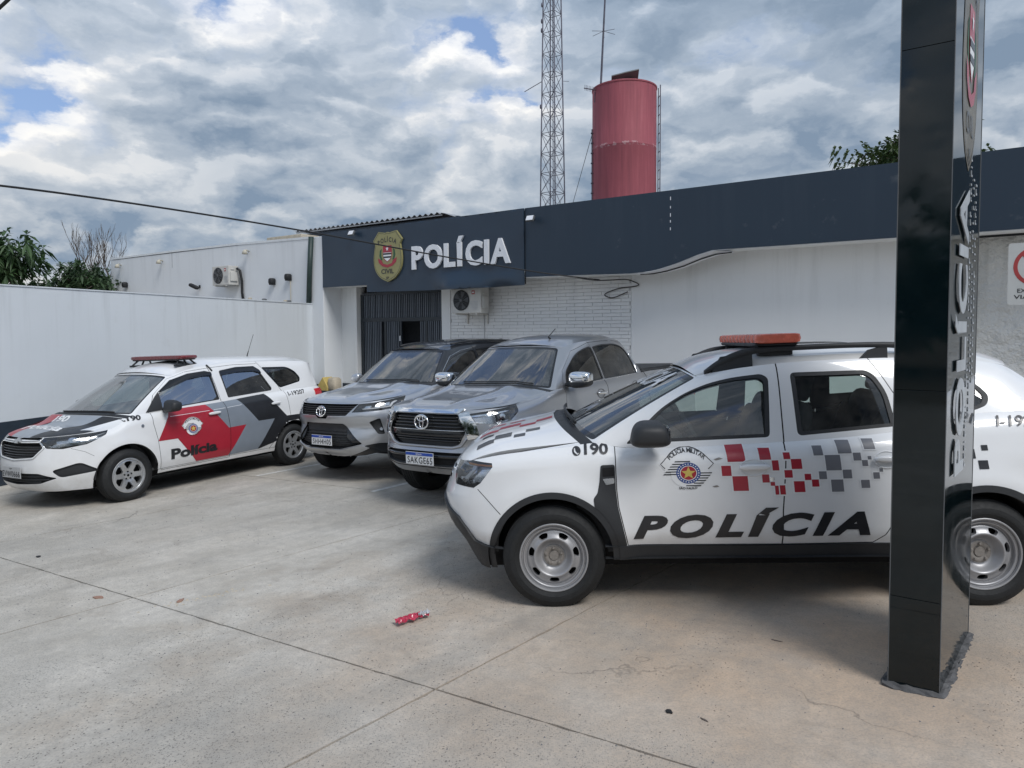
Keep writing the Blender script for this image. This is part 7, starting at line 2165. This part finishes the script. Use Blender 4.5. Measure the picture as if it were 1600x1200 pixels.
for a in (20, 80, 140, 200, 260, 320): ad.tube([(.12, 0, 11.5), (.12 + .42 * math.cos(R(a)), .42 * math.sin(R(a)), 11.5 - .05)], .008, 4)
ad.build('ground_rods', M_LATT, an)
yg = MB().tube([(-.10, 0, 9.60), (-.55, -.3, 9.57)], .018, 5)
for k in range(9): yg.tube([(-.12 - k * .05, -.02 - k * .033, 9.50), (-.12 - k * .05, -.02 - k * .033, 9.68)], .007, 4)
yg.tube([(-.16, 0, 9.55), (-.18, 0, 9.2)], .012, 4)
yg.build('yagi_antenna', M_LATT, an)

# ------------------------------------------------------------------ lattice tower
tw = empty('lattice_tower', 'slender grey steel lattice tower left of the red tank', 'tower', loc=(1.855, 32, 0))
th = R(8.2)
def leg(k, z):
    r = (.548 + (.398 - .548) * (z - 7.3) / (16.2 - 7.3)) / math.cos(th)
    a = th + k * math.pi / 2
    return Vector((r * math.cos(a), r * math.sin(a), z))
for k in range(4): MB().tube([leg(k, -1), leg(k, 18.4)], .032, 6).build('leg', M_LATT, tw, smooth=True)
rod = MB().tube([(0, 0, 0), (0, 0, 1)], 1, 5, cap=False); rm = rod.build('brace', M_LATT, tw, smooth=True); first = True
def brace(a, b, r=.011):
    global first
    d = b - a; q = d.to_track_quat('Z', 'Y').to_matrix().to_4x4()
    M = Matrix.Translation(a) @ q @ Matrix.Diagonal((r, r, d.length, 1))
    if first: rm.matrix_local = M; first = False
    else: link('brace', rm.data, tw, mtx=M)
z = 5.2; st = .87
while z < 18.2:
    for k in range(4):
        brace(leg(k, z), leg((k + 1) % 4, z), .014)
        brace(leg(k, z), leg((k + 1) % 4, z + st)); brace(leg((k + 1) % 4, z), leg(k, z + st))
    z += st
MB().tube([(0.02, -.1, 0), (0.02, -.1, 18.2)], .02, 5).tube([leg(2, 12.7), leg(2, 12.7) + Vector((-.78, -.1, -.48))], .018, 5).tube([leg(0, 12.75), leg(0, 12.7) + Vector((.28, -.1, 0))], .01, 5).build('antenna_arms', M_LATT, tw)
for zz in (16.0, 15.3, 14.9, 11.6): MB().sell((leg(2, zz).x - .04, leg(2, zz).y, zz), (.05, .05, .10), .7, .7, 10, 6).build('clamp', M_LATT, tw, smooth=True)

# ------------------------------------------------------------------ cables
def cable(name, pts, r, label, mat=M_CABLE, cat='cable'):
    D = crom(pts, 10).tolist()
    return prop(MB().tube(D, r, 6).build(name, mat, None, smooth=True), label, cat)
fp = lambda s_, y, z: tuple((FM @ Vector((s_, y, z)))[:])
e = fp(1.90, .10, 2.66)
def pix(x, y, d):
    """a point on the line of sight of a photo pixel, d metres deep"""
    f_, pt, ro = 1108.5, R(2.823), R(.3143); yy = y + 30.34
    u = (x - 800) * math.cos(ro) - (yy - 600) * math.sin(ro); v = (x - 800) * math.sin(ro) + (yy - 600) * math.cos(ro)
    X, Y, Z = u, f_ * math.cos(pt) - v * math.sin(pt), -f_ * math.sin(pt) - v * math.cos(pt)
    return (X / Y * d, d, 1.75 + Z / Y * d)
oc = [pix(-500, 242, 5.0), pix(0, 290, 7.0), pix(235, 322, 8.4), pix(470, 360, 10.2), pix(700, 402, 12.0), pix(860, 428, 13.0)]
cable('overhead_cable', oc + [e], .012, 'black overhead cable sagging across the sky down to the fascia bottom')
cable('wall_cable', [fp(1.35, .12, 2.735), fp(1.75, .12, 2.66), fp(2.0, .30, 2.66), fp(2.3, .48, 2.66), fp(2.5, .50, 2.56), fp(2.05, .50, 2.50), fp(1.8, .50, 2.40), fp(1.95, .50, 2.34), fp(2.28, .50, 2.44)], .010, 'loose black cable looped under the fascia above the brick wall')
cable('upper_cable', [pix(-60, 60, 6), pix(6, 6, 6), pix(60, -50, 6)], .014, 'short dark cable crossing the top left corner of the sky')
cable('guy_wire', [(1.855 + .5, 31.6, 6.0), (2.75, 24.2, 8.35)], .010, 'thin wire slanting from the lattice tower to the tank')

# ------------------------------------------------------------------ litter
def wrapper():
    r = random.Random(4)
    c = Vector((-.652, 4.42, gz(-.652, 4.42)))
    root = empty('sweet_wrapper', 'crumpled red and silver wrapper lying on the concrete', 'litter', loc=c)
    root.rotation_euler = (0, 0, R(38))
    for (x0, x1, mat, nm) in ((-.105, .035, M_WRAPR, 'red_part'), (.030, .125, M_WRAPR, 'torn_part'), (.052, .128, M_WRAPW, 'foil_part')):
        nx, ny = 12, 8; v = []; f = []
        for i in range(nx + 1):
            for j in range(ny + 1):
                t = i / nx; u = j / ny
                w = .036 * (1 + .25 * math.sin(t * 9 + x0 * 50)) * (1 if nm == 'red_part' else .75)
                y = (u - .5) * 2 * w
                if nm == 'foil_part': y = -.012 + (u - .5) * w
                z = .012 + .030 * abs(math.sin(t * 6.3 + u * 4 + x0 * 20)) * (1 - abs(u - .5)) + r.uniform(0, .012)
                if nm == 'foil_part': z += .010
                v.append((x0 + (x1 - x0) * t + r.uniform(-.003, .003), y + r.uniform(-.004, .004), z))
        for i in range(nx):
            for j in range(ny): f.append((i * (ny + 1) + j, (i + 1) * (ny + 1) + j, (i + 1) * (ny + 1) + j + 1, i * (ny + 1) + j + 1))
        MB().add(v, f).build(nm, mat, root)
wrapper()
def chip(x, y, r, mat, name, label, cat, grp=None, seed=0, h=.006, asp=.5):
    q = random.Random(seed); n_ = 11
    P = [((r * q.uniform(.6, 1.1)) * math.cos(2 * math.pi * k / n_), (r * asp * q.uniform(.6, 1.1)) * math.sin(2 * math.pi * k / n_)) for k in range(n_)]
    o = MB().prism(P, 0, h).build(name, mat, None, bevel=min(.002, h * .3)); o.location = (x, y, gz(x, y) + .0005); o.rotation_euler = (0, 0, q.uniform(0, 3))
    return prop(o, label, cat, grp)
M_TERRA = simple('fired_clay', (.32, .19, .14), .9, var=.2)
chip(-3.02, 5.07, .05, M_TERRA, 'clay_chip', 'flat brown clay chip beside the long joint at the far left', 'debris', None, 1, .008)
chip(-2.36, 4.94, .04, M_TERRA, 'clay_chip', 'reddish clay chip in the worn patch of concrete left of centre', 'debris', None, 2, .008)
chip(.722, 3.225, .020, M_CABLE, 'pebble', 'round dark pebble on the pale concrete in front of the white SUV', 'stone', None, 3, .008, .8)
chip(.866, 3.148, .030, M_DRY, 'dry_leaf', 'thin dry leaf beside the dark pebble', 'leaf', None, 4, .003, .2)
chip(-4.20, 6.19, .025, M_CABLE, 'pebble', 'small dark pebble near the left edge beyond the long joint', 'stone', None, 5, .008, .8)
chip(1.50, 3.95, .035, M_DRY, 'dry_leaf', 'dry twig-like leaf left of the totem base', 'leaf', None, 6, .003, .12)
# scattered grit
gr_ = MB(); q = random.Random(11)
for k in range(900):
    a, b = q.uniform(-5, 3), q.uniform(2.5, 8); s_ = q.uniform(.0015, .006)
    gr_.add([(a - s_, b - s_, gz(a, b)), (a + s_, b - s_ * .6, gz(a, b)), (a + s_ * .3, b + s_, gz(a, b)), (a, b, gz(a, b) + s_)], [(0, 1, 3), (1, 2, 3), (2, 0, 3)])
prop(gr_.build('grit', M_ACG, None, kind='stuff'), 'fine dark grit scattered over the concrete yard', 'grit')
# worn hollow with broken rim in the concrete
hl_ = MB(); 
for k in range(46):
    a = q.gauss(-2.2, .17); b = 5.0 + (a + 2.2) * .75 + q.gauss(0, .035); s_ = q.uniform(.004, .016)
    hl_.add([(a - s_, b - s_ * .5, gz(a, b)), (a + s_, b - s_ * .4, gz(a, b)), (a + s_ * .3, b + s_ * .6, gz(a, b)), (a, b, gz(a, b) + s_ * .5)], [(0, 1, 3), (1, 2, 3), (2, 0, 3)])
prop(hl_.build('concrete_rubble', M_STONE, None, kind='stuff'), 'crumbs of broken concrete in the worn patch left of centre', 'rubble')

# ------------------------------------------------------------------ trees
def limb(m, p, d, L, r, depth, tips, q, spread=.5, up=.12, seg=4, shrinkf=.72):
    pts = [p]; 
    for i in range(seg):
        d = (d + Vector((q.gauss(0, .13), q.gauss(0, .13), q.gauss(0, .10) + up * .3))).normalized()
        p = p + d * L / seg; pts.append(p)
    m.tube(pts, r, 5, cap=False, r2=r * .62)
    if depth == 0: tips.append((p, d)); return
    for k in range(q.choice((2, 3, 3))):
        a = q.uniform(0, 6.28); side = Vector((math.cos(a), math.sin(a), 0))
        nd = (d * (1 - spread) + side * spread + Vector((0, 0, up))).normalized()
        limb(m, pts[-1 if k < 2 else -2], nd, L * shrinkf * q.uniform(.8, 1.15), r * .6, depth - 1, tips, q, spread, up, seg, shrinkf)
def leaf_fan(v, f, c, d, n, L, w, droop, q):
    """a cluster of long leaflets round a stalk end"""
    d = d.normalized(); a = d.cross(Vector((.3, .1, 1))).normalized(); b = d.cross(a)
    for k in range(n):
        t = 2 * math.pi * k / n + q.uniform(-.3, .3)
        o = (a * math.cos(t) + b * math.sin(t) + d * q.uniform(.1, .6)).normalized()
        l = L * q.uniform(.7, 1.15); s_ = o.cross(Vector((0, 0, 1)))
        s_ = s_.normalized() * w * q.uniform(.8, 1.2) if s_.length > 1e-3 else Vector((w, 0, 0))
        m1 = c + o * l * .5 + Vector((0, 0, -droop * l * .12)); e_ = c + o * l + Vector((0, 0, -droop * l * .5))
        i = len(v); v += [tuple(c), tuple(m1 + s_), tuple(e_), tuple(m1 - s_)]; f += [(i, i + 1, i + 2, i + 3)]
def tree(name, label, x, y, h, seed, depth, L0, r0, leaf=None, leafmat=None, trunkmat=None, fan=(7, .35, .05, 1.0), extra=2, group=None, cat='tree', lean=(0, 0), spread=.5, up=.12, n0=3, z0=None):
    q = random.Random(seed)
    t = empty(name, label, cat, loc=(x, y, gz(x, y) if z0 is None else z0), group=group)
    m = MB(); tips = []
    hh = h * .42
    m.tube([Vector((0, 0, -.3)), Vector((lean[0] * .5, lean[1] * .5, hh * .5)), Vector((lean[0], lean[1], hh))], r0, 8, r2=r0 * .7)
    for k in range(n0):
        a = 2 * math.pi * k / n0 + q.uniform(-.4, .4)
        limb(m, Vector((lean[0], lean[1], hh * q.uniform(.85, 1))), Vector((math.cos(a) * .6, math.sin(a) * .6, 1)).normalized(), L0, r0 * .55, depth, tips, q, spread, up)
    m.build('trunk', trunkmat or M_BARK, t, smooth=True)
    if leaf:
        v = []; f = []
        for p, d in tips:
            for k in range(extra):
                leaf_fan(v, f, p + Vector((q.gauss(0, .22), q.gauss(0, .22), q.gauss(0, .18))) * leaf, d, fan[0], fan[1], fan[2], fan[3], q)
        MB().add(v, f).build('crown', leafmat, t, kind='stuff')
    return t
tree('broadleaf_tree', 'leafy green tree behind the boundary wall at the far left', -18.0, 24, 7.4, 3, 3, 1.35, .13, 1.0, M_LEAF, fan=(8, .46, .06, 1.1), extra=4, spread=.62, n0=5)
tree('broadleaf_tree', 'lower leafy tree behind the wall, right beside the far left tree', -16.9, 25.5, 6.0, 8, 3, 1.0, .10, 1.0, M_LEAF, fan=(7, .40, .055, 1.1), extra=3, spread=.65, n0=5)
tree('bare_tree', 'bare twiggy tree rising above the wall between the leafy tree and the annex', -14.4, 25, 7.6, 21, 4, 1.15, .075, None, None, M_DRY, spread=.36, up=.42, n0=4)
tree('bare_tree', 'smaller bare tree left of the tall bare one above the wall', -15.7, 26, 6.8, 17, 4, 1.0, .06, None, None, M_DRY, spread=.40, up=.40, n0=4)
tree('bare_tree', 'thin bare twigs showing just above the left end of the annex', -12.9, 24, 6.8, 31, 3, .9, .05, None, None, M_DRY, spread=.34, up=.40, n0=3)
tree('green_shrub', 'dense green shrub at the foot of the bare tree against the annex corner', -13.7, 23, 7.6, 12, 3, .72, .07, 1.0, M_LEAF2, fan=(6, .24, .05, .8), extra=5, cat='shrub', spread=.7, n0=6)
tree('green_shrub', 'low green shrub just showing over the boundary wall left of the bare tree', -15.0, 23, 6.2, 13, 3, .55, .06, 1.0, M_LEAF2, fan=(6, .22, .045, .8), extra=4, cat='shrub', spread=.7, n0=5)
tree('mango_tree', 'rounded green tree top behind the fascia left of the black column', 12.5, 22.5, 13.0, 5, 3, 1.2, .16, 1.0, M_LEAF3, fan=(7, .26, .05, .9), extra=7, spread=.66, n0=6)
tree('broadleaf_tree', 'small tree tip showing over the corrugated roof edge', -5.9, 25.5, 6.6, 9, 2, .6, .06, .8, M_LEAF2, fan=(6, .2, .04, .8), extra=2, spread=.5, n0=3)
# the wooded far side of the street, behind the camera; only reflections show it
q = random.Random(77); v = []; f = []
for k in range(2600):
    x = q.uniform(-45, 45); y = -24 + q.gauss(0, 2.0); z = abs(q.gauss(0, 1)) * 2.6 + 1.0 * math.sin(x * .3) + 1.5
    leaf_fan(v, f, Vector((x, y, max(z, -.5))), Vector((q.uniform(-1, 1), q.uniform(-1, 1), 1)), 6, 1.1, .30, .7, q)
prop(MB().add(v, f).build('far_trees', M_LEAF, None, kind='stuff'), 'line of trees across the street', 'trees')

build_duster(); build_spin(); build_pickup(); build_suv()
